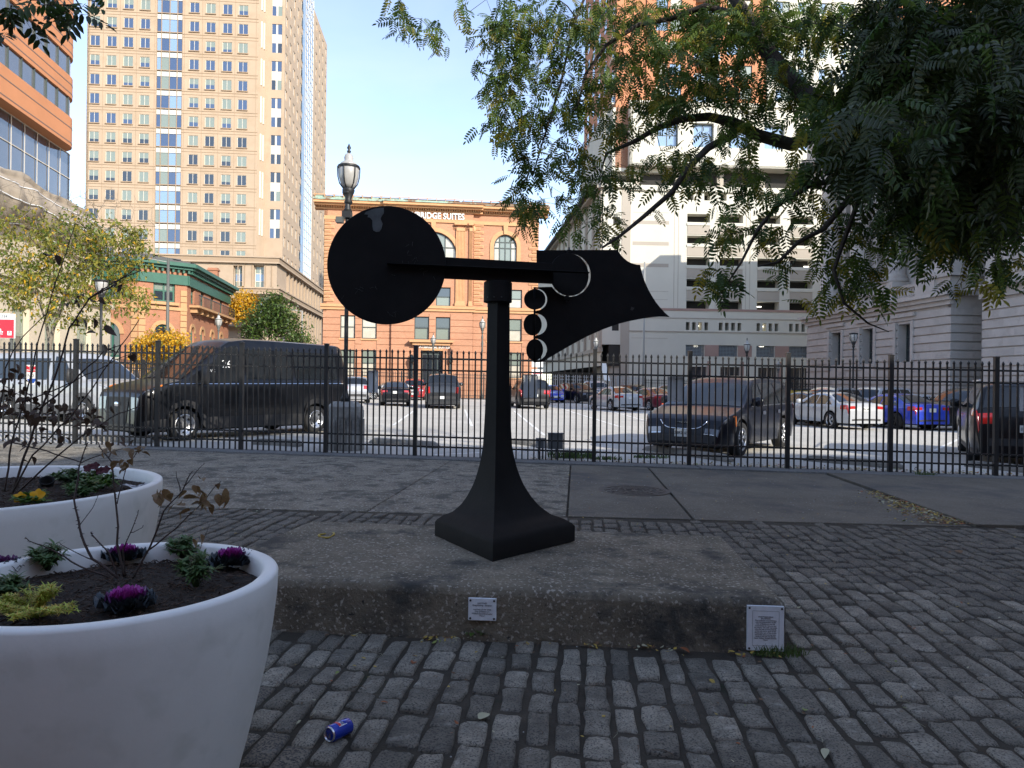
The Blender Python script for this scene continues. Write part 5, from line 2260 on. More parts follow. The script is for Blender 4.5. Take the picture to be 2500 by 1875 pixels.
courses(Fc.root, cfar, 0.0, hh)
b = MB()
b.box(cfar - 0.7, 0.7, -0.95, 1.0, zcor1 - 0.02, zcor1 + 0.25, M_cs)
b.box(cfar - 0.5, 0.5, -0.6, 0.0, (zcor0 + zcor1) / 2, zcor1 - 0.022, M_cs)
b.box(cfar - 0.2, 0.25, -0.3, 0.0, zcor0, (zcor0 + zcor1) / 2 - 0.002, M_cs)
Fc.part(b, 'cornice')
b = MB()
b.box(cfar, 0, -1.2, 2.5, H - 3.0, H - 2.2, M_cs)
b.box(cfar, 0, -0.4, 2.5, H - 2.19, H, M_cs)
b.box(cfar, 0, -0.1, 1.6, H - 5.0, H - 3.01, M_cs)
Fc.part(b, 'entablature')
# pedestals, columns, balusters
for k in range(4):
    c = (cwin[0][0] + cwin[0][1]) / 2 - pitw / 2 + pitw * k
    if c > -1.0:
        continue
    b = MB()
    b.box(c - 1.25, c + 1.25, -0.3, 1.6, zcor1 + 0.252, ub0 + 1.1, M_cs)
    Fc.part(b, 'pedestal')
    b = MB()
    b.lathe([(1.3, 0), (1.3, 0.3), (1.12, 0.45), (1.2, 0.6), (1.0, 0.8), (0.95, 4), (0.85, 15.5), (1.1, 16.0), (1.1, 16.6)], 28, M_cs, M=Matrix.Translation((c, 0.75, ub0 + 1.1)))
    Fc.part(b, 'column')
bal = MB()
bal.lathe([(0.16, 0), (0.10, 0.1), (0.17, 0.35), (0.08, 0.7), (0.15, 0.85)], 8, M_cs)
balm = bal.mesh('baluster')
for (a, c) in cwin:
    m = (a + c) / 2
    hw = pitw / 2 - 1.35
    for k in range(9):
        inst(balm, 'baluster', Fc.root, (m - hw + 0.2 + (2 * hw - 0.4) * k / 8, 0.1, zcor1 + 0.5))
    b = MB()
    b.box(m - hw, m + hw, -0.15, 0.35, zcor1 + 1.35, zcor1 + 1.62, M_cs)
    b.box(m - hw, m + hw, -0.15, 0.35, zcor1 + 0.25, zcor1 + 0.5, M_cs)
    Fc.part(b, 'balustrade_rail')
    b = MB()
    b.prism([(a - 0.5, ub0 + 7.2), (c + 0.5, ub0 + 7.2), (m, ub0 + 8.4)], 1.1, 1.59, M_cs)
    Fc.part(b, 'pediment')
    b = MB()
    for (x0_, x1_) in ((a - 0.45, a - 0.08), (c + 0.08, c + 0.45)):
        b.box(x0_, x1_, -0.26, -0.162, zw0 - 0.3, zw1 + 0.2, M_cs)
    b.box(a - 0.75, c + 0.75, -0.40, -0.162, zw1 + 0.6, zw1 + 0.95, M_cs)
    Fc.part(b, 'window_surround')
# corner block of the upper storey
b = MB()
b.box(cux(1200), 0, -0.12, 1.6, zcor1 + 0.252, H - 5.01, M_cs)
b.box(cux(1200) - 0.3, 0.3, -0.4, 1.6, cuz(1490, 95), cuz(1490, 60), M_cs)
Fc.part(b, 'corner_pier')
# return wall facing the camera
rw = bpy.data.objects.new('return_wall', None)
link(rw, Fc.root, (0, 0, 0), (0, 0, PI / 2))
KIDS.setdefault(Fc.root.name, []).append(rw)
# local x of rw -> +y of root (into the building); its outside is root +x: mirror by placing boxes at y<0
b = MB()
b.box(0.0, 9.0, -0.003, 0.4, -2, H, M_cs)
b.box(-0.9, 9.0, -0.7, -0.004, zcor1 - 0.02, zcor1 + 0.25, M_cs)
b.box(-0.3, 9.0, -0.4, -0.004, cuz(1490, 95), cuz(1490, 60), M_cs)
b.build('wall', rw)
for k in range(11):
    z1 = zg_l[k] - 0.06
    z0 = zg_l[k + 1] + 0.06
    for q in range(3):
        sb = MB()
        sb.box(0.004, 2.0 - 0.004, -0.16, -0.004, 0, z1 - z0, M_cs)
        sb.build('stone_block', rw, (q * 2.0 - 0.16 + (0 if k % 2 else 0.0), 0, z0))
# near block, beyond the recess, runs forward out of the frame
un = Fc.u(2400)
uend = 66.0
b = MB()
hh = []
nx_ = un + 5.0
while nx_ + 3 < uend:
    hh.append((nx_ + 1.5, nx_ + 4.0, zw0, zw1))
    nx_ += pitw
b.wall(un, uend, -2, zcor0, hh, 1.0, M_cs)
b.box(un, uend, 1.0, 30, -2, H - 0.02, M_cs)
uh2 = [(a, c, ub0 + 1.0, ub0 + 6.5) for a, c, _, _ in hh]
b.wall(un, uend, zcor0, H - 3, uh2, 0.9, M_cs, y=0.05)
Fc.part(b, 'near_wall')
for h in hh + uh2:
    window(Fc.root, h[0], h[2], h[1] - h[0], h[3] - h[2], 0.8, 2, 3, M_frame_d, (M_wdark, M_wdark, M_wdark), 0.12)
courses(Fc.root, un, un + 6.4, hh, n=9)
b = MB()
for k in range(9):
    b.box(un + 6.41, uend, -0.16, -0.003, zg_l[k + 1] + 0.06, zg_l[k] - 0.06, M_cs)
    for q in hh:
        pass
b.box(un - 0.7, uend, -0.95, 0.0, zcor1 - 0.02, zcor1 + 0.25, M_cs)
b.box(un - 0.2, uend, -0.3, 0.0, zcor0, zcor1 - 0.022, M_cs)
b.box(un - 0.5, uend, -0.9, 1.0, H - 3, H - 2.2, M_cs)
b.box(un, uend, -0.3, 1.0, H - 2.19, H, M_cs)
for k in range(14):
    z = cuz(2090, 300) + 0.0 + k * gp * 1.0 + 0.4
    b.box(un + 3.0, uend, -0.06, -0.002, z, z + 0.05, M_cs)
Fc.part(b, 'near_courses')

# ================================================================== unseen blocks added behind the camera, sized to shade the plaza
def back_block(name, label, x0, x1, y0, y1, H, m, wm):
    r = thing(name, label, 'building', (x0, y0, 0))
    b = MB()
    hs = []
    n = int((x1 - x0) / 3.4)
    for f in range(int((H - 2.2) / 3.5)):
        for k in range(n):
            hs.append((1.0 + k * 3.4, 2.7 + k * 3.4, 1.2 + f * 3.5, 3.2 + f * 3.5))
    b.wall(0, x1 - x0, -1.5, H, hs, 0.3, m)
    b.v = [(p[0], -p[1], p[2]) for p in b.v]
    b.f = [tuple(reversed(f)) for f in b.f]
    b.box(0, x1 - x0, -(y0 - y1), -0.3, -1.5, H - 0.02, m)
    b.box(-0.3, x1 - x0 + 0.3, -0.5, 0.4, H, H + 0.5, m)
    b.build('wall', r)
    b = MB()
    for h in hs:
        b.box(h[0], h[1], -0.28, -0.2, h[2], h[3], wm)
        b.box((h[0] + h[1]) / 2 - 0.05, (h[0] + h[1]) / 2 + 0.05, -0.2, -0.15, h[2], h[3], M_frame_d)
    tag(b.build('windows', r), kind='stuff')
    return r


back_block('shade_block', 'unseen brown brick block added behind the viewer to shade the plaza', -34.0, 13.0, -11.0, -30.0, 12.8, M_redbrick, M_wdark)
back_block('shade_block', 'taller unseen tan block added behind the viewer to shade the plaza', 13.2, 62.0, -11.0, -30.0, 15.6, M_tower, M_wdark)

# ================================================================== far fences round the lot
def far_fence(name, label, p0, p1, h, sp, m, post_sp=2.4, thick=0.018, rails=(0.12, 0.8, 0.92)):
    p0, p1 = Vector(p0), Vector(p1)
    L = (p1 - p0).length
    a = math.atan2((p1 - p0).y, (p1 - p0).x)
    r = thing(name, label, 'fence', (p0.x, p0.y, G(p0.x)), a)
    sl = (G(p1.x) - G(p0.x)) / L
    b = MB()
    n = int(L / sp)
    for k in range(n):
        x = L * (k + 0.5) / n
        b.box(x - thick, x + thick, -thick, thick, 0.05 + sl * x, h + sl * x, m)
    tag(b.build('pickets', r), kind='stuff')
    np_ = int(L / post_sp)
    pm = MB()
    pm.box(-0.05, 0.05, -0.05, 0.05, -0.1, h + 0.05, m)
    pme = pm.mesh('post')
    for k in range(np_ + 1):
        x = L * k / np_
        inst(pme, 'post', r, (x, 0, sl * x))
    for f in rails:
        rb = MB()
        z = h * f
        rb.add([(0, -0.03, z), (L, -0.03, z + sl * L), (L, 0.03, z + sl * L), (0, 0.03, z), (0, -0.03, z + 0.05), (L, -0.03, z + 0.05 + sl * L), (L, 0.03, z + 0.05 + sl * L), (0, 0.03, z + 0.05)],
               [(0, 3, 2, 1), (4, 5, 6, 7), (0, 1, 5, 4), (1, 2, 6, 5), (2, 3, 7, 6), (3, 0, 4, 7)], m)
        rb.build('rail', r)
    return r


far_fence('picket_fence', 'dark picket fence on the far side of the lot before the brick hotel', W(775, 960, 64).xy, W(1312, 960, 66).xy, 2.35, 0.17, M_iron)
M_galv = mat('galvanised_bar', (0.42, 0.42, 0.40), rough=0.5)
far_fence('picket_fence', 'pale grey picket fence of the lot below the garage side', W(1314, 960, 66.2).xy, W(1570, 960, 69).xy, 2.45, 0.22, M_galv, thick=0.03)
far_fence('picket_fence', 'black picket fence along the street at the foot of the garage front', W(1572, 960, 78).xy, W(1990, 960, 78).xy, 2.4, 0.2, M_iron)
far_fence('picket_fence', 'black picket fence between the white van and the corner house', W(150, 960, 31).xy, W(560, 960, 44).xy, 2.2, 0.14, M_iron)
# ------------------------------------------------------------------ vehicles


def paint(name, col, rough=0.3, coat=1.0, metal=0.0):
    return mat(name, col, rough=rough, metal=metal, coat=coat, spec=0.35)


P_black = paint('black_car_paint', (0.004, 0.0045, 0.006), coat=0.25)
P_navy = paint('midnight_car_paint', (0.003, 0.004, 0.009), coat=0.2)
P_white = paint('white_car_paint', (0.38, 0.39, 0.40))
P_blue = paint('bright_blue_car_paint', (0.015, 0.045, 0.42))
P_maroon = paint('maroon_car_paint', (0.16, 0.012, 0.025))
P_red = paint('red_car_paint', (0.33, 0.02, 0.02))
P_silver = paint('silver_car_paint', (0.35, 0.36, 0.37), metal=0.5, rough=0.3)
P_grey = paint('grey_car_paint', (0.07, 0.075, 0.08), metal=0.3, rough=0.3)
P_brown = paint('dark_bronze_paint', (0.035, 0.028, 0.022))
P_charcoal = paint('charcoal_car_paint', (0.022, 0.024, 0.026))

# outline of each kind: (x, top height), front at x=0
SPECS = {
    'sedan': dict(L=4.6, Wd=1.80, H=1.44, wb=2.70, fo=0.90, wr=0.325, belt=0.90,
                  top=[(0, 0.32), (0.02, 0.52), (0.06, 0.66), (0.22, 0.76), (0.6, 0.84), (1.25, 0.95), (1.95, 1.33), (2.35, 1.43), (2.9, 1.43), (3.3, 1.36), (4.0, 1.06), (4.42, 1.03), (4.54, 0.98), (4.58, 0.7), (4.60, 0.34)],
                  ws=(1.32, 1.98), rw=(3.28, 3.98), side=(1.75, 3.75), split=[2.65, 3.35], yin=0.30),
    'suv': dict(L=4.7, Wd=1.88, H=1.70, wb=2.75, fo=0.90, wr=0.36, belt=1.05,
                top=[(0, 0.36), (0.02, 0.62), (0.06, 0.86), (0.25, 0.96), (1.1, 1.08), (1.75, 1.52), (2.1, 1.66), (3.0, 1.70), (4.1, 1.66), (4.3, 1.58), (4.58, 1.15), (4.64, 1.0), (4.68, 0.7), (4.70, 0.40)],
                ws=(1.16, 1.78), rw=(4.28, 4.56), side=(1.55, 4.25), split=[2.45, 3.35], yin=0.24),
    'suv_big': dict(L=5.0, Wd=1.98, H=1.78, wb=2.95, fo=0.92, wr=0.39, belt=1.12,
                    top=[(0, 0.38), (0.02, 0.66), (0.06, 0.98), (0.2, 1.05), (1.2, 1.15), (1.75, 1.60), (2.1, 1.74), (3.2, 1.78), (4.45, 1.74), (4.62, 1.66), (4.88, 1.20), (4.94, 1.0), (4.98, 0.7), (5.0, 0.42)],
                    ws=(1.24, 1.78), rw=(4.60, 4.87), side=(1.60, 4.50), split=[2.5, 3.5], yin=0.24),
    'minivan': dict(L=5.18, Wd=2.02, H=1.77, wb=3.09, fo=0.98, wr=0.37, belt=1.04,
                    top=[(0, 0.30), (0.03, 0.45), (0.07, 0.62), (0.14, 0.78), (0.30, 0.88), (0.75, 0.98), (1.05, 1.05), (1.95, 1.56), (2.35, 1.72), (3.2, 1.77), (4.5, 1.74), (4.75, 1.66), (5.02, 1.18), (5.10, 0.98), (5.15, 0.7), (5.18, 0.38)],
                    ws=(1.10, 1.98), rw=(4.72, 5.0), side=(1.65, 4.75), split=[2.55, 3.7], yin=0.26),
    'van': dict(L=5.98, Wd=2.06, H=2.42, wb=3.75, fo=1.02, wr=0.355, belt=1.28,
                top=[(0, 0.34), (0.02, 0.62), (0.06, 0.98), (0.16, 1.12), (0.45, 1.24), (0.95, 1.38), (1.95, 2.16), (2.25, 2.34), (2.7, 2.41), (3.5, 2.42), (5.7, 2.40), (5.88, 2.32), (5.94, 2.0), (5.96, 1.0), (5.98, 0.45)],
                ws=(0.98, 1.98), rw=(5.90, 5.935), side=(1.45, 5.5), split=[2.45, 2.65, 4.1], yin=0.20),
    'van_low': dict(L=5.6, Wd=2.06, H=2.12, wb=3.3, fo=1.02, wr=0.355, belt=1.18,
                    top=[(0, 0.34), (0.02, 0.62), (0.06, 0.95), (0.16, 1.05), (0.45, 1.15), (0.95, 1.26), (1.75, 1.86), (2.05, 2.04), (2.5, 2.11), (3.5, 2.12), (5.3, 2.10), (5.5, 2.02), (5.56, 1.7), (5.58, 1.0), (5.6, 0.45)],
                    ws=(0.98, 1.78), rw=(5.52, 5.555), side=(1.40, 5.2), split=[2.35, 2.55, 3.9], yin=0.18),
    'pickup': dict(L=5.7, Wd=2.0, H=1.95, wb=3.5, fo=0.95, wr=0.41, belt=1.22,
                   top=[(0, 0.42), (0.02, 0.75), (0.06, 1.08), (0.2, 1.16), (1.25, 1.26), (1.8, 1.72), (2.15, 1.90), (3.1, 1.93), (3.6, 1.86), (3.85, 1.36), (3.92, 1.27), (5.6, 1.27), (5.66, 1.2), (5.69, 0.8), (5.70, 0.52)],
                   ws=(1.30, 1.82), rw=(3.58, 3.82), side=(1.6, 3.7), split=[2.6], yin=0.22),
}


class Car:
    def __init__(s, sp):
        s.sp = sp
        s.L, s.Wd, s.H = sp['L'], sp['Wd'], sp['H']
        s.tx = [p[0] for p in sp['top']]
        s.tz = [p[1] for p in sp['top']]
        s.xw = (sp['fo'], sp['fo'] + sp['wb'])

    def zt(s, x):
        return float(np.interp(x, s.tx, s.tz))

    def hw(s, x):
        a = min(1, max(0, x / 0.55))
        b = min(1, max(0, (s.L - x) / 0.5))
        return s.Wd / 2 * (1 - 0.22 * (1 - a) ** 2.4) * (1 - 0.15 * (1 - b) ** 2.2)

    def zb(s, x):
        z = 0.25
        for xc in s.xw:
            r = s.sp['wr'] + 0.075
            if abs(x - xc) < r:
                z = max(z, s.sp['wr'] + math.sqrt(r * r - (x - xc) ** 2))
        return z

    def S(s, x, t, sgn=1):
        zt, w = s.zt(x), s.hw(x)
        zb = min(s.zb(x), zt - 0.04)
        belt = max(zb + 0.03, min(s.sp['belt'] + 0.05 * x / s.L, zt - 0.015))
        zr = max(belt + 0.002, zt - 0.05 * min(1, (zt - belt) / 0.15))
        yr = w - s.sp['yin'] * max(0, (zr - belt)) / max(0.1, s.H - s.sp['belt']) - 0.04 * min(1, max(0, (zt - belt)) / 0.1) - 0.02
        P = [(w * 0.955, zb), (w * 0.995, zb + 0.35 * (belt - zb)), (w, zb + 0.6 * (belt - zb)), (w * 0.985, belt - 0.02), (w * 0.965, belt), (yr, zr), (0, zt + 0.02)]
        T = [0, 0.4, 0.7, 0.92, 1.0, 2.0, 3.0]
        if t <= 2.0:
            y = float(np.interp(t, T[:6], [p[0] for p in P[:6]]))
            z = float(np.interp(t, T[:6], [p[1] for p in P[:6]]))
        else:
            q = t - 2
            y = yr * (1 - q)
            z = zr + (zt + 0.02 - zr) * (1 - (1 - q) ** 3)
        return Vector((x - s.L / 2, y * sgn, z))

    def nrm(s, x, t, sgn=1):
        e = 0.01
        x0, x1 = max(0.0, x - e), min(s.L, x + e)
        a = s.S(x1, t, sgn) - s.S(x0, t, sgn)
        t0, t1 = max(0, t - 0.02), min(3, t + 0.02)
        b = s.S(x, t1, sgn) - s.S(x, t0, sgn)
        n = b.cross(a) * sgn
        if n.length < 1e-9:
            return Vector((0, 0, 1))
        return n.normalized()

    def body(s, pm, name='body', parent=None):
        xs = set(np.linspace(0, s.L, 34))
        for p in s.tx:
            xs.add(p)
        for xc in s.xw:
            r = s.sp['wr'] + 0.075
            for k in range(13):
                xs.add(xc + r * 0.998 * math.cos(PI * k / 12))
        xs = sorted(x for x in xs if 0 <= x <= s.L)
        ts = [0, 0.2, 0.4, 0.55, 0.7, 0.85, 0.95, 1.0, 1.35, 1.7, 2.0, 2.06, 2.14, 2.3, 2.6, 3.0]
        P = []
        for x in xs:
            row = [s.S(x, t, 1) for t in ts] + [s.S(x, t, -1) for t in ts[::-1][1:]]
            P.append(row)
        b = MB()
        b.grid(P, pm, True)
        n = len(P[0])
        b.add(P[0], [tuple(range(n))], pm)
        b.add(P[-1], [tuple(range(n))[::-1]], pm)
        # under-side and wheel wells
        w = s.Wd / 2
        b.box(-s.L / 2 + 0.15, s.L / 2 - 0.15, -w + 0.27, w - 0.27, 0.2, 0.6, M_under)
        b.box(-s.L / 2 + 0.05, s.L / 2 - 0.05, -w * 0.80, w * 0.80, 0.27, 0.32, M_under)
        for xc in s.xw:
            b.box(xc - s.L / 2 - 0.5, xc - s.L / 2 + 0.5, -w + 0.265, w - 0.265, 0.3, s.sp['wr'] * 2 + 0.1, M_under)
            for sg in (-1, 1):
                c = MB()
                r = s.sp['wr'] + 0.075
                pts = [[(xc - s.L / 2 + r * math.cos(PI * k / 12), sg * yy, s.sp['wr'] + r * math.sin(PI * k / 12)) for yy in (w - 0.27, w - 0.03)] for k in range(13)]
                b.grid(pts, M_under, True)
        return b.build(name, parent)

    def patch(s, b, x0, x1, t0, t1, m, off=0.006, sg=(1, -1), nx=8, nt=4, x0b=None, x1b=None):
        """x0..x1 at t0 and x0b..x1b at t1"""
        x0b = x0 if x0b is None else x0b
        x1b = x1 if x1b is None else x1b
        for g in sg:
            P = []
            for i in range(nx + 1):
                row = []
                for j in range(nt + 1):
                    f = j / nt
                    xa, xb = x0 + (x0b - x0) * f, x1 + (x1b - x1) * f
                    x = min(s.L, max(0, xa + (xb - xa) * i / nx))
                    t = t0 + (t1 - t0) * f
                    row.append(s.S(x, t, g) + s.nrm(x, t, g) * off)
                P.append(row)
            if g < 0:
                P = P[::-1]
            b.grid(P, m, True)
        return b

    def xz_front(s, z):
        k = max(1, min(len(s.tz) - 1, next((i for i in range(1, len(s.tz)) if s.tz[i] >= z), 1)))
        a, c = s.tz[k - 1], s.tz[k]
        return s.tx[k - 1] + (s.tx[k] - s.tx[k - 1]) * (z - a) / max(1e-6, c - a)

    def xz_rear(s, z):
        n = len(s.tz)
        for i in range(n - 1, 0, -1):
            if s.tz[i - 1] >= z:
                a, c = s.tz[i], s.tz[i - 1]
                return s.tx[i] + (s.tx[i - 1] - s.tx[i]) * (z - a) / max(1e-6, c - a)
        return s.L

    def fascia(s, b, z0, z1, q0, q1, m, rear=False, off=0.008, sg=(1, -1), nz=4, nq=5):
        """patch on the nose or tail: heights z0..z1, q 0 = centre, 1 = edge"""
        f = s.xz_rear if rear else s.xz_front
        for g in sg:
            P = []
            for i in range(nz + 1):
                z = z0 + (z1 - z0) * i / nz
                x = f(z)
                row = []
                for j in range(nq + 1):
                    q = q0 + (q1 - q0) * j / nq
                    p = s.S(x, 3 - q, g)
                    nn = s.nrm(x, 3 - min(0.98, q), g)
                    p = p + nn * off
                    row.append(p)
                P.append(row)
            if (g < 0) != rear:
                P = P[::-1]
            b.grid(P, m, True)
        return b


def wheel_mesh(r, w, style, rim_m):
    t = MB()
    t.lathe([(r * 0.66, -w / 2), (r * 0.96, -w / 2), (r, -w / 2 + 0.03), (r, w / 2 - 0.03), (r * 0.96, w / 2), (r * 0.66, w / 2 - 0.005)], 28, M_tyre, close=False, M=Matrix.Rotation(PI / 2, 4, 'X'))
    tm = t.mesh('tyre')
    m = MB()
    # outer face is at local -y
    m.lathe([(r * 0.66, 0.0), (r * 0.68, w / 2 - 0.012), (r * 0.63, w / 2 - 0.012), (r * 0.60, w / 2 - 0.06), (0.0, w / 2 - 0.08)], 28, rim_m if style == 'steel' else M_under, M=Matrix.Rotation(PI / 2, 4, 'X'), close=False)
    m.lathe([(r * 0.665, w / 2 - 0.012), (r * 0.69, w / 2 - 0.002), (r * 0.62, w / 2 - 0.006), (r * 0.60, w / 2 - 0.03)], 28, rim_m, M=Matrix.Rotation(PI / 2, 4, 'X'), close=False)
    if style == 'steel':
        m.lathe([(r * 0.24, w / 2 - 0.075), (r * 0.22, w / 2 - 0.03), (r * 0.12, w / 2 - 0.02), (0, w / 2 - 0.02)], 18, M_greyplastic, M=Matrix.Rotation(PI / 2, 4, 'X'), close=False)
        for k in range(8):
            a = 2 * PI * k / 8
            M = Matrix.Rotation(PI / 2, 4, 'X') @ Matrix.Translation((r * 0.47 * math.cos(a), r * 0.47 * math.sin(a), w / 2 - 0.072))
            m.lathe([(r * 0.085, 0), (r * 0.085, 0.012), (0, 0.012)], 8, M_under, M=M)
    else:
        n = 5
        for k in range(n):
            a = 2 * PI * k / n + PI / 2
            for da in (-0.16, 0.16):
                ca, sa = math.cos(a + da), math.sin(a + da)
                cb, sb = math.cos(a + da * 0.35), math.sin(a + da * 0.35)
                y = -(w / 2 - 0.02)
                p0 = Vector((r * 0.10 * cb, y - 0.0, r * 0.10 * sb))
                p1 = Vector((r * 0.63 * ca, y + 0.004, r * 0.63 * sa))
                m.tube([p0, p1], [r * 0.065, r * 0.045], 5, rim_m)
        m.lathe([(r * 0.14, w / 2 - 0.05), (r * 0.13, w / 2 - 0.008), (0, w / 2 - 0.005)], 14, rim_m, M=Matrix.Rotation(PI / 2, 4, 'X'), close=False)
    return tm, m.mesh('rim')


WH = {}
BODY = {}


def vehicle(name, label, cat, kind, x, y, fwd, pm, group=None, style='alloy', rim=None, plate=True, grille='plain', plate_text=None, extra=None, simple=False, glass=None):
    """x,y = centre on the ground, fwd = direction it faces"""
    sp = SPECS[kind]
    c = Car(sp)
    a = math.atan2(-fwd[1], -fwd[0])
    r = thing(name, label, cat, (x, y, G(x)), a, group)
    # tilt gently with the ground
    body = c.body(pm, 'body', r)
    gm = glass or M_cglass
    L = c.L
    # glass
    b = MB()
    ws = sp['ws']
    c.patch(b, ws[0], ws[1], 2.08, 3.0, gm, 0.008, nx=6, nt=5)
    b.build('windscreen', r)
    b = MB()
    rw = sp['rw']
    c.patch(b, rw[0], rw[1], 2.10, 3.0, gm, 0.008, nx=4, nt=5)
    b.build('rear_window', r)
    s0, s1 = sp['side']
    cuts = [s0] + sp['split'] + [s1]
    van = kind.startswith('van')
    for g in (1, -1):
        if van:
            segs = [(0, 1.06)]
            b = MB()
            c.patch(b, cuts[0] - 0.15, cuts[1], 1.04, 1.90, gm, 0.008, sg=(g,), x0b=cuts[0] + 0.5)
            b.build('side_window', r)
            if kind == 'van':
                for (p, q) in ((cuts[2], cuts[3] - 0.1), (cuts[3], s1)):
                    b = MB()
                    c.patch(b, p, q, 1.10, 1.78, gm, 0.008, sg=(g,))
                    b.build('side_window', r)
            else:
                b = MB()
                c.patch(b, cuts[2], s1, 1.05, 1.80, gm, 0.008, sg=(g,))
                b.build('side_window', r)
        else:
            n = len(cuts) - 1
            for k in range(n):
                p, q = cuts[k] + 0.035, cuts[k + 1] - 0.035
                slant_f = 0.0
                b = MB()
                x0b = p + (ws[1] - s0 + 0.12 if k == 0 else 0)
                x1b = q - (0.42 if (k == n - 1 and kind in ('sedan',)) else (0.16 if k == n - 1 else 0))
                c.patch(b, p - (0.12 if k == 0 else 0), q, 1.06, 1.86, gm, 0.008, sg=(g,), x0b=x0b, x1b=x1b)
                b.build('side_window', r)
    # lamps
    beltf = c.zt(0.25)
    zf = c.tz[2]
    b = MB()
    hl_h = 0.16 if not van else 0.30
    b_ = MB()
    for g in (1, -1):
        b = MB()
        c.fascia(b, zf - hl_h * 0.95, zf - 0.01, 0.62, 0.99, M_lamp_clear, sg=(g,))
        c.patch(b, 0.03, 0.30 if not van else 0.42, 1.0, 2.0, M_lamp_clear, 0.01, sg=(g,), x1b=0.22)
        b.build('headlight', r)
        b = MB()
        zr_ = c.tz[-3]
        zr1 = sp['belt'] + 0.0
        if kind in ('sedan',):
            c.fascia(b, 0.80, 0.91, 0.62, 0.99, M_lamp_red, rear=True, sg=(g,))
            c.patch(b, L - 0.35, L - 0.02, 0.80, 1.0, M_lamp_red, 0.01, sg=(g,))
        elif kind == 'pickup':
            c.fascia(b, 0.85, 1.2, 0.84, 0.99, M_lamp_red, rear=True, sg=(g,))
        elif van:
            c.fascia(b, 0.9, 1.5, 0.90, 0.99, M_lamp_red, rear=True, sg=(g,))
        else:
            c.fascia(b, 0.88, 1.10, 0.60, 0.99, M_lamp_red, rear=True, sg=(g,))
            c.patch(b, L - 0.35, L - 0.03, 0.85, 1.1, M_lamp_red, 0.01, sg=(g,))
        b.build('tail_light', r)
    # nose and tail
    b = MB()
    g0, g1 = (0.40, zf - 0.14)
    c.fascia(b, max(0.36, c.tz[0] + 0.03), zf - (0.17 if not van else 0.02), 0.0, 0.60 if not van else 0.55, M_trim, off=0.012)
    b.build('grille', r)
    if grille == 'bright':
        b = MB()
        for z in np.linspace(zf - 0.36, zf - 0.17, 3):
            c.fascia(b, z, z + 0.03, 0.0, 0.55, M_chrome, off=0.02, nz=1)
        b.build('grille_bars', r)
    b = MB()
    c.fascia(b, c.tz[-1] + 0.005, c.tz[-1] + (0.07 if kind == 'sedan' else 0.16), 0.0, 0.85, M_trim, rear=True, off=0.012)
    c.fascia(b, c.tz[0] + 0.005, c.tz[0] + 0.06, 0.0, 0.9, M_trim, off=0.014)
    if kind in ('suv', 'suv_big', 'van', 'van_low', 'pickup'):
        c.patch(b, 0.1, L - 0.1, 0.0, 0.14 if not van else 0.30, M_trim if pm is not P_white or not van else M_greyplastic, 0.01, nx=60, nt=2)
    b.build('bumper_trim', r)
    for g in (1, -1):
        b = MB()
        p = c.S(s0 + 0.02, 1.08, g)
        b.lathe([(0.02, -0.13), (0.09, -0.12), (0.11, 0), (0.09, 0.11), (0.02, 0.12)], 10, pm if not van else M_trim, M=Matrix.Translation((p.x - 0.02, p.y + g * 0.14, p.z + (0.10 if not van else 0.16))) @ Matrix.Scale(0.6, 4, (1, 0, 0)) @ (Matrix.Rotation(PI / 2, 4, 'X') if not van else Matrix.Scale(1.7, 4, (0, 0, 1))))
        b.cyl((p.x, p.y - g * 0.02, p.z + 0.03), (p.x - 0.02, p.y + g * 0.12, p.z + 0.07), 0.025, 6, M_trim)
        b.build('wing_mirror', r)
        if not simple:
            b = MB()
            ds = sp['split'][:2] if not van else sp['split'][:1]
            for xh in [q for q in ds]:
                c.patch(b, xh - 0.28, xh - 0.08, 0.80, 0.86, M_chrome if pm in (P_navy, P_black) and not van else pm, 0.025, sg=(g,), nx=2, nt=1)
            b.build('door_handle', r)
            b = MB()
            for xh in cuts[1:-1] + [cuts[0] - 0.1]:
                c.patch(b, xh - 0.008, xh + 0.004, 0.12, 1.0, M_under, 0.003, sg=(g,), nx=1, nt=6)
            b.build('door_seam', r)
    if plate:
        for rear in (True, False):
            zp = {'sedan': 0.80, 'pickup': 0.62, 'suv': 0.92, 'suv_big': 0.80, 'minivan': 0.95, 'van': 0.75, 'van_low': 0.75}[kind] if rear else 0.50
            xp = (c.xz_rear(zp) if rear else c.xz_front(zp)) - L / 2
            b = MB()
            sx = 0.03 if rear else -0.03
            b.box(min(xp + sx * 0.2, xp + sx), max(xp + sx * 0.2, xp + sx), -0.15, 0.15, zp - 0.076, zp + 0.076, M_plate)
            po = b.build('number_plate', r)
            if plate_text:
                letters(plate_text, 0.10, M_ink, po, (xp + sx + (0.001 if rear else -0.001), 0, zp - 0.005), (PI / 2, 0, PI / 2 if rear else -PI / 2), ext=0.001, bold=0.002)
    key = (sp['wr'], style, rim.name if rim else '')
    if key not in WH:
        WH[key] = wheel_mesh(sp['wr'], 0.235, style, rim or M_alloy)
    tm, rm = WH[key]
    for xc in c.xw:
        for g in (1, -1):
            w = bpy.data.objects.new('wheel', None)
            link(w, r, (xc - L / 2, g * (c.Wd / 2 - 0.135), sp['wr']), (0, 0, 0 if g < 0 else PI))
            KIDS.setdefault(r.name, []).append(w)
            inst(tm, 'tyre', w)
            inst(rm, 'rim', w)
    return r, c


def place(px, py_, d, h=0):
    p = W(px, py_, d)
    return p.x, d


# --- black passenger van, front left at the fence
fv = Vector((-0.56, -0.83)).normalized()
side = Vector((-fv.y, fv.x))          # left-hand side of the van
# its left front wheel stands at (-7.4,16)


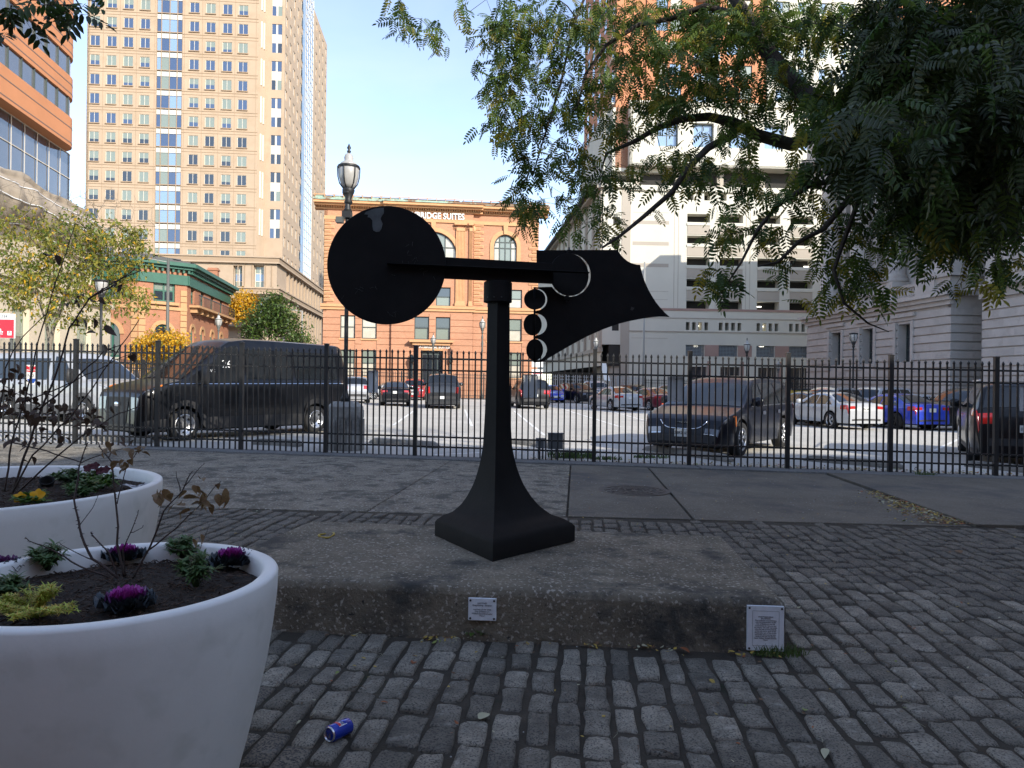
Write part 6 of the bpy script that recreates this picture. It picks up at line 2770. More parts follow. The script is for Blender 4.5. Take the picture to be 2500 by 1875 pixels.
def from_wheel(kind, wx, wy, fwd, which):
    """centre of the vehicle when the wheel (front/rear, left/right) contact is at wx,wy"""
    sp = SPECS[kind]
    f = Vector(fwd).normalized()
    lf = Vector((-f.y, f.x))
    along = sp['L'] / 2 - sp['fo'] - (0 if which[0] == 'f' else sp['wb'])
    lat = (sp['Wd'] / 2 - 0.1) * (1 if which[1] == 'l' else -1)
    c = Vector((wx, wy)) - f * along - lf * lat
    return c.x, c.y, f


x, y, f = from_wheel('van', -7.40, 16.0, (-0.56, -0.83), 'fl')
vb, cb = vehicle('passenger_van', 'black passenger van with orange indicator and numbers chalked on its window', 'van', 'van', x, y, f, P_black, style='steel', plate=False)
b = MB()
cb.patch(b, 0.34, 0.50, 1.2, 2.0, M_lamp_amber, 0.016)
b.build('indicator', vb)
b = MB()
b.lathe([(0.13, 0), (0.13, 0.012), (0.11, 0.02), (0, 0.02)], 24, M_chrome, M=Matrix.Translation((cb.xz_front(0.82) - cb.L / 2 - 0.02, 0, 0.82)) @ Matrix.Rotation(-PI / 2, 4, 'Y') @ Matrix.Scale(0.42, 4, (1, 0, 0)))
b.build('badge', vb)
b = MB()
cb.patch(b, 0.6, 5.8, 0.93, 0.97, M_chrome, 0.014, nx=40, nt=1)
b.build('side_moulding', vb)
M_chalk = mat('white_chalk', (0.8, 0.8, 0.78), rough=0.9)
pwin = cb.S(2.1, 1.5, -1)
letters('26', 0.26, M_chalk, vb, (pwin.x, pwin.y - 0.03, pwin.z), (PI / 2 - 0.14, 0, 0), ext=0.001, bold=-0.002)
letters('P. SVC', 0.10, M_chalk, vb, (pwin.x - 0.45, pwin.y - 0.05, pwin.z - 0.16), (PI / 2 - 0.14, 0, 0), ext=0.001, bold=-0.001)

# --- white van, left edge
x, y, f = from_wheel('van_low', -12.45, 20.7, (0.93, -0.36), 'fr')
vw, cw = vehicle('white_van', 'white van with dark side windows and grey lower trim at the left edge', 'van', 'van_low', x, y, f, P_white, style='steel', plate=False)
# --- dark minivan, right
x, y, f = from_wheel('minivan', 4.97, 15.5, (-0.60, -0.80), 'fl')
vm, cm_ = vehicle('minivan', 'dark blue minivan facing the fence with a bright chrome grille line', 'minivan', 'minivan', x, y, f, P_navy, plate=False)
b = MB()
pts = []
for q in np.linspace(-0.62, 0.62, 25):
    zz = 0.58 + 0.17 * (abs(q) / 0.62) ** 6 + 0.02 * abs(q)
    p = cm_.S(cm_.xz_front(zz), 3 - abs(q), 1 if q >= 0 else -1) + Vector((-0.02, 0, 0))
    pts.append(p)
b.tube(pts, 0.013, 6, M_chrome)
b.build('grille_surround', vm)
b = MB()
p = cm_.S(cm_.xz_front(0.74), 3, 1)
b.prism([(-0.17, 0.012), (0, -0.008), (0.17, 0.012), (0.05, 0.022), (0, 0.012), (-0.05, 0.022)], -0.01, 0.01, M_chrome, M=Matrix.Translation((p.x - 0.03, 0, p.z - 0.03)) @ Matrix.Rotation(PI / 2, 4, 'Z'))
b.build('wing_badge', vm)
b = MB()
xp = cm_.xz_front(0.47) - cm_.L / 2
b.box(xp - 0.045, xp - 0.02, -0.155, 0.155, 0.43, 0.59, M_plate)
po = b.build('number_plate', vm)
letters('3BR2165', 0.085, M_ink, po, (xp - 0.047, 0, 0.51), (PI / 2, 0, -PI / 2), ext=0.001, bold=0.0015)
b = MB()
cm_.patch(b, 0.42, 0.52, 0.72, 0.95, M_lamp_amber, 0.012)
b.build('side_marker', vm)
for g in (1, -1):
    b = MB()
    cm_.fascia(b, 0.36, 0.50, 0.62, 0.95, M_trim, off=0.014, sg=(g,))
    cm_.fascia(b, 0.475, 0.495, 0.62, 0.9, M_chrome, off=0.022, sg=(g,), nz=1)
    b.build('fog_light_pocket', vm)
b = MB()
cm_.patch(b, 1.55, 4.75, 1.0, 1.05, M_chrome, 0.014, nx=30, nt=1)
b.build('window_trim', vm)

# --- white sedan and blue sedan seen from behind
x, y, f = from_wheel('sedan', 12.7, 28.2, (-0.2, 0.98), 'rl')
vs1, cs1 = vehicle('white_sedan', 'white sedan seen from behind to the right of the dark minivan', 'car', 'sedan', x, y, f, P_white, group='cars parked in the lot', plate_text='7EH 482')
x, y, f = from_wheel('sedan', 15.75, 29.0, (-0.2, 0.98), 'rl')
vs2, cs2 = vehicle('blue_sedan', 'bright blue sedan seen from behind between the white sedan and the black car', 'car', 'sedan', x, y, f, P_blue, group='cars parked in the lot', rim=M_trim)
# --- black SUV at the right edge, tail to the fence
x, y, f = from_wheel('suv_big', 10.25, 15.8, (0.55, 1.0), 'rl')
vs3, cs3 = vehicle('black_suv', 'black sport utility vehicle with its tail to the fence at the right edge', 'car', 'suv_big', x, y, f, P_black, group='cars parked in the lot', plate_text='1GR60')
b = MB()
p = cs3.S(cs3.xz_rear(0.98), 3, 1)
M_redl = mat('red_letters', (0.5, 0.02, 0.02), rough=0.4)
letters('NITRO', 0.13, M_redl, vs3, (p.x + 0.012, 0.25, 1.02), (PI / 2, 0, PI / 2), ext=0.004, sp=1.5)
b.cyl((-cs3.L / 2 + 2.0, -0.75, 1.80), (cs3.L / 2 - 0.9, -0.75, 1.80), 0.02, 6, M_alloy)
b.cyl((-cs3.L / 2 + 2.0, 0.75, 1.80), (cs3.L / 2 - 0.9, 0.75, 1.80), 0.02, 6, M_alloy)
b.build('roof_rail', vs3)

# --- the others
gp_ = 'cars parked in the lot'


def carat(kind, px, d, fwd, pm, name, label, cat='car', **k):
    p = W(px, 960, d)
    return vehicle(name, label, cat, kind, p.x, d, Vector(fwd).normalized(), pm, group=gp_, simple=True, **k)


carat('suv', 866, 47, (-0.25, 1), P_silver, 'silver_suv', 'silver and dark sport utility car seen from behind beside the lamp column')
carat('sedan', 966, 43.5, (-0.16, 1), P_black, 'black_sedan', 'black sedan seen from behind left of the grey pickup truck')
carat('sedan', 952, 56, (-0.9, -0.3), P_white, 'white_sedan', 'white car mostly hidden behind the black sedan')
carat('suv', 1012, 58, (0.1, -1), P_red, 'red_suv', 'red car facing the viewer left of the grey pickup truck')
carat('pickup', 1081, 41.5, (-0.1, 1), P_charcoal, 'grey_pickup', 'dark grey pickup truck seen from behind in the middle of the lot', 'truck')
carat('suv_big', 1291, 44.5, (-0.14, 1), P_black, 'black_suv', 'black sport utility car right of the sculpture post with a bare sign in front')
carat('sedan', 1345, 60, (0.12, -1), P_blue, 'blue_car', 'small blue car facing the viewer right of the black sport utility car')
carat('suv', 1410, 60, (0.42, -1), P_navy, 'dark_suv', 'dark sport utility car facing the viewer with a silver barred grille', grille='bright')
carat('pickup', 1452, 66, (0.2, -1), P_white, 'white_pickup', 'white pickup truck behind the dark sport utility car', 'truck')
carat('sedan', 1500, 44, (-0.30, 1), P_white, 'white_coupe', 'white coupe seen from behind left of the maroon sedan')
carat('sedan', 1588, 46, (-0.35, 1), P_maroon, 'maroon_sedan', 'maroon sedan behind the left end of the dark minivan')
carat('suv', 1640, 50, (-0.35, 1), P_brown, 'dark_suv', 'dark car with orange reflections right behind the minivan bonnet')
carat('suv', 1552, 62, (0.3, -1), P_black, 'dark_suv', 'black car in the far row behind the maroon sedan')
carat('sedan', 1700, 60, (0.3, -1), P_grey, 'grey_sedan', 'grey sedan in the far row hidden behind the minivan roof')
carat('sedan', 1965, 33.5, (-0.25, 1), P_grey, 'grey_sedan', 'grey car between the dark minivan and the white sedan')
carat('suv', 2022, 37, (-0.8, -0.6), P_silver, 'silver_suv', 'silver car roof showing behind the white sedan')
carat('suv_big', 2135, 38, (-0.85, -0.5), P_white, 'white_suv', 'white sport utility car behind the white and blue sedans')
carat('sedan', 2225, 35.5, (-0.9, -0.45), P_white, 'white_sedan', 'white sedan roof behind the blue sedan')
carat('suv_big', 2372, 30, (-0.93, -0.30), P_black, 'black_suv', 'black car facing left behind the blue sedan')
# ------------------------------------------------------------------ lamps, signs, wheel stops
M_frost = mat('frosted_lamp_glass', (0.40, 0.39, 0.36), rough=0.35, coat=0.6, var=0.1, vscale=9)
M_castiron = mat('dark_cast_iron', (0.016, 0.017, 0.017), rough=0.5)
M_castgrey = mat('weathered_cast_iron', (0.10, 0.105, 0.095), rough=0.6)


def acorn(parent, x, y, z, s, body=M_castiron, dome=True):
    """lamp head, s = globe width; z = bottom of the neck"""
    k = s / 0.45
    b = MB()
    b.lathe([(0.05 * k, 0), (0.09 * k, 0.05 * k), (0.06 * k, 0.12 * k), (0.11 * k, 0.24 * k), (0.13 * k, 0.30 * k), (0.12 * k, 0.34 * k), (0.07 * k, 0.36 * k)], 16, body, M=Matrix.Translation((x, y, z)))
    b.build('lamp_neck', parent)
    b = MB()
    b.lathe([(0.10 * k, 0.34 * k), (0.16 * k, 0.42 * k), (0.205 * k, 0.58 * k), (0.215 * k, 0.72 * k), (0.205 * k, 0.78 * k)], 18, M_frost, M=Matrix.Translation((x, y, z)))
    b.build('globe', parent)
    b = MB()
    b.lathe([(0.225 * k, 0.76 * k), (0.235 * k, 0.78 * k), (0.225 * k, 0.81 * k)], 20, body, M=Matrix.Translation((x, y, z)), close=False)
    for q in range(6):
        a = PI * 2 * q / 6 + 0.3
        pts = [(x + r * k * math.cos(a), y + r * k * math.sin(a), z + zz * k) for r, zz in ((0.11, 0.34), (0.185, 0.44), (0.22, 0.58), (0.228, 0.72), (0.228, 0.79))]
        b.tube(pts, 0.012 * k, 5, body)
    if not dome:
        b.lathe([(0.25 * k, 0.79 * k), (0.25 * k, 0.83 * k), (0.06 * k, 0.87 * k)], 20, body, M=Matrix.Translation((x, y, z)))
    b.build('cage', parent)
    if dome:
        b = MB()
        b.lathe([(0.21 * k, 0.80 * k), (0.17 * k, 0.86 * k), (0.09 * k, 0.92 * k), (0.10 * k, 0.98 * k), (0.075 * k, 1.05 * k), (0.03 * k, 1.08 * k)], 18, M_frost, M=Matrix.Translation((x, y, z)))
        b.build('cap', parent)
        b = MB()
        b.lathe([(0.03 * k, 1.08 * k), (0.045 * k, 1.12 * k), (0.02 * k, 1.15 * k), (0.045 * k, 1.19 * k), (0.0, 1.29 * k)], 10, body, M=Matrix.Translation((x, y, z)))
        b.build('finial', parent)


# octagonal ribbed concrete base with the tall lamp on it
pb = W(840.5, 1097, 14.8)
cx_, cy_ = pb.x, 14.85
M_col = mat('ribbed_concrete', (0.34, 0.33, 0.30), rough=0.95, var=0.35, vscale=3, bump=0.6, bscale=25, spots=[((0.15, 0.15, 0.145), 2.0, 0.5, 0.66)])
colt = thing('lamp_plinth', 'ribbed round concrete plinth behind the fence carrying the tall lamp post', 'plinth', (cx_, cy_, G(cx_)))
b = MB()
b.lathe([(0.37, -0.05), (0.37, 0.66), (0.345, 0.665)], 24, M_col, smooth=False, close=False)
for k in range(24):
    a = 2 * PI * (k + 0.5) / 24
    b.box(-0.028, 0.028, -0.02, 0.02, 0.0, 0.64, M_col, M=Matrix.Rotation(a, 4, 'Z') @ Matrix.Translation((0, 0.378, 0)) )
b.build('ribbed_drum', colt)
b = MB()
b.lathe([(0.385, 0.665), (0.385, 0.83), (0.375, 0.835)], 8, M_col, smooth=False, close=True, ang0=0.2)
b.build('ring_block', colt)
b = MB()
b.lathe([(0.375, 0.84), (0.37, 0.90), (0.25, 1.0), (0.0, 1.0)], 8, M_col, smooth=False, ang0=0.2)
b.build('top_block', colt)
lamp = thing('street_lamp', 'tall black street lamp with a frosted acorn head behind the round disc', 'street lamp', (cx_, cy_, G(cx_) + 1.0))
zl = lambda y: W(842, y, 14.85).z - (G(cx_) + 1.0)
b = MB()
b.lathe([(0.10, 0), (0.10, 0.08), (0.06, 0.14), (0.045, 0.25), (0.04, zl(560)), (0.05, zl(530)), (0.035, zl(525))], 14, M_castiron)
b.build('pole', lamp)
b = MB()
b.box(-0.10, 0.08, -0.10, 0.10, zl(533), zl(517), M_castiron)
b.build('junction_box', lamp)
b = MB()
b.box(-0.19, -0.05, -0.25, -0.10, zl(549), zl(535), M_castgrey)
b.cyl((-0.2, -0.2, zl(545)), (-0.05, -0.05, zl(528)), 0.02, 6, M_castiron)
b.build('security_camera', lamp)
b = MB()
b.lathe([(0.10, zl(517)), (0.06, zl(508)), (0.055, zl(482)), (0.11, zl(474)), (0.12, zl(469))], 14, M_castiron)
b.build('collar', lamp)
acorn(lamp, 0.012, 0, zl(500), 0.45 * (zl(468) - zl(500)) / (zl(468) - zl(500)))


def small_lamp(px, py_top, d, label, s=0.45, body=M_castiron, dome=True, ornate=False, base=0.0):
    p = W(px, py_top, d)
    r = thing('street_lamp', label, 'street lamp', (p.x, d, G(p.x) + base), 0, None)
    k = s / 0.45
    h = p.z - G(p.x) - base - (1.29 if dome else 0.87) * k
    b = MB()
    pr = [(0.16, 0), (0.16, 0.2), (0.10, 0.5), (0.065, 0.9), (0.05, h * 0.72)]
    if ornate:
        pr += [(0.10, h * 0.73), (0.07, h * 0.78), (0.12, h * 0.84), (0.07, h * 0.90), (0.11, h * 0.94)]
    pr += [(0.05, h)]
    b.lathe(pr, 12, body)
    b.build('pole', r)
    acorn(r, 0, 0, h, s, body, dome)
    return r


small_lamp(248, 682, 27.5, 'black street lamp with a flat topped globe between the thin tree and the corner house', dome=False)
small_lamp(534, 762, 48, 'grey street lamp beside the balcony of the corner house', body=M_castgrey)
small_lamp(692, 812, 62, 'small street lamp below the dark green tree', body=M_castgrey)
small_lamp(1178, 771, 66.5, 'ornate grey street lamp in front of the hotel beside the sculpture post', s=0.58, body=M_castgrey, ornate=True)
small_lamp(1058, 812, 66.8, 'ornate grey street lamp in front of the hotel entrance', s=0.5, body=M_castgrey, ornate=True)
small_lamp(1455, 818, 60, 'street lamp in front of the garage overhang', s=0.50, body=M_castgrey)
small_lamp(1824, 824, 55, 'black street lamp in front of the garage grilles', s=0.5)
small_lamp(2084, 812, 41, 'black street lamp in front of the custom house windows', s=0.45, dome=False)
small_lamp(1900, 876, 73, 'small distant street lamp left of the custom house corner', s=0.5, body=M_castgrey)


def pole(name, label, cat, px, y0, d, r0, m, extra=None):
    p = W(px, y0, d)
    r = thing(name, label, cat, (p.x, d, G(p.x)))
    b = MB()
    b.cyl((0, 0, 0), (0, 0, p.z - G(p.x)), r0, 10, m, r0 * 0.7)
    b.build('pole', r)
    if extra:
        extra(r, p.z - G(p.x))
    return r


M_galvp = mat('galvanised_pole', (0.30, 0.30, 0.28), rough=0.5)


def signal(r, h):
    b = MB()
    b.box(-0.55, -0.22, -0.2, 0.1, h - 6.0, h - 4.9, M_castiron)
    b.box(-0.25, 0, -0.03, 0.03, h - 5.2, h - 5.1, M_castiron)
    b.build('signal_head', r)
    b = MB()
    b.tube([(0, 0, h - 0.3), (-2, 0.5, h + 0.1), (-5, 1, h - 0.1)], 0.03, 5, M_galvp)
    b.build('arm', r)


def arm(r, h):
    b = MB()
    b.tube([(0, 0, h), (-1.2, 0, h + 0.15), (-2.4, 0, h + 0.1)], [0.06, 0.05, 0.05], 6, M_galvp)
    b.box(-3.1, -2.3, -0.12, 0.12, h, h + 0.14, M_galvp)
    b.build('arm', r)


pole('utility_pole', 'grey green utility pole with a traffic signal in front of the corner house', 'pole', 411, 630, 50, 0.13, M_castgrey, signal)
pole('light_mast', 'thin grey light mast in front of the garage beyond the sail plate', 'pole', 1574, 640, 62, 0.10, M_galvp)
pole('light_mast', 'grey street light mast with a side arm beside the dark green tree', 'pole', 738, 760, 70, 0.10, M_galvp, arm)

# wheel stops
M_stop = mat('wheel_stop_concrete', (0.25, 0.235, 0.205), rough=0.95, var=0.3, vscale=2.5, bump=0.6, bscale=30, spots=[((0.12, 0.12, 0.115), 3, 0.55, 0.7)])
for (pa, pb_, lb) in [((905, 1081), (1070, 1094), 'concrete wheel stop left of the sculpture post'),
                      ((620, 1084), (735, 1090), 'concrete wheel stop under the tail of the black van'),
                      ((185, 1072), (370, 1083), 'pale concrete wheel stop in front of the black van'),
                      ((1575, 1098), (1785, 1128), 'concrete wheel stop under the nose of the dark minivan'),
                      ((1965, 1124), (2205, 1145), 'concrete wheel stop among dry leaves right of the minivan'),
                      ((2360, 1138), (2560, 1160), 'concrete wheel stop under the black tailed car at the right'),
                      ((1245, 1082), (1350, 1094), 'dark concrete wheel stop behind the meter boxes')]:
    p, q = GP(*pa), GP(*pb_)
    dv = q - p
    r = thing('wheel_stop', lb, 'wheel stop', ((p.x + q.x) / 2, (p.y + q.y) / 2, G((p.x + q.x) / 2)), math.atan2(dv.y, dv.x), 'wheel stops along the fence')
    L = dv.length / 2
    b = MB()
    n = 24
    P = []
    for i in range(n + 1):
        x = -L + 2 * L * i / n
        e = min(1, min(i, n - i) / 1.5)
        h = 0.13 * (0.35 + 0.65 * e)
        P.append([(x, -0.10, 0), (x, -0.09, h * 0.55 + 0.006 * R.uniform(-1, 1)), (x, -0.06, h + 0.006 * R.uniform(-1, 1)), (x, 0.06, h + 0.006 * R.uniform(-1, 1)), (x, 0.09, h * 0.55), (x, 0.10, 0)])
    b.grid(P[::-1], M_stop, False)
    b.add(P[0], [tuple(range(6))], M_stop)
    b.add(P[-1], [tuple(range(6))[::-1]], M_stop)
    b.build('block', r)

# blank backs of small signs hanging on the fence
M_signback = mat('bare_aluminium_sign_back', (0.78, 0.80, 0.80), rough=0.4, metal=0.0, var=0.1, vscale=4)


def sign_back(pxa, pxb, pya, pyb, label):
    d = 13.6
    for _ in range(4):
        c = W((pxa + pxb) / 2, (pya + pyb) / 2, d)
        d = fy(c.x) + 0.05
    w, h = (pxb - pxa) * d / F, (pyb - pya) * d / F
    r = thing('sign', label, 'sign', (c.x, d, c.z), fa)
    b = MB()
    b.box(-w / 2, w / 2, -0.002, 0.002, -h / 2, h / 2, M_signback)
    bevel(b.build('panel', r), 0.001, 1)
    b = MB()
    for z in (-h * 0.4, h * 0.4):
        b.cyl((0, -0.012, z), (0, 0.006, z), 0.006, 8, M_iron)
    b.build('bolts', r)


sign_back(896, 923, 904, 959, 'bare grey back of a small sign on the fence left of the sculpture')
sign_back(1277, 1312, 914, 971, 'bare pale back of a small sign on the fence right of the sculpture post')
sign_back(1630, 1668, 920, 980, 'bare back of a small sign on the fence in front of the minivan windscreen')
sign_back(2491, 2530, 942, 1004, 'pale cream sign on the fence at the right edge')

# meter boxes on short posts behind the fence
mb_ = thing('meter_boxes', 'two grey electrical boxes on short posts in the weeds behind the fence', 'electrical box', (W(1345, 1080, 13.9).x, 13.9, G(1)))
mo = mb_.location
M_box = mat('grey_enamel_box', (0.13, 0.145, 0.155), rough=0.5, var=0.1, vscale=3)
M_boxw = mat('pale_galvanised_strip', (0.45, 0.46, 0.46), rough=0.5)
for (a, c, t, bt, m) in ((1338, 1374, 1057, 1096, M_box), (1309, 1331, 1070, 1094, M_box)):
    p, q = W(a, t, 13.9), W(c, bt, 13.9)
    b = MB()
    b.box(p.x - mo.x, q.x - mo.x, -0.06, 0.08, q.z - mo.z, p.z - mo.z, m)
    b.box(p.x - mo.x - 0.008, q.x - mo.x + 0.008, -0.068, 0.09, p.z - mo.z - 0.012, p.z - mo.z + 0.004, m)
    if c < 1335:
        b.box(p.x - mo.x + 0.003, p.x - mo.x + 0.035, -0.064, -0.060, q.z - mo.z + 0.01, p.z - mo.z - 0.015, M_boxw)
        b.box(q.x - mo.x - 0.035, q.x - mo.x - 0.003, -0.064, -0.060, q.z - mo.z + 0.01, p.z - mo.z - 0.015, M_boxw)
    bevel(b.build('box', mb_), 0.004, 1)
b = MB()
for px in (1315, 1325, 1358):
    x = W(px, 1090, 13.9).x - mo.x
    b.cyl((x, 0, 0), (x, 0, 0.22), 0.018, 8, M_box)
b.build('post', mb_)

# red and white car park sign, far left
ps = W(18, 795, 24)
sg = thing('parking_sign', 'red and white car park sign reading Park Here at the left edge', 'sign', (W(10, 800, 24).x, 24, G(-17)))
so_ = sg.location
pL, pR = W(-62, 765, 24), W(36, 826, 24)
b = MB()
b.box(pL.x - so_.x, pR.x - so_.x, -0.03, 0.03, pR.z - so_.z, pL.z - so_.z, M_signwhite)
b.build('panel', sg)
zm = W(0, 780, 24).z - so_.z
b = MB()
b.box(pL.x - so_.x + 0.01, pR.x - so_.x - 0.01, -0.036, -0.031, pR.z - so_.z + 0.01, zm, M_signred)
b.build('red_field', sg)
xr = pR.x - so_.x
letters('Park\nHere.', 0.27, M_signwhite, sg, (W(-12, 798, 24).x - so_.x - 0.32, -0.04, W(0, 796, 24).z - so_.z), ext=0.002, align='LEFT', bold=0.008)
letters('P2334', 0.15, M_ink, sg, (W(20, 773, 24).x - so_.x, -0.034, W(0, 773, 24).z - so_.z), ext=0.002, align='RIGHT')
letters('←', 0.25, M_signwhite, sg, (W(2, 816, 24).x - so_.x, -0.04, W(0, 816, 24).z - so_.z), ext=0.002, align='CENTER', bold=0.004)
b = MB()
cxp, czp = W(25, 814, 24).x - so_.x, W(0, 814, 24).z - so_.z
b.box(cxp - 0.07, cxp + 0.07, -0.040, -0.037, czp - 0.06, czp + 0.08, M_signwhite)
b.build('logo_tile', sg)
letters('P', 0.15, M_signred, sg, (cxp, -0.042, czp + 0.01), ext=0.001, bold=0.002)
b = MB()
for x in (pL.x - so_.x + 0.15, pR.x - so_.x - 0.15):
    b.box(x - 0.04, x + 0.04, 0.031, 0.09, 0, pL.z - so_.z - 0.1, M_castgrey)
b.build('post', sg)
# red, white and blue notice tied to the fence far left
pn = W(82, 915, 14.55)
nt_ = thing('notice', 'red and white notice with a blue shape fixed to the fence at the left', 'sign', (pn.x, fy(pn.x) + 0.03, pn.z), fa)
M_bl = mat('notice_blue', (0.03, 0.10, 0.42), rough=0.5)
w_, h_ = 0.26, 0.40
b = MB()
b.box(-w_ / 2, w_ / 2, -0.002, 0.002, -h_ / 2, h_ / 2, M_signwhite)
b.build('panel', nt_)
b = MB()
b.prism([(-w_ / 2 + .004, h_ * 0.17), (0, h_ * 0.12), (w_ / 2 - .004, h_ * 0.17), (w_ / 2 - .004, h_ / 2 - 0.004), (w_ * 0.2, h_ * 0.40), (0, h_ * 0.46), (-w_ * 0.2, h_ * 0.40), (-w_ / 2 + .004, h_ / 2 - 0.004)], -0.0035, -0.0025, M_signred)
b.build('red_field', nt_)
b = MB()
b.prism([(-w_ * 0.35, -h_ * 0.22), (w_ * 0.45, -h_ * 0.18), (w_ * 0.25, -h_ * 0.42), (-w_ * 0.1, -h_ * 0.45)], -0.0035, -0.0025, M_bl)
b.build('blue_shape', nt_)
letters('U.S.\nPROPERTY', 0.042, M_signwhite, nt_, (0, -0.005, h_ * 0.28), ext=0.0006, bold=0.001)
letters('NO', 0.09, M_ink, nt_, (-0.01, -0.004, -0.02), ext=0.0006)

# yellow skip-like box and traffic cone
p = W(1962, 946, 45)
b = MB()
M_yel = mat('yellow_paint', (0.45, 0.33, 0.03), rough=0.6)
yb = thing('yellow_barrier', 'yellow box standing beyond the dark minivan against the black street fence', 'barrier', (p.x, 45, G(p.x)))
b.box(-0.8, 0.6, -0.3, 0.3, 0, 1.5, M_yel)
b.box(-0.9, 0.7, -0.4, 0.4, 1.5, 1.6, M_castiron)
b.build('box', yb)
b = MB()
b.box(0.2, 0.4, -0.31, -0.3, 0.4, 1.2, M_signwhite)
b.build('notice_panel', yb)
p = W(1619, 985, 30)
cn = thing('traffic_cone', 'small orange traffic cone behind the minivan bonnet', 'cone', (p.x, 30, G(p.x)))
M_or = mat('cone_orange', (0.75, 0.12, 0.02), rough=0.5)
b = MB()
b.lathe([(0.16, 0.03), (0.10, 0.45), (0.05, 0.90), (0.0, 0.92)], 14, M_or)
b.build('cone_body', cn)
b = MB()
b.box(-0.2, 0.2, -0.2, 0.2, 0, 0.03, M_or)
b.build('cone_base', cn)
# white sign panels standing by the garage
p = W(1476, 920, 58)
ws_ = thing('leaning_sign', 'white tilted sign on a post in front of the garage side', 'sign', (p.x, 58, G(p.x)))
b = MB()
b.box(-0.03, 0.03, -0.03, 0.03, 0, 2.9, M_galvp)
b.build('post', ws_)
b = MB()
b.prism([(-0.35, 3.4), (0.10, 3.35), (0.45, 1.9), (-0.05, 1.95)], -0.05, -0.031, M_signwhite)
b.build('panel', ws_)
p = W(1312, 895, 63)
ws_ = thing('small_sign', 'small white and red sign on a post at the hotel corner', 'sign', (p.x, 63, G(p.x)))
b = MB()
b.box(-0.03, 0.03, -0.03, 0.03, 0, 3.6, M_galvp)
b.build('post', ws_)
b = MB()
b.box(-0.5, 0.5, -0.06, -0.031, 3.0, 3.5, M_signwhite)
b.box(-0.5, 0.5, -0.06, -0.031, 2.2, 2.8, M_signwhite)
b.build('panel', ws_)
b = MB()
b.box(-0.4, 0.4, -0.066, -0.061, 2.4, 2.6, M_signred)
b.build('red_bar', ws_)

# ------------------------------------------------------------------ drinks can
cp = GP(805, 1795, 0.03)
can = thing('drinks_can', 'crushed blue drinks can with a red and white emblem lying on the cobbles', 'can', (cp.x, cp.y, G(cp.x) + 0.034), 0)
M_canb = mat('can_blue', (0.010, 0.040, 0.42), rough=0.25, metal=0.35, coat=0.5)
M_canm = mat('can_aluminium', (0.62, 0.63, 0.65), rough=0.25, metal=0.9)
M_canw = mat('can_white', (0.75, 0.76, 0.78), rough=0.3)
M_canr = mat('can_red', (0.60, 0.02, 0.04), rough=0.3)
a = math.atan2(0.90, 0.55)
MR = Matrix.Rotation(a, 4, 'Z') @ Matrix.Rotation(math.radians(94), 4, 'Y')
b = MB()
b.lathe([(0.0315, 0.0), (0.033, 0.006), (0.033, 0.098), (0.0315, 0.102)], 28, M_canb, M=MR)
b.build('can_body', can)
b = MB()
b.lathe([(0.0, 0.005), (0.023, 0.004), (0.0255, -0.006), (0.0268, -0.007), (0.0275, -0.004), (0.0318, 0.003)], 28, M_canm, M=MR, close=False)
b.lathe([(0.0312, 0.101), (0.026, 0.108), (0.023, 0.106), (0.0, 0.102)], 24, M_canm, M=MR, close=False)
b.build('can_end', can)
b = MB()
b.lathe([(0.009, 0.0032), (0.009, 0.0022), (0, 0.0022)], 12, M_under, M=MR @ Matrix.Translation((-0.010, 0.002, 0)) @ Matrix.Scale(0.8, 4, (0, 1, 0)))
b.box(-0.002, 0.016, -0.005, 0.005, 0.0, 0.003, M_canm, M=MR)
b.build('mouth_and_tab', can)


def wrap(z0, z1, a0, a1, m, r=0.0333, wave=0.0):
    bb = MB()
    P = []
    for i in range(13):
        an = a0 + (a1 - a0) * i / 12
        w = wave * math.sin((an - a0) / (a1 - a0) * PI * 2)
        P.append([MR @ Vector((r * math.cos(an), r * math.sin(an), z)) for z in (z0 + w, z1 + w)])
    bb.grid(P, m, True)
    return bb


# which angle faces up/camera: MR maps local -x upward
A0 = PI
wrap(0.030, 0.072, A0 - 0.75, A0 + 0.75, M_canw).build('emblem_white', can)
wrap(0.030, 0.043, A0 - 0.66, A0 + 0.66, M_canr, 0.0336).build('emblem_red', can)
wrap(0.060, 0.072, A0 - 0.66, A0 + 0.66, M_canb, 0.0336).build('emblem_blue', can)
lm = text_mesh('PEPSI', 0.019, M_canb, 0.0003, 'CENTER', 0.0006)
co_ = np.zeros(len(lm.vertices) * 3)
lm.vertices.foreach_get('co', co_)
co_ = co_.reshape(-1, 3)
for v, c in zip(lm.vertices, co_):
    an = A0 + c[0] / 0.034
    v.co = MR @ Vector((0.0339 * math.cos(an), 0.0339 * math.sin(an), 0.0515 + c[1]))
inst(lm, 'lettering', can)

# yellow plastic band on the plinth
q = W(795, 1328, 5.25)
yb = thing('plastic_band', 'loose loop of yellow plastic band lying on the left of the plinth', 'litter', (q.x, 5.25, top_h(q.x, 5.25) + 0.006))
b = MB()
M_yband = mat('yellow_plastic', (0.42, 0.30, 0.03), rough=0.5)
pts = [(0.055 * math.cos(t) * (1 + 0.1 * math.sin(3 * t)), 0.075 * math.sin(t), 0.004 + 0.006 * math.sin(2 * t)) for t in np.linspace(1.9, 7.2, 26)]
b.tube(pts, [0.003 + 0.0045 * abs(math.sin(k * 0.5)) for k in range(26)], 6, M_yband)
b.build('loop', yb)
# ------------------------------------------------------------------ planters
def ngrid(nx, ny):
    return None


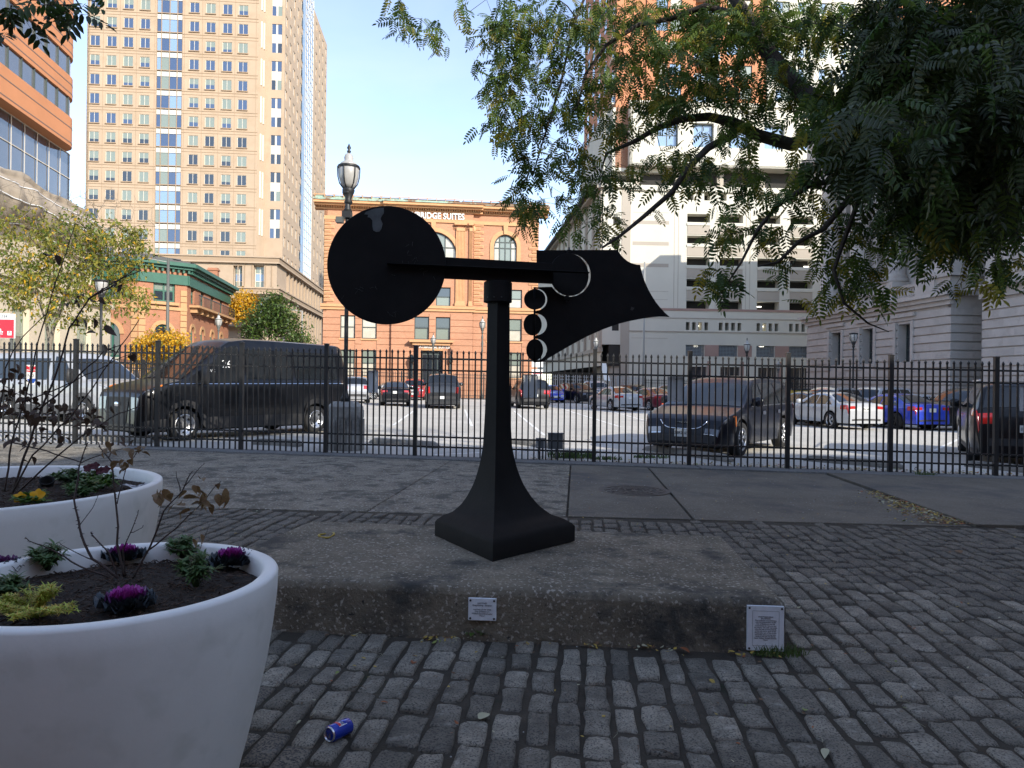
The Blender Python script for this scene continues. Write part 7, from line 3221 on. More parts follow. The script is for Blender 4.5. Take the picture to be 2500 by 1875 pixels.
def planter(name, label, cx, cy, rim_r, prof, soil_z):
    r = thing(name, label, 'planter', (cx, cy, G(cx)))
    b = MB()
    outer = prof
    top = prof[-1]
    th = 0.057
    pr = outer + [(rim_r - 0.004, top[1] + 0.008), (rim_r - 0.014, top[1] + 0.013), (rim_r - th + 0.012, top[1] + 0.011), (rim_r - th, top[1] + 0.003), (rim_r - th - 0.002, top[1] - 0.10)]
    b.lathe(pr, 96, M_white_pl, True, close=False)
    b.lathe([(outer[0][0], outer[0][1]), (0, outer[0][1])], 48, M_white_pl, close=False)
    b.build('bowl', r)
    # mulch surface
    P = []
    rs = rim_r - th + 0.0
    for i in range(16):
        rr_ = rs * i / 15
        row = []
        for k in range(49):
            a = 2 * PI * k / 48
            x, y = rr_ * math.cos(a), rr_ * math.sin(a)
            z = soil_z + 0.025 * (1 - (i / 15) ** 2) + 0.012 * noise.noise(Vector((x * 7 + cx, y * 7, 1)))
            row.append((x, y, z))
        P.append(row)
    b = MB()
    b.grid(P, M_soil, True)
    b.build('soil', r)
    n = int(1500 * (rim_r / 0.55) ** 2)
    b = MB()
    for k in range(n):
        a, q = R.uniform(0, 2 * PI), math.sqrt(R.random()) * (rs - 0.02)
        x, y = q * math.cos(a), q * math.sin(a)
        z = soil_z + 0.025 * (1 - (q / rs) ** 2) + 0.012 * noise.noise(Vector((x * 7 + cx, y * 7, 1))) + R.uniform(0.0, 0.01)
        L, w, h = R.uniform(0.008, 0.028), R.uniform(0.002, 0.006), R.uniform(0.0015, 0.003)
        M = Matrix.Translation((x, y, z)) @ Euler((R.uniform(-0.4, 0.4), R.uniform(-0.5, 0.5), R.uniform(0, PI))).to_matrix().to_4x4()
        b.box(-L / 2, L / 2, -w / 2, w / 2, -h / 2, h / 2, M_chip, M=M)
    tag(b.build('mulch_chips', r), kind='stuff')
    return r, soil_z + G(cx)


pf_ = [(0.412, -0.02), (0.416, 0.0), (0.432, 0.067), (0.450, 0.134), (0.474, 0.239), (0.4985, 0.343), (0.517, 0.432), (0.535, 0.553), (0.547, 0.66), (0.550, 0.735)]
FPX, FPY = -1.385, 2.475
fp, fsz = planter('planter', 'large round white planter with purple kale in front at the lower left', FPX, FPY, 0.55, pf_, 0.675)
RPX, RPY = -3.34, 4.36
rpz = [(r_ * 1.07 / 0.55 * (1 if True else 1), z_) for r_, z_ in pf_]
rpz = [(r_ + 0.53, z_) for r_, z_ in pf_]
rp, rsz = planter('planter', 'second wider white planter with yellow pansies behind the front one', RPX, RPY, 1.08, rpz, 0.665)


def on_soil(px, py_, cx, cy, z):
    """point on the soil plane at absolute height z seen at this pixel"""
    u = (px - 1250.0) / F
    v = (937.5 - py_) / F
    X = u * _c - v * _s
    Z = u * _s + v * _c
    d = (z - EYE) / Z
    return Vector((X * d, d, z))


def leaf_blade(L, w, curl=0.3, n=4, cup=0.25, tip=1.0):
    """grid of points for a simple leaf along +y, base at the origin"""
    P = []
    for i in range(n + 1):
        f = i / n
        ww = w * math.sin(PI * (0.06 + 0.94 * f) ** 0.8) if tip else w
        z = curl * L * f * f * -1
        P.append([(-ww / 2, L * f, z + cup * ww / 2), (0, L * f, z), (ww / 2, L * f, z + cup * ww / 2)])
    return P


M_kale_out = mat('kale_outer_leaf', (0.060, 0.075, 0.085), rough=0.55, var=0.4, vscale=20, bump=0.3, bscale=60)
M_kale_mid = mat('kale_middle_leaf', (0.13, 0.035, 0.13), rough=0.5, var=0.5, vscale=30)
M_kale_in = mat('kale_purple_heart', (0.40, 0.045, 0.32), rough=0.5, var=0.4, vscale=25)


def kale_leaf(L, w, m, ruff=0.2, seed=0):
    """ruffled fan leaf"""
    b = MB()
    P = []
    na, nr = 23, 5
    rr_ = random.Random(seed)
    for j in range(nr + 1):
        f = j / nr
        row = []
        for i in range(na):
            g = i / (na - 1) * 2 - 1
            a = g * 1.15
            rad = L * f * (1 - 0.12 * g * g)
            ruf = ruff * L * f ** 3 * math.sin(i * 1.25 + seed) * 0.5
            x = math.sin(a) * rad * w
            y = math.cos(a) * rad
            z = 0.35 * L * f * f + ruf + rr_.uniform(-1, 1) * 0.03 * L * f * f
            row.append((x, y, z))
        P.append(row)
    b.grid(P, m, True)
    return b.mesh('leaf')


KL = {'out': [kale_leaf(1, 0.95, M_kale_out, 0.32, s) for s in range(4)], 'mid': [kale_leaf(1, 0.9, M_kale_mid, 0.30, s + 9) for s in range(3)], 'in': [kale_leaf(1, 0.85, M_kale_in, 0.34, s + 20) for s in range(4)]}


def kale(name, label, p, r, inner=True, group='ornamental kales in the front planter'):
    t = thing(name, label, 'plant', p, R.uniform(0, 6), group)
    k2, k3 = ('mid', 'in') if inner else ('out', 'mid')
    rings = [('out', 9, 1.0, -0.05), ('out', 8, 0.86, 0.08), (k2, 8, 0.72, 0.2), (k3, 8, 0.62, 0.3), (k3, 7, 0.50, 0.45), (k3, 6, 0.37, 0.65), (k3, 5, 0.24, 0.9)]
    for q, (k, n, sc_, el) in enumerate(rings):
        for i in range(n):
            a = 2 * PI * (i + 0.5 * (q % 2)) / n + R.uniform(-0.15, 0.15)
            L = r * sc_ * R.uniform(0.9, 1.1)
            o = inst(R.choice(KL[k]), 'leaf', t, (0, 0, 0.004 + q * r * 0.075), None, (L, L, L))
            o.rotation_euler = Euler((el + R.uniform(-0.1, 0.1), 0, a), 'XYZ')
    return t


def clump(name, label, cat, p, rad, h, n, m, L=0.03, w=0.009, stems=10, stemm=None, group=None, m2=None):
    """bushy little plant: stems with many small blades; one foliage part"""
    t = thing(name, label, cat, p, 0, group)
    b = MB()
    sb = MB()
    for s_ in range(stems):
        a = 2 * PI * s_ / stems + R.uniform(-0.3, 0.3)
        rr_ = rad * math.sqrt((s_ + 0.5) / stems) * R.uniform(0.8, 1.1)
        hh = h * (1 - 0.45 * (rr_ / rad) ** 2) * R.uniform(0.8, 1.1)
        tip = Vector((rr_ * math.cos(a), rr_ * math.sin(a), hh))
        midp = Vector((tip.x * 0.45, tip.y * 0.45, hh * 0.6))
        sb.tube([(tip.x * 0.1, tip.y * 0.1, 0), midp, tip], [0.0018, 0.0015, 0.001], 4, stemm or m)
        for k in range(n // stems):
            f = R.uniform(0.25, 1.0) ** 0.7
            c = Vector((0, 0, 0)).lerp(midp, f * 2) if f < 0.5 else midp.lerp(tip, f * 2 - 1)
            az = R.uniform(0, 2 * PI)
            el = R.uniform(-0.2, 0.9)
            LL = L * R.uniform(0.7, 1.2)
            M = Matrix.Translation(c) @ Matrix.Rotation(az, 4, 'Z') @ Matrix.Rotation(el, 4, 'X')
            P = leaf_blade(LL, w * R.uniform(0.8, 1.2), 0.25, 3)
            b.grid([[M @ Vector(q) for q in row] for row in P], m2 if (m2 and R.random() < 0.35) else m, True)
    sb.build('stems', t)
    tag(b.build('foliage', t), kind='stuff')
    return t


M_dianth = mat('grey_green_blade', (0.075, 0.14, 0.040), rough=0.55, var=0.4, vscale=20, trans=0.2)
M_pansyleaf = mat('pansy_leaf_green', (0.085, 0.17, 0.025), rough=0.45, var=0.35, vscale=15, trans=0.25)
M_sedum = mat('chartreuse_sedum', (0.42, 0.47, 0.06), rough=0.5, var=0.3, vscale=10, trans=0.2)
M_sedum2 = mat('amber_sedum_tip', (0.50, 0.33, 0.05), rough=0.5, var=0.3, vscale=10)
Z1 = fsz + 0.02
kp = [((308, 1488), 0.088, 'ornamental kale with a bright purple heart at the front of the front planter', True),
      ((305, 1368), 0.080, 'purple kale behind the bare stems at the back of the front planter', True),
      ((565, 1380), 0.085, 'purple kale with dark outer leaves at the right rim of the front planter', True),
      ((10, 1400), 0.080, 'dark blue green kale without a purple heart at the left edge of the front planter', False)]
for (px, py_), r_, lb, inn in kp:
    p = on_soil(px, py_, FPX, FPY, Z1)
    kale('ornamental_kale', lb, p, r_, inn)
for (px, py_), rad, h, lb in [((118, 1392), 0.085, 0.10, 'dark green leafy clump at the back left of the front planter'), ((478, 1432), 0.080, 0.11, 'dark green leafy clump right of the purple kale'),
                              ((445, 1362), 0.075, 0.08, 'dark green leafy clump at the back rim of the front planter'), ((15, 1455), 0.085, 0.06, 'low dark green clump at the left edge of the front planter')]:
    clump('leafy_clump', lb, 'plant', on_soil(px, py_, 0, 0, Z1), rad, h, 520, M_dianth, 0.036, 0.010, 26, group='green clumps in the front planter')
clump('golden_sedum', 'bright yellow green feathery sedum at the front left of the front planter', 'plant', on_soil(85, 1508, 0, 0, Z1), 0.150, 0.085, 3200, M_sedum, 0.020, 0.0035, 60, m2=M_sedum2)
Z2 = rsz + 0.02
for (px, py_), lb in [((250, 1193), 'bright green bedding plant at the back of the rear planter'), ((170, 1180), 'low green clump at the back rim of the rear planter'), ((205, 1212), 'grey green clump right of the pansies in the rear planter')]:
    clump('leafy_clump', lb, 'plant', on_soil(px, py_, 0, 0, Z2), 0.14, 0.09, 420, M_pansyleaf if 'bright' in lb else M_dianth, 0.05, 0.018, 22, group='green clumps in the rear planter')
M_pansy = mat('pansy_yellow', (0.80, 0.42, 0.01), rough=0.5, trans=0.2)
M_darkred = mat('dark_red_petal', (0.07, 0.005, 0.012), rough=0.6)


def flower(t, c, r, m, face):
    b = MB()
    q = Vector(face).to_track_quat('Z', 'Y').to_matrix().to_4x4()
    for k in range(5):
        a = 2 * PI * k / 5
        P = []
        for i in range(5):
            f = i / 4
            w = r * 1.0 * math.sin(PI * (0.12 + 0.8 * f))
            P.append([Matrix.Translation(c) @ q @ Matrix.Rotation(a, 4, 'Z') @ Vector((x, r * f, 0.12 * r * math.sin(x / r * 4 + k) + 0.15 * r * f)) for x in (-w / 2, 0, w / 2)])
        b.grid(P, m, True)
    b.build('flower', t)


pn_ = clump('pansy', 'yellow pansy plant with two open flowers in the rear planter', 'plant', on_soil(88, 1232, 0, 0, Z2), 0.12, 0.07, 260, M_pansyleaf, 0.04, 0.020, 14)
po_ = pn_.location.copy()
for (px, py_, r_) in ((92, 1210, 0.040), (48, 1215, 0.034)):
    c = W(px, py_, po_.y - 0.03) - po_
    flower(pn_, c, r_, M_pansy, (0.3, -1, 0.5))
    b = MB()
    b.tube([(0, 0, 0.0), (c.x * 0.7, c.y * 0.5, c.z * 0.7), c], 0.0022, 5, M_pansyleaf)
    b.build('flower_stalk', pn_)
dr_ = clump('red_flower_plant', 'plant with dark red flowers at the back of the rear planter', 'plant', on_soil(228, 1180, 0, 0, Z2), 0.10, 0.09, 200, M_pansyleaf, 0.045, 0.018, 12)
dro = dr_.location.copy()
for (px, py_) in ((215, 1143), (245, 1150), (258, 1147), (232, 1138)):
    c = W(px, py_, dro.y) - dro
    flower(dr_, c, 0.032, M_darkred, (0.2, -1, 0.6))
    b = MB()
    b.tube([(0, 0, 0.0), c * 0.6, c], 0.002, 5, M_pansyleaf)
    b.build('flower_stalk', dr_)
# little black pot and a scrap of newspaper on the soil of the rear planter
q = on_soil(115, 1190, 0, 0, Z2)
o = MB()
o.lathe([(0.035, 0), (0.042, 0.055), (0.045, 0.055), (0.045, 0.062), (0.038, 0.062), (0.034, 0.01), (0, 0.01)], 20, M_under)
o = o.build('plastic_pot', None, q, (0.5, 0.3, 0))
tag(o, 'small black plastic pot lying on the mulch of the rear planter', 'pot')
q = on_soil(340, 1191, 0, 0, Z2)
b = MB()
P = [[(0.16 * (i / 6 - 0.5) * 1.4, 0.11 * (j / 4 - 0.5), 0.012 + 0.012 * math.sin(i * 1.3 + j)) for j in range(5)] for i in range(7)]
M_paper = mat('printed_paper', (0.45, 0.46, 0.47), rough=0.8, mottle=((0.10, 0.10, 0.11), 45, 0.5, 0.55), var=0.1)
b.grid(P, M_paper, True)
o = b.build('paper_scrap', None, q, (0, 0, -0.3))
tag(o, 'crumpled printed paper scrap near the right rim of the rear planter', 'litter')

# ------------------------------------------------------------------ rose bushes
M_stem = mat('thorny_brown_stem', (0.055, 0.035, 0.028), rough=0.8, var=0.3, vscale=20)
M_dead = mat('dry_brown_leaf', (0.075, 0.045, 0.028), rough=0.7, var=0.5, vscale=8, trans=0.15)
M_autumn = mat('olive_red_leaf', (0.17, 0.12, 0.05), rough=0.6, var=0.6, vscale=14, trans=0.25, spots=[((0.24, 0.07, 0.04), 16, 0.5, 0.62)])
RL = {}
for nm, m in (('dead', M_dead), ('autumn', M_autumn)):
    RL[nm] = []
    for k in range(3):
        b = MB()
        b.grid(leaf_blade(1.0, 0.62, (0.15, 0.35, 0.6)[k], 5, (0.3, 0.6, 0.1)[k]), m, True)
        RL[nm].append(b.mesh('leaf'))


def stem_path(pts, wob=0.01):
    out = []
    for i in range(len(pts) - 1):
        a, c = Vector(pts[i]), Vector(pts[i + 1])
        for q in range(4):
            f = q / 4
            p = a.lerp(c, f)
            if not (i == 0 and q == 0):
                p += Vector((noise.noise(p * 9), noise.noise(p * 9 + Vector((5, 5, 5))), noise.noise(p * 9 + Vector((9, 1, 2))))) * wob
            out.append(p)
    out.append(Vector(pts[-1]))
    return out


def rose(name, label, root, stems, leaves, thorns=True):
    """stems: list of (list of world points, base radius); leaves: list of (world point, size, kind)"""
    t = thing(name, label, 'shrub', root)
    rt = Vector(root)
    for pts, r0 in stems:
        P = [p - rt for p in stem_path(pts)]
        n = len(P)
        b = MB()
        b.tube(P, [r0 * (1 - 0.6 * i / (n - 1)) for i in range(n)], 6, M_stem)
        if thorns:
            for i in range(1, n - 1):
                for q in range(2):
                    f = R.random()
                    c = P[i].lerp(P[i + 1], f)
                    dv = Vector((R.uniform(-1, 1), R.uniform(-1, 1), R.uniform(-0.2, 0.4))).normalized()
                    b.tube([c, c + dv * (r0 * 2.4)], [r0 * 0.5, 0.0002], 4, M_stem)
        b.build('stem', t)
    for p, s_, k in leaves:
        o = inst(R.choice(RL[k]), 'leaf', t, Vector(p) - rt, None, (s_, s_, s_))
        o.rotation_euler = (R.uniform(-1.6, 0.6), R.uniform(-0.8, 0.8), R.uniform(0, 6.28))
    return t


# front planter rose: base around (235,1430)
rb = on_soil(290, 1412, 0, 0, Z1)
d0 = rb.y


def RP(px, py_, dd=0.0):
    return W(px, py_, d0 + dd)


st = [([rb, RP(222, 1362, 0.0), RP(196, 1290, 0.02), RP(182, 1220, 0.05), RP(190, 1140, 0.1), RP(215, 1080, 0.12)], 0.0052),
      ([rb + Vector((0.01, 0.02, 0)), RP(285, 1330, 0.03), RP(286, 1240, 0.05), RP(272, 1130, 0.06), RP(240, 1080, 0.08)], 0.0048),
      ([rb + Vector((0.05, 0, 0)), RP(360, 1340, 0), RP(400, 1250, -0.02), RP(440, 1200, -0.03), RP(470, 1150, -0.02)], 0.0042),
      ([RP(360, 1345, 0), RP(430, 1290, 0.04), RP(480, 1240, 0.05), RP(540, 1175, 0.06)], 0.0034),
      ([rb + Vector((-0.03, 0, 0)), RP(170, 1372, -0.02), RP(110, 1332, -0.03), RP(62, 1312, -0.04)], 0.0035),
      ([RP(225, 1366, 0), RP(180, 1345, 0.03), RP(145, 1325, 0.04)], 0.0022),
      ([rb + Vector((-0.01, 0.01, 0)), RP(262, 1350, 0), RP(232, 1310, 0), RP(222, 1298, 0)], 0.0035),
      ([rb + Vector((0.02, 0.01, 0)), RP(300, 1345, -0.02), RP(325, 1275, -0.03), RP(338, 1245, -0.02)], 0.0028),
      ([RP(320, 1300, -0.02), RP(335, 1290, -0.02), RP(350, 1282, -0.02)], 0.0018),
      ([RP(440, 1200, -0.03), RP(430, 1150, -0.03)], 0.0022),
      ([RP(448, 1190, -0.03), RP(500, 1130, 0.0)], 0.0022),
      ([RP(190, 1290, 0.02), RP(225, 1240, 0.03), RP(245, 1200, 0.03)], 0.0018),
      ([RP(286, 1230, 0.05), RP(310, 1140, 0.05), RP(335, 1105, 0.05), RP(355, 1092, 0.05)], 0.0020),
      ([RP(410, 1340, 0.05), RP(450, 1345, 0.1), RP(490, 1340, 0.1), RP(512, 1278, 0.1)], 0.0018)]
lv = []
for (px, py_, n, k, s_, sp) in ((395, 1195, 6, 'autumn', 0.055, 22), (460, 1225, 9, 'autumn', 0.052, 26), (535, 1200, 5, 'autumn', 0.06, 20), (495, 1215, 6, 'autumn', 0.05, 22),
                                (300, 1120, 8, 'autumn', 0.042, 26), (330, 1105, 4, 'autumn', 0.04, 18), (470, 1178, 5, 'autumn', 0.04, 20), (250, 1090, 3, 'autumn', 0.035, 14), (350, 1095, 3, 'autumn', 0.04, 10), (478, 1312, 3, 'autumn', 0.035, 12)):
    for q in range(n):
        lv.append((RP(px + R.uniform(-sp, sp), py_ + R.uniform(-sp, sp), R.uniform(-0.03, 0.05)), s_ * R.uniform(0.7, 1.15), k))
rose('rose_bush', 'nearly bare thorny rose bush growing from the front planter', rb, st, lv)

# rear planter rose: long canes, base at the left
rb2 = on_soil(10, 1205, 0, 0, Z2)
d1 = rb2.y


def RQ(px, py_, dd=0.0):
    return W(px, py_, d1 + dd)


st = [([rb2, RQ(28, 1080), RQ(60, 980), RQ(95, 830), RQ(135, 690), RQ(185, 545, 0.1)], 0.006),
      ([rb2 + Vector((0.05, 0, 0)), RQ(90, 1030), RQ(135, 915), RQ(170, 800), RQ(215, 730), RQ(275, 690), RQ(345, 660, 0.1)], 0.0075),
      ([rb2 + Vector((0.08, -0.05, 0)), RQ(80, 1110, -0.1), RQ(170, 1020, -0.1), RQ(280, 870, -0.1), RQ(340, 780, -0.1)], 0.006),
      ([rb2 + Vector((-0.1, 0, 0)), RQ(0, 1020), RQ(12, 900), RQ(55, 820), RQ(120, 760)], 0.0055),
      ([rb2 + Vector((0.05, 0.05, 0)), RQ(120, 1130), RQ(205, 1060), RQ(290, 1010), RQ(350, 990)], 0.006),
      ([RQ(95, 1000), RQ(180, 930), RQ(250, 860), RQ(300, 840)], 0.006),
      ([RQ(215, 730), RQ(270, 700), RQ(330, 655)], 0.006),
      ([RQ(60, 980), RQ(150, 945), RQ(230, 905), RQ(330, 860)], 0.005),
      ([RQ(28, 1080), RQ(110, 1100), RQ(200, 1130), RQ(260, 1105), RQ(300, 1095)], 0.005)]
lv = []
for (px, py_, n, s_, sx, sy) in ((60, 985, 46, 0.075, 80, 45), (150, 1010, 42, 0.07, 90, 35), (90, 1055, 30, 0.07, 90, 40), (30, 930, 18, 0.07, 40, 45), (230, 1020, 26, 0.07, 60, 35), (200, 780, 6, 0.10, 60, 40),
                                 (120, 620, 2, 0.12, 15, 10), (330, 860, 3, 0.09, 25, 15), (280, 700, 14, 0.05, 45, 18), (190, 745, 12, 0.05, 30, 20), (240, 830, 4, 0.08, 40, 25), (290, 1080, 5, 0.06, 30, 25)):
    for q in range(n):
        lv.append((RQ(px + R.gauss(0, sx * 0.55), py_ + R.gauss(0, sy * 0.6), R.uniform(-0.25, 0.25)), s_ * R.uniform(0.6, 1.1) * 0.8, 'dead'))
rose('rose_bush', 'tall dark rose bush with dead brown leaves in the rear planter', rb2, st, lv, thorns=False)

# ------------------------------------------------------------------ weeds, grass and fallen leaves
def tuft(name, label, p, rad, h, n, m, wd=0.004):
    t = thing(name, label, 'plant', p)
    b = MB()
    for k in range(n):
        a, q = R.uniform(0, 2 * PI), rad * math.sqrt(R.random())
        x, y = q * math.cos(a) * 1.6, q * math.sin(a) * 0.6
        hh = h * R.uniform(0.5, 1.1)
        dx, dy = R.gauss(0, 0.4) * hh, R.gauss(0, 0.4) * hh
        b.grid([[(x - wd / 2, y, 0), (x + wd / 2, y, 0)], [(x + dx * 0.4 - wd / 2, y + dy * 0.4, hh * 0.6), (x + dx * 0.4 + wd / 2, y + dy * 0.4, hh * 0.6)], [(x + dx, y + dy, hh), (x + dx + 0.0005, y + dy, hh)]], m, True)
    tag(b.build('blades', t), kind='stuff')
    return t


M_grass = mat('grass_green', (0.075, 0.125, 0.03), rough=0.6, var=0.4, vscale=10, trans=0.2)
for (px, py_, rad, h, n, lb) in ((1908, 1598, 0.09, 0.055, 170, 'grass tuft at the right front corner of the plinth'), (1868, 1601, 0.05, 0.03, 40, 'small grass tuft under the larger plaque'),
                                 (1395, 1118, 0.30, 0.16, 320, 'weeds around the foot of the meter boxes'), (2260, 1163, 0.12, 0.10, 60, 'small weeds at the foot of the right fence post'),
                                 (1480, 1122, 0.2, 0.08, 120, 'weeds at the fence foot left of the minivan'), (1590, 1118, 0.25, 0.08, 140, 'weeds beside the wheel stop of the minivan')):
    p = GP(px, py_)
    tuft('grass_tuft', lb, p, rad, h, n, M_grass, 0.004 if py_ > 1300 else 0.012)
wp = GP(1165, 1549)
clump('weed', 'broad leaved green weed at the foot of the plinth below the small plaque', 'plant', wp, 0.095, 0.05, 190, M_pansyleaf, 0.032, 0.020, 14, m2=M_grass)

M_lf = [mat('fallen_leaf_yellow', (0.42, 0.30, 0.06), rough=0.7, var=0.3, vscale=9, trans=0.1), mat('fallen_leaf_brown', (0.16, 0.09, 0.045), rough=0.8, var=0.4, vscale=9),
        mat('fallen_leaf_pale', (0.42, 0.40, 0.26), rough=0.7, var=0.2, vscale=9), mat('fallen_leaf_rust', (0.28, 0.09, 0.03), rough=0.7, var=0.3, vscale=9), mat('fallen_leaf_green', (0.20, 0.24, 0.06), rough=0.7)]


def litter(name, spots, size):
    b = MB()
    for (x, y, z) in spots:
        L = size * R.uniform(0.5, 1.3)
        M = Matrix.Translation((x, y, z + 0.004)) @ Euler((R.uniform(-0.3, 0.3), R.uniform(-0.3, 0.3), R.uniform(0, 6.28))).to_matrix().to_4x4()
        P = leaf_blade(L, L * R.uniform(0.4, 0.65), R.uniform(-0.3, 0.3), 3, R.uniform(-0.5, 0.5))
        b.grid([[M @ Vector(q) for q in r] for r in P], R.choices(M_lf, (5, 5, 3, 1.5, 1))[0], True)
    return tag(b.build(name), kind='stuff')


sp = []
for k in range(240):      # gathered along the foot of the plinth
    u = R.random() ** 0.75
    if noise.noise(Vector((u * 9, 2, 3))) < -0.05 + 0.25 * R.random():
        continue
    p = c0.lerp(c1, 0.25 + 0.75 * u) + Vector((0, -1)) * abs(R.gauss(0.035, 0.03))
    sp.append((p.x, p.y, G(p.x) + 0.0))
litter('leaf_litter', sp, 0.030)['label'] = 'fallen leaves gathered along the foot of the plinth'
sp = []
for k in range(1500):
    x, y = R.uniform(-3.5, 8.5), R.uniform(2.0, 12.5) ** 1.0
    if in_poly(x, y, PL_F, 0.03):
        continue
    sp.append((x, y, G(x) + 0.004))
litter('leaf_litter', sp, 0.022)
sp = []
for k in range(900):      # in the step of the raised slab
    t = R.random() ** 0.6
    a, c = W(2150, 1205, 10.4), W(2396, 1288, 7.9)
    y = 10.6 + (7.95 - 10.6) * t
    x = 5.15 + 0.09 * (y - 7.88) - abs(R.gauss(0, 0.12 + 0.15 * t))
    sp.append((x, y, G(x) + 0.001))
litter('leaf_litter', sp, 0.045)
sp = []
for k in range(1900):     # under the fence on the lot side
    x = R.uniform(4.2, 12) if R.random() < 0.8 else R.uniform(0.4, 4)
    sp.append((x, fy(x) + abs(R.gauss(0.25, 0.3)), G(x) + 0.01))
litter('leaf_litter', sp, 0.06)
sp = []
b = MB()
for k in range(700):      # thin twigs and grit between the stones
    x, y = R.uniform(-2.5, 5.5), R.uniform(2.4, 8.5)
    if in_poly(x, y, PL_F, 0.02):
        continue
    L = R.uniform(0.02, 0.09)
    a = R.uniform(0, PI)
    z = G(x) + 0.004
    b.tube([(x, y, z), (x + L * 0.5 * math.cos(a), y + L * 0.5 * math.sin(a), z + R.uniform(0, 0.008)), (x + L * math.cos(a + 0.3), y + L * math.sin(a + 0.3), z)], R.uniform(0.0005, 0.0013), 3, M_lf[1] if R.random() < 0.7 else M_lf[2])
tag(b.build('twig_litter'), kind='stuff')
b = MB()
M_grit = mat('pale_grit', (0.42, 0.42, 0.40), rough=0.9)
for k in range(1100):
    x, y = R.uniform(-9, 9), R.uniform(2.3, 13)
    if in_poly(x, y, PL_F, 0.02):
        continue
    r_ = R.uniform(0.0015, 0.005) * (1.6 if y > 8 else 1)
    z = G(x) + 0.004
    b.add([(x - r_, y, z), (x, y - r_, z), (x + r_, y, z), (x, y + r_, z), (x, y, z + r_)], [(0, 1, 4), (1, 2, 4), (2, 3, 4), (3, 0, 4)], M_grit)
tag(b.build('grit'), kind='stuff')
# a few leaves one can pick out
for (px, py_, m, s_, lb) in ((1170, 1758, M_lf[2], 0.085, 'pale yellow leaf lying on the cobbles in front of the plinth'), (1007, 1622, M_lf[3], 0.06, 'orange brown leaf left of the weed'),
                             (1660, 1583, M_lf[3], 0.07, 'red leaf against the foot of the plinth'), (1440, 1568, M_lf[0], 0.055, 'yellow leaf against the plinth below its middle'),
                             (1567, 1578, M_lf[2], 0.055, 'pale cream leaf at the foot of the plinth'), (2016, 1830, M_lf[2], 0.06, 'pale leaf at the bottom right of the cobbles'),
                             (1964, 1737, M_lf[4], 0.05, 'green yellow leaf on the cobbles right of the plinth'), (2345, 1352, M_lf[1], 0.12, 'curled brown leaf far right on the cobbles'),
                             (1733, 1660, M_lf[0], 0.045, 'small yellow leaf on the cobbles left of the grass tuft'), (930, 1716, M_lf[3], 0.035, 'tiny orange leaf in a joint beside the can')):
    p = GP(px, py_, 0.006)
    b = MB()
    b.grid(leaf_blade(s_, s_ * 0.55, 0.15, 5, 0.35), m, True)
    o = b.build('fallen_leaf', None, (p.x, p.y, p.z + 0.004), (R.uniform(-0.15, 0.15), R.uniform(-0.2, 0.2), R.uniform(0, 6.28)))
    tag(o, lb, 'leaf', 'single fallen leaves')
# ------------------------------------------------------------------ trees
def add_leaves(pts, dirs, template, mats, weights, smin, smax, rs, name, parent, droop=0.3, stuff=True):
    """scatter copies of a small leaf template (n,3)+(m,4 faces) at the points"""
    tv, tf = template
    n = len(pts)
    if n == 0:
        return
    yaw = rs.uniform(0, 2 * np.pi, n)
    pit = rs.normal(-droop, 0.45, n)
    rol = rs.normal(0, 0.7, n)
    s = rs.uniform(smin, smax, n)
    cy, sy = np.cos(yaw), np.sin(yaw)
    cp, sp_ = np.cos(pit), np.sin(pit)
    cr, sr = np.cos(rol), np.sin(rol)
    V = np.repeat(tv[None], n, 0) * s[:, None, None]
    # roll about y
    x = V[..., 0] * cr[:, None] + V[..., 2] * sr[:, None]
    z = -V[..., 0] * sr[:, None] + V[..., 2] * cr[:, None]
    y = V[..., 1]
    # pitch about x
    y2 = y * cp[:, None] - z * sp_[:, None]
    z2 = y * sp_[:, None] + z * cp[:, None]
    x3 = x * cy[:, None] - y2 * sy[:, None]
    y3 = x * sy[:, None] + y2 * cy[:, None]
    V = np.stack([x3, y3, z2], -1) + np.asarray(pts)[:, None, :]
    k = len(tv)
    Fc_ = (tf[None] + (np.arange(n) * k)[:, None, None]).reshape(-1, tf.shape[1])
    mi = np.repeat(rs.choice(len(mats), n, p=np.array(weights) / sum(weights)), len(tf))
    me = numpy_mesh(name, V.reshape(-1, 3), Fc_, mats, False, mi)
    o = bpy.data.objects.new(name, me)
    link(o, parent)
    if stuff:
        tag(o, kind='stuff')
    return o


def compound(npairs=6, L=0.22, ll=0.045, lw=0.016, end=True):
    """pinnate leaf: a rachis with pairs of leaflets, each leaflet two quads folded at the midrib"""
    v, f = [], []

    def leaflet(bx, by, bz, ang, l, w, dz):
        o = len(v)
        ca, sa = math.cos(ang), math.sin(ang)
        for (a, c, h) in ((0, 0, 0), (0.28, -0.42, 0.12), (0.68, -0.42, 0.10), (1, 0, -0.15), (0.68, 0.42, 0.10), (0.28, 0.42, 0.12)):
            x = bx + (a * l) * sa + (c * w) * ca
            y = by + (a * l) * ca - (c * w) * sa
            v.append((x, y, bz + h * w * 1.2 + dz * a * l))
        f.append((o, o + 1, o + 2, o + 3))
        f.append((o, o + 3, o + 4, o + 5))

    for k in range(npairs):
        t = (k + 1.2) / (npairs + 1)
        y = L * t
        z = -0.25 * L * t * t
        sc_ = 0.75 + 0.4 * math.sin(PI * t)
        leaflet(0, y, z, 1.15, ll * sc_, lw * sc_, -0.35)
        leaflet(0, y, z, -1.15, ll * sc_, lw * sc_, -0.35)
    leaflet(0, L, -0.25 * L, 0, ll, lw, -0.4)
    o = len(v)
    v.extend([(-0.0012, 0, 0), (0.0012, 0, 0), (0.0012, L, -0.25 * L), (-0.0012, L, -0.25 * L)])
    f.append((o, o + 1, o + 2, o + 3))
    return np.array(v), np.array(f)


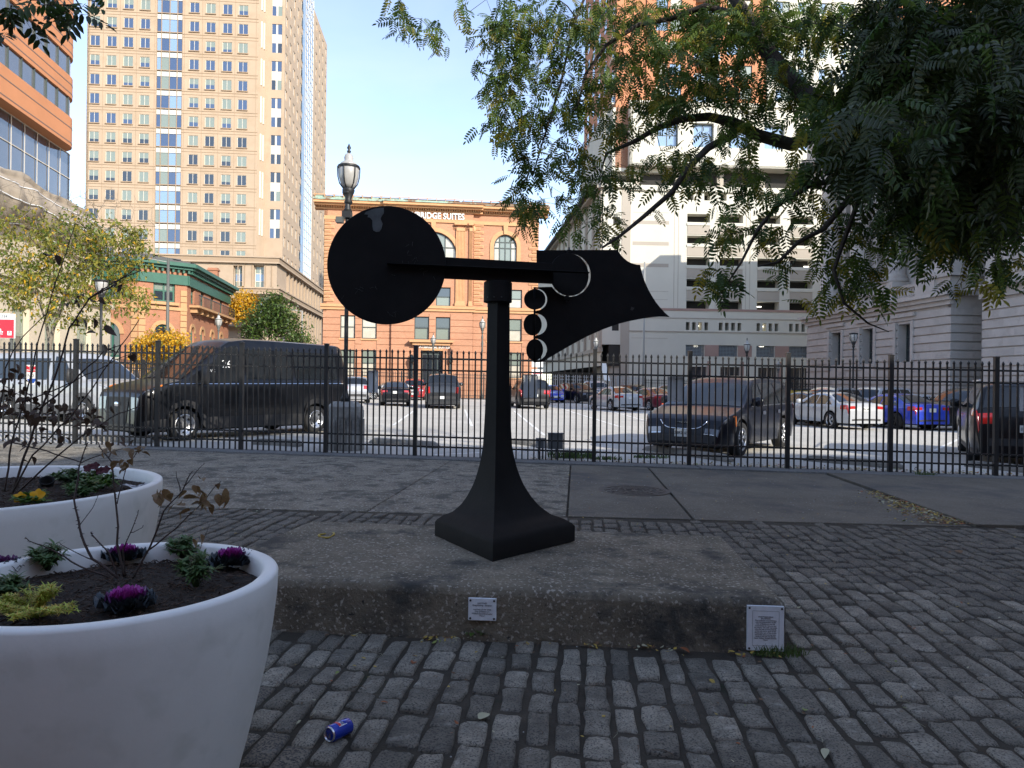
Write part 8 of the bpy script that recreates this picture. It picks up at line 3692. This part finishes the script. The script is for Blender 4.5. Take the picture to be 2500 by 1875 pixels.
def simple_leaf(L=1.0, w=0.5):
    return np.array([(0, 0, 0), (-w / 2, L * 0.45, 0.06), (0, L, -0.1), (w / 2, L * 0.45, 0.06)]), np.array([(0, 1, 2, 3)])


class Skeleton:
    """branching made by joining each new tip to the nearest existing node"""

    def __init__(s):
        s.p = []
        s.par = []
        s.tip = []
        s.rm = {}

    def limb(s, pts, par=None, r0=0, r1=0):
        last = par
        ids = []
        for q in pts:
            s.p.append(Vector(q))
            s.par.append(last)
            last = len(s.p) - 1
            ids.append(last)
            s.rm[last] = r0 + (r1 - r0) * (len(ids) - 1) / max(1, len(pts) - 1)
        return ids

    def grow(s, targets, rs, seg=0.22, sag=0.05, maxlen=3.0, kdist=1.0):
        pos = np.array([tuple(q) for q in s.p])
        t = np.array(targets)
        # nearest first
        dmin = np.full(len(t), 1e9)
        for q in pos:
            dmin = np.minimum(dmin, np.linalg.norm(t - q, axis=1))
        for i in np.argsort(dmin):
            d = np.linalg.norm(pos - t[i], axis=1)
            j = int(np.argmin(d))
            L = d[j]
            if L < 0.05 or L > maxlen:
                continue
            a, c = Vector(pos[j]), Vector(t[i])
            n = max(1, int(L / seg))
            last = j
            off = Vector(rs.normal(0, 1, 3)) * L * 0.09
            new = []
            for k in range(1, n + 1):
                f = k / n
                q = a.lerp(c, f) + off * math.sin(PI * f) + Vector((0, 0, sag * L * math.sin(PI * f)))
                s.p.append(q)
                s.par.append(last)
                last = len(s.p) - 1
                new.append(tuple(q))
            s.tip.append(last)
            pos = np.vstack([pos, np.array(new)])

    def radii(s, r_tip, power=2.4, rmax=None):
        n = len(s.p)
        acc = np.zeros(n)
        has = np.zeros(n, bool)
        for i in range(n):
            if s.par[i] is not None:
                has[s.par[i]] = True
        for i in range(n - 1, -1, -1):
            if not has[i]:
                acc[i] = r_tip ** power
            if s.par[i] is not None:
                acc[s.par[i]] += acc[i]
        r = acc ** (1 / power)
        for k, v in s.rm.items():
            r[k] = max(min(r[k], v * 1.25) if v else r[k], v)
        return np.minimum(r, rmax) if rmax else r

    def mesh(s, name, parent, m, r, rmin_vis=0.0, sides=5, org=Vector((0, 0, 0)), stuff=False):
        kids = {}
        for i, q in enumerate(s.par):
            if q is not None:
                kids.setdefault(q, []).append(i)
        b = MB()
        starts = [i for i, q in enumerate(s.par) if q is None]
        stack = [(i, None) for i in starts]
        while stack:
            i, frm = stack.pop()
            chain = ([frm] if frm is not None else []) + [i]
            rr_ = ([min(r[frm], r[i] * 1.15)] if frm is not None else []) + [r[i]]
            cur = i
            while cur in kids:
                ks = sorted(kids[cur], key=lambda q: -r[q])
                for q in ks[1:]:
                    stack.append((q, cur))
                cur = ks[0]
                chain.append(cur)
                rr_.append(r[cur])
            if len(chain) > 1 and max(rr_) >= rmin_vis:
                sd_ = 3 if max(rr_) < 0.008 else (5 if max(rr_) < 0.03 else 9)
                b.tube([s.p[q] - org for q in chain], [float(x) for x in rr_], sd_, m, True, cap=False)
        o = b.build(name, parent)
        return o


# ---------------- the big tree whose crown hangs over the right of the view
TB = Vector((7.4, 6.3, G(7.4)))
big_tree = thing('locust_tree', 'big tree with feathery leaves hanging over the right half of the view', 'tree', TB)
sk = Skeleton()


def TW(px, py_, d):
    return W(px, py_, d)


tr_ = sk.limb([TB, TB + Vector((-0.05, 0.05, 1.2)), TB + Vector((-0.1, 0.1, 2.4)), TB + Vector((-0.25, 0.2, 3.4))], None, 0.27, 0.2)
crot = tr_[-1]
# limb A: sweeps left at mid height, then droops
lA = sk.limb([TW(2440, 330, 6.9), TW(2300, 335, 7.1), TW(2180, 318, 7.3), TW(2080, 335, 7.5), TW(2010, 325, 7.6), TW(1930, 352, 7.7), TW(1850, 330, 7.8), TW(1790, 298, 7.9), TW(1730, 285, 8.0), TW(1665, 290, 8.1), TW(1600, 315, 8.2), TW(1550, 345, 8.3), TW(1480, 375, 8.4)], crot, 0.11, 0.018)
sk.limb([TW(1790, 330, 7.8), TW(1730, 360, 7.7), TW(1680, 410, 7.6), TW(1640, 470, 7.6), TW(1570, 530, 7.6), TW(1515, 575, 7.6), TW(1470, 605, 7.6)], lA[7], 0.046, 0.012)
# limb B: climbs up and left
lB = sk.limb([TW(2150, 330, 7.0), TW(2060, 300, 7.2), TW(1990, 255, 7.4), TW(1920, 190, 7.6), TW(1870, 120, 7.8), TW(1830, 50, 8.0), TW(1770, -40, 8.2), TW(1650, -130, 8.6)], lA[1], 0.13, 0.05)
sk.limb([TW(1800, 35, 8.0), TW(1720, 15, 8.1), TW(1640, 45, 8.2), TW(1560, 60, 8.3), TW(1480, 110, 8.4), TW(1430, 180, 8.5), TW(1410, 260, 8.6)], lB[4], 0.04, 0.012)
sk.limb([TW(1540, -160, 8.8), TW(1400, -170, 9.0), TW(1260, -140, 9.1), TW(1120, -90, 9.2), TW(1020, -40, 9.2)], lB[7])
sk.limb([TW(1450, -60, 8.8), TW(1400, 60, 8.8), TW(1370, 200, 8.9), TW(1330, 330, 9.0), TW(1300, 430, 9.0)], lB[7])
# limb C: hangs down on the right
lC = sk.limb([TW(2250, 380, 6.6), TW(2180, 420, 6.5), TW(2110, 450, 6.5), TW(2060, 500, 6.5), TW(2010, 560, 6.5), TW(1950, 590, 6.5), TW(1900, 640, 6.5), TW(1850, 650, 6.5)], lA[0], 0.045, 0.009)
sk.limb([TW(2055, 600, 6.4), TW(2035, 660, 6.3), TW(2060, 740, 6.3), TW(2120, 790, 6.3), TW(2170, 810, 6.3)], lC[2], 0.022, 0.004)
sk.limb([TW(1980, 450, 6.6), TW(1900, 500, 6.7), TW(1850, 560, 6.7), TW(1810, 640, 6.7), TW(1770, 700, 6.7)], lC[1], 0.028, 0.006)
lD = sk.limb([TW(2500, 560, 5.6), TW(2430, 590, 5.5), TW(2370, 640, 5.4), TW(2330, 700, 5.4)], crot)
lE = sk.limb([TB + Vector((-1.0, -0.6, 4.6)), TB + Vector((-2.0, -1.3, 5.6)), TB + Vector((-3.2, -1.6, 6.3)), TB + Vector((-4.4, -1.5, 6.6))], crot)
sk.limb([TB + Vector((0.6, 0.8, 4.8)), TB + Vector((1.0, 1.6, 6.4)), TB + Vector((0.6, 2.4, 8.0))], crot)
rsT = np.random.RandomState(3)
# leaf masses read off the photograph: (px, py, spread x, spread y, depth lo, depth hi, twigs)
clusters = [
    (1255, 60, 70, 60, 8.6, 9.6, 70), (1230, 190, 60, 60, 8.6, 9.6, 80), (1270, 300, 60, 50, 8.6, 9.5, 62), (1330, 130, 60, 60, 8.4, 9.4, 56),
    (1290, 400, 45, 50, 8.7, 9.4, 36), (1300, 510, 38, 34, 8.7, 9.3, 30), (1390, 250, 70, 70, 8.4, 9.3, 66), (1400, 380, 60, 50, 8.3, 9.2, 46), (1420, 60, 70, 50, 8.2, 9.4, 50),
    (1380, 480, 55, 40, 8.2, 9.0, 30), (1500, 170, 70, 70, 8.0, 9.2, 60), (1520, 300, 70, 45, 7.8, 9.0, 44), (1480, 440, 60, 40, 7.8, 8.8, 34), (1500, 540, 60, 30, 7.6, 8.6, 22),
    (1560, 40, 80, 40, 7.8, 9.2, 50), (1600, 160, 60, 60, 7.6, 9.0, 46), (1640, 250, 70, 40, 7.5, 8.8, 42), (1620, 400, 70, 45, 7.4, 8.6, 34), (1720, 400, 60, 45, 7.3, 8.4, 34),
    (1700, 90, 70, 60, 7.6, 8.8, 60), (1700, 200, 60, 45, 7.5, 8.6, 44), (1800, 60, 70, 50, 7.6, 8.8, 60), (1790, 180, 60, 50, 7.4, 8.4, 56), (1830, 290, 60, 50, 7.2, 8.2, 46),
    (1900, 60, 70, 60, 7.4, 8.6, 60), (1930, 180, 70, 60, 7.0, 8.2, 60), (1820, 430, 60, 40, 7.0, 8.0, 32), (1830, 560, 60, 40, 6.6, 7.4, 26), (1760, 560, 40, 30, 6.8, 7.5, 14), (1740, 680, 50, 25, 6.6, 7.2, 16),
    (1910, 660, 50, 40, 6.3, 7.0, 16), (1990, 690, 45, 45, 6.2, 6.8, 20), (2080, 640, 60, 40, 6.2, 6.9, 26), (2120, 560, 70, 45, 6.2, 7.2, 34), (2130, 700, 50, 35, 6.1, 6.7, 12), (2280, 590, 70, 40, 5.6, 6.6, 34),
    (2440, 650, 60, 30, 5.2, 6.0, 22), (2400, 560, 70, 45, 5.3, 6.4, 44), (2350, 690, 30, 25, 5.3, 5.7, 5), (1960, 450, 60, 45, 6.6, 7.6, 34), (2020, 40, 60, 50, 7.0, 8.4, 36), (1150, 25, 60, 25, 9.0, 9.6, 4),
    (1010, 60, 42, 28, 9.0, 9.5, 12), (1055, 90, 26, 22, 9.0, 9.5, 7), (985, 8, 30, 15, 9.0, 9.5, 5), (2000, 540, 50, 35, 6.5, 7.3, 18)]
tg = []
for (px, py_, sx, sy, d0_, d1_, n) in clusters:
    if 1450 < px < 2000 and py_ > 90:
        n = int(n * 0.62)
    if px < 1450 and py_ > 90:
        n = int(n * 0.62)
    if py_ > 500 and px > 1850:
        n = int(n * 0.6)
    for k in range(int(n * 0.9)):
        tg.append(tuple(TW(px + rsT.normal(0, sx * 0.62), py_ + rsT.normal(0, sy * 0.62), rsT.uniform(d0_, d1_))))
dark = []
for (px, py_, sx, sy, d0_, d1_, n) in [(2080, 260, 90, 80, 5.6, 7.4, 130), (2200, 150, 100, 80, 5.0, 7.2, 150), (2350, 100, 110, 80, 4.6, 7.0, 150), (2450, 250, 90, 80, 4.2, 6.6, 130),
                                       (2300, 300, 110, 70, 4.2, 6.8, 150), (2150, 390, 90, 60, 4.8, 6.8, 100), (2050, 330, 70, 60, 5.4, 7.2, 60), (2300, 440, 100, 55, 4.6, 6.6, 120), (2430, 420, 80, 60, 4.4, 6.2, 120),
                                       (2200, 30, 100, 40, 5.5, 7.5, 60), (2450, 30, 90, 40, 5.0, 7.0, 90), (2240, 500, 80, 40, 5.2, 6.6, 40), (2430, 510, 70, 40, 4.8, 6.2, 50), (2560, 300, 60, 120, 4.5, 7.0, 90)]:
    for k in range(int(n * (0.72 if py_ < 360 else 0.36))):
        dark.append(tuple(TW(px + rsT.normal(0, sx * 0.6), py_ + rsT.normal(0, sy * 0.6), rsT.uniform(d0_, d1_))))
over = []
for k in range(260):       # the rest of the crown, above and beside the frame
    a = rsT.uniform(0, 2 * np.pi)
    q = 4.2 * math.sqrt(rsT.uniform(0, 1))
    over.append((TB.x - 1.8 + q * math.cos(a), TB.y + 0.2 + q * 0.8 * math.sin(a), rsT.uniform(5.6, 9.5)))
over = [q for q in over if q[1] < 1 or (937 - F * (q[2] - EYE) / q[1]) < -40]
sk.grow(tg + dark + over, rsT, 0.20, 0.05, 4.0)
rad = sk.radii(0.0022, 2.15)
# thick limbs as in the photo
rad = np.minimum(rad, 0.27)
org = TB
sk.mesh('trunk_and_branches', big_tree, M_bark, rad, 0, 5, org)
tips = [sk.p[i] for i in sk.tip]
mp_light, mp_dark, mp_over = [], [], []
allt = np.array([tuple(q) for q in tips])
for q in tips:
    px = 1250 + F * q.x / q.y if q.y > 0.5 else 9999
    n = 5
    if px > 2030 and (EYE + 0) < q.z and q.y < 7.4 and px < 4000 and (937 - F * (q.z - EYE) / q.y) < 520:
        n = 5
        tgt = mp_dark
    elif px < 2600:
        tgt = mp_light
        n = 3
    else:
        tgt = mp_over
        n = 5
    for k in range(n):
        tgt.append((q.x - org.x + rsT.normal(0, 0.055), q.y - org.y + rsT.normal(0, 0.055), q.z - org.z + rsT.normal(0, 0.05)))
LMATS = [M_leaf_a, M_leaf_b, M_leaf_c]
add_leaves(mp_light, None, compound(6, 0.23, 0.062, 0.025), LMATS, (3.5, 5, 2.0), 0.6, 1.15, rsT, 'crown', big_tree, 0.6)
add_leaves(mp_dark, None, compound(6, 0.25, 0.062, 0.025), [M_leaf_a, M_leaf_d, M_leaf_b], (2, 7, 0.7), 0.8, 1.25, rsT, 'near_crown', big_tree, 0.6)  # mostly darker leaves: the shaded right side is put into the colour
add_leaves(mp_over, None, compound(4, 0.22, 0.07, 0.03), LMATS, (6, 3, 1), 0.9, 1.2, rsT, 'upper_crown', big_tree, 0.6)
# hanging seed pods
b = MB()
pods = [sk.p[i] - org for i in sk.tip]
for k in range(420):
    q = pods[rsT.randint(len(pods))] + Vector(rsT.normal(0, 0.05, 3))
    L = rsT.uniform(0.03, 0.08)
    b.tube([q, q + Vector((0, 0, -L * 0.5)), q + Vector((0.003, 0, -L))], [0.001, 0.0045, 0.002], 4, M_leaf_o)
tag(b.build('seed_pods', big_tree), kind='stuff')

# ---------------- a second tree out of frame on the left; only one spray dips into the corner
TL = Vector((-6.8, 4.5, G(-6.8)))
lt = thing('shade_tree', 'tree left of the frame with one leafy spray dipping into the top left corner', 'tree', TL)
sk2 = Skeleton()
ids = sk2.limb([TL, TL + Vector((0.1, 0, 2)), TL + Vector((0.2, 0, 3.5)), TL + Vector((1.2, -0.2, 4.3)), TW(-160, -110, 4.0), TW(-40, -40, 4.0), TW(60, -30, 4.0), TW(180, -10, 4.0)])
sk2.limb([TL + Vector((-0.6, 0.3, 4.8)), TL + Vector((-1.0, 0.6, 6.2))], ids[2])
t2 = [tuple(TW(px, py_, rsT.uniform(3.8, 4.2))) for px, py_ in [(30, 8), (15, 40), (60, 35), (100, 12), (175, 12), (200, 22), (235, 5), (140, -10), (5, 75), (190, 40), (75, 0), (120, 0)]]
for k in range(90):
    a = rsT.uniform(0, 2 * np.pi)
    q = 2.6 * math.sqrt(rsT.uniform(0, 1))
    c = (TL.x + q * math.cos(a), TL.y + q * math.sin(a), rsT.uniform(4.6, 7.5))
    if c[1] < 0.5 or 1250 + F * c[0] / c[1] < -60:
        t2.append(c)
sk2.grow(t2, rsT, 0.2, 0.04, 4)
sk2.mesh('trunk_and_branches', lt, M_bark, np.minimum(sk2.radii(0.003, 2.0), 0.13), 0, 5, TL)
pl_ = []
for i in sk2.tip:
    q = sk2.p[i]
    inview = q.y > 1 and 1250 + F * q.x / q.y > -60
    for k in range(2 if inview else 8):
        pl_.append((q.x - TL.x + rsT.normal(0, 0.02 if inview else 0.1), q.y - TL.y + rsT.normal(0, 0.03), q.z - TL.z + rsT.normal(0, 0.02)))
add_leaves(pl_, None, compound(3, 0.12, 0.065, 0.028), [M_leaf_a, M_leaf_d], (1, 1), 0.8, 1.1, rsT, 'crown', lt, 0.5)


# ---------------- trees in the distance
def tree(name, label, base, blobs, leafm, w, n, leaf, m_bark, trunk, seed, lmin=0.7, lmax=1.3, per=6, r_tip=0.006, spread=0.18, limbs=None, bare=0, rmax=0.16):
    """blobs: (x,y,z,rx,ry,rz,weight) in world coordinates"""
    rs = np.random.RandomState(seed)
    t = thing(name, label, 'tree', base)
    s = Skeleton()
    ids = s.limb([base + Vector(q) for q in trunk])
    if limbs:
        for (k, pts) in limbs:
            s.limb([base + Vector(q) for q in pts], ids[k])
    tot = sum(q[6] for q in blobs)
    T = []
    for (x, y, z, rx, ry, rz, wt) in blobs:
        for k in range(int(n * wt / tot)):
            u = rs.normal(0, 1, 3)
            u /= np.linalg.norm(u)
            f = rs.uniform(0.25, 1.0) ** 0.6
            T.append((x + u[0] * rx * f, y + u[1] * ry * f, z + u[2] * rz * f))
    s.grow(T, rs, 0.35, 0.06, 9)
    leafy = list(s.tip)
    if bare:
        T2 = []
        for (x, y, z, rx, ry, rz, wt) in blobs[:bare]:
            for k in range(60):
                T2.append((x + rs.normal(0, rx * 0.7), y + rs.normal(0, ry * 0.7), z + rz * rs.uniform(0.6, 1.7)))
        s.grow(T2, rs, 0.4, -0.05, 9)
    s.mesh('trunk_and_branches', t, m_bark, np.minimum(s.radii(r_tip, 2.1), rmax), 0, 4, base)
    P = []
    for i in leafy:
        q = s.p[i]
        for k in range(per):
            P.append((q.x - base.x + rs.normal(0, spread), q.y - base.y + rs.normal(0, spread), q.z - base.z + rs.normal(0, spread * 0.8)))
    add_leaves(P, None, simple_leaf(leaf, leaf * 0.6), leafm, w, lmin, lmax, rs, 'crown', t, 0.2)
    return t


def blob(px, py_, d, rx, rz, wt=1.0, ry=None):
    p = W(px, py_, d)
    return (p.x, p.y, p.z, rx * d / F, (ry or rx) * d / F, rz * d / F, wt)


# thin yellowing tree on the far side of the white van
d_ = 30.0
bs = W(118, 900, d_)
bs = Vector((bs.x, d_, G(bs.x)))
zc = lambda py_, d=d_: W(118, py_, d).z - bs.z
tree('street_tree', 'thin street tree with yellow green leaves in front of the limestone hall', bs,
     [blob(60, 590, d_, 75, 85, 1), blob(180, 600, d_, 85, 90, 1.4), blob(285, 620, d_, 70, 80, 1.1), blob(120, 700, d_, 90, 70, 1.3), blob(240, 700, d_, 80, 60, 1), blob(20, 690, d_, 60, 70, 0.8), blob(320, 740, d_, 50, 40, 0.35), blob(180, 780, d_, 90, 30, 0.4), blob(330, 590, d_, 30, 40, 0.3)],
     [M_leaf_o, M_leaf_b, M_leaf_c, M_leaf_y], (5, 3, 3, 0.8), 760, 0.14, M_bark_l, [(0, 0, 0), (0.05, 0, zc(840)), (-0.1, 0, zc(790)), (-0.4, 0, zc(740)), (-0.9, 0.1, zc(680))], 21, per=9, r_tip=0.006, spread=0.22,
     limbs=[(1, [(0.2, 0, zc(800)), (0.5, 0.1, zc(740)), (0.8, 0.2, zc(680)), (1.5, 0.2, zc(620)), (1.6, 0.2, zc(540))]), (2, [(0.0, 0.4, zc(720)), (-0.2, 0.6, zc(640)), (0, 0.7, zc(560))])], bare=3, rmax=0.13)
# dark green tree and golden tree by the podium
d_ = 62.0
bs = W(668, 900, d_)
bs = Vector((bs.x, d_, G(bs.x)))
tree('round_tree', 'dark green round headed tree in front of the stone podium', bs,
     [blob(665, 765, d_, 55, 38, 1.4), blob(640, 790, d_, 45, 35, 1), blob(700, 800, d_, 42, 30, 1), blob(672, 740, d_, 30, 22, 0.6), blob(735, 828, d_, 30, 14, 0.4), blob(620, 815, d_, 25, 25, 0.4)],
     [M_leaf_a, M_leaf_b, M_leaf_d], (5, 3, 2), 420, 0.26, M_bark, [(0, 0, 0), (0, 0, 2.0), (-0.3, 0, 3.0), (-0.2, 0, 4.5)], 22, per=13, r_tip=0.012, spread=0.40,
     limbs=[(1, [(0.8, 0, 3.2), (1.2, 0, 4.6)]), (1, [(-1.2, 0, 3.4), (-1.6, 0, 4.6)])])
d_ = 82.0
bs = W(598, 900, d_)
bs = Vector((bs.x, d_, G(bs.x)))
tree('golden_tree', 'bright yellow tree between the corner house and the dark green tree', bs,
     [blob(590, 740, d_, 30, 28, 1.2), blob(578, 765, d_, 26, 22, 0.8), blob(605, 760, d_, 28, 24, 0.9), blob(618, 730, d_, 12, 12, 0.25)],
     [M_leaf_y, MATS['leaf_golden']], (1, 1), 300, 0.32, M_bark_l, [(0, 0, 0), (0, 0, 4.0), (0, 0, 8.0)], 23, per=12, r_tip=0.012, spread=0.40)
d_ = 44.0
bs = W(396, 940, d_)
bs = Vector((bs.x, d_, G(bs.x)))
tree('golden_shrub', 'low golden leaved tree in front of the corner house behind the black van', bs,
     [blob(400, 835, d_, 55, 24, 1.2), blob(365, 855, d_, 40, 20, 0.8), blob(430, 852, d_, 32, 20, 0.7), blob(370, 885, d_, 40, 22, 0.6)],
     [M_leaf_y, M_leaf_c], (4, 1), 330, 0.17, M_bark_l, [(0, 0, 0), (0, 0, 1.6), (0.1, 0, 2.6)], 24, per=12, r_tip=0.009, spread=0.26)
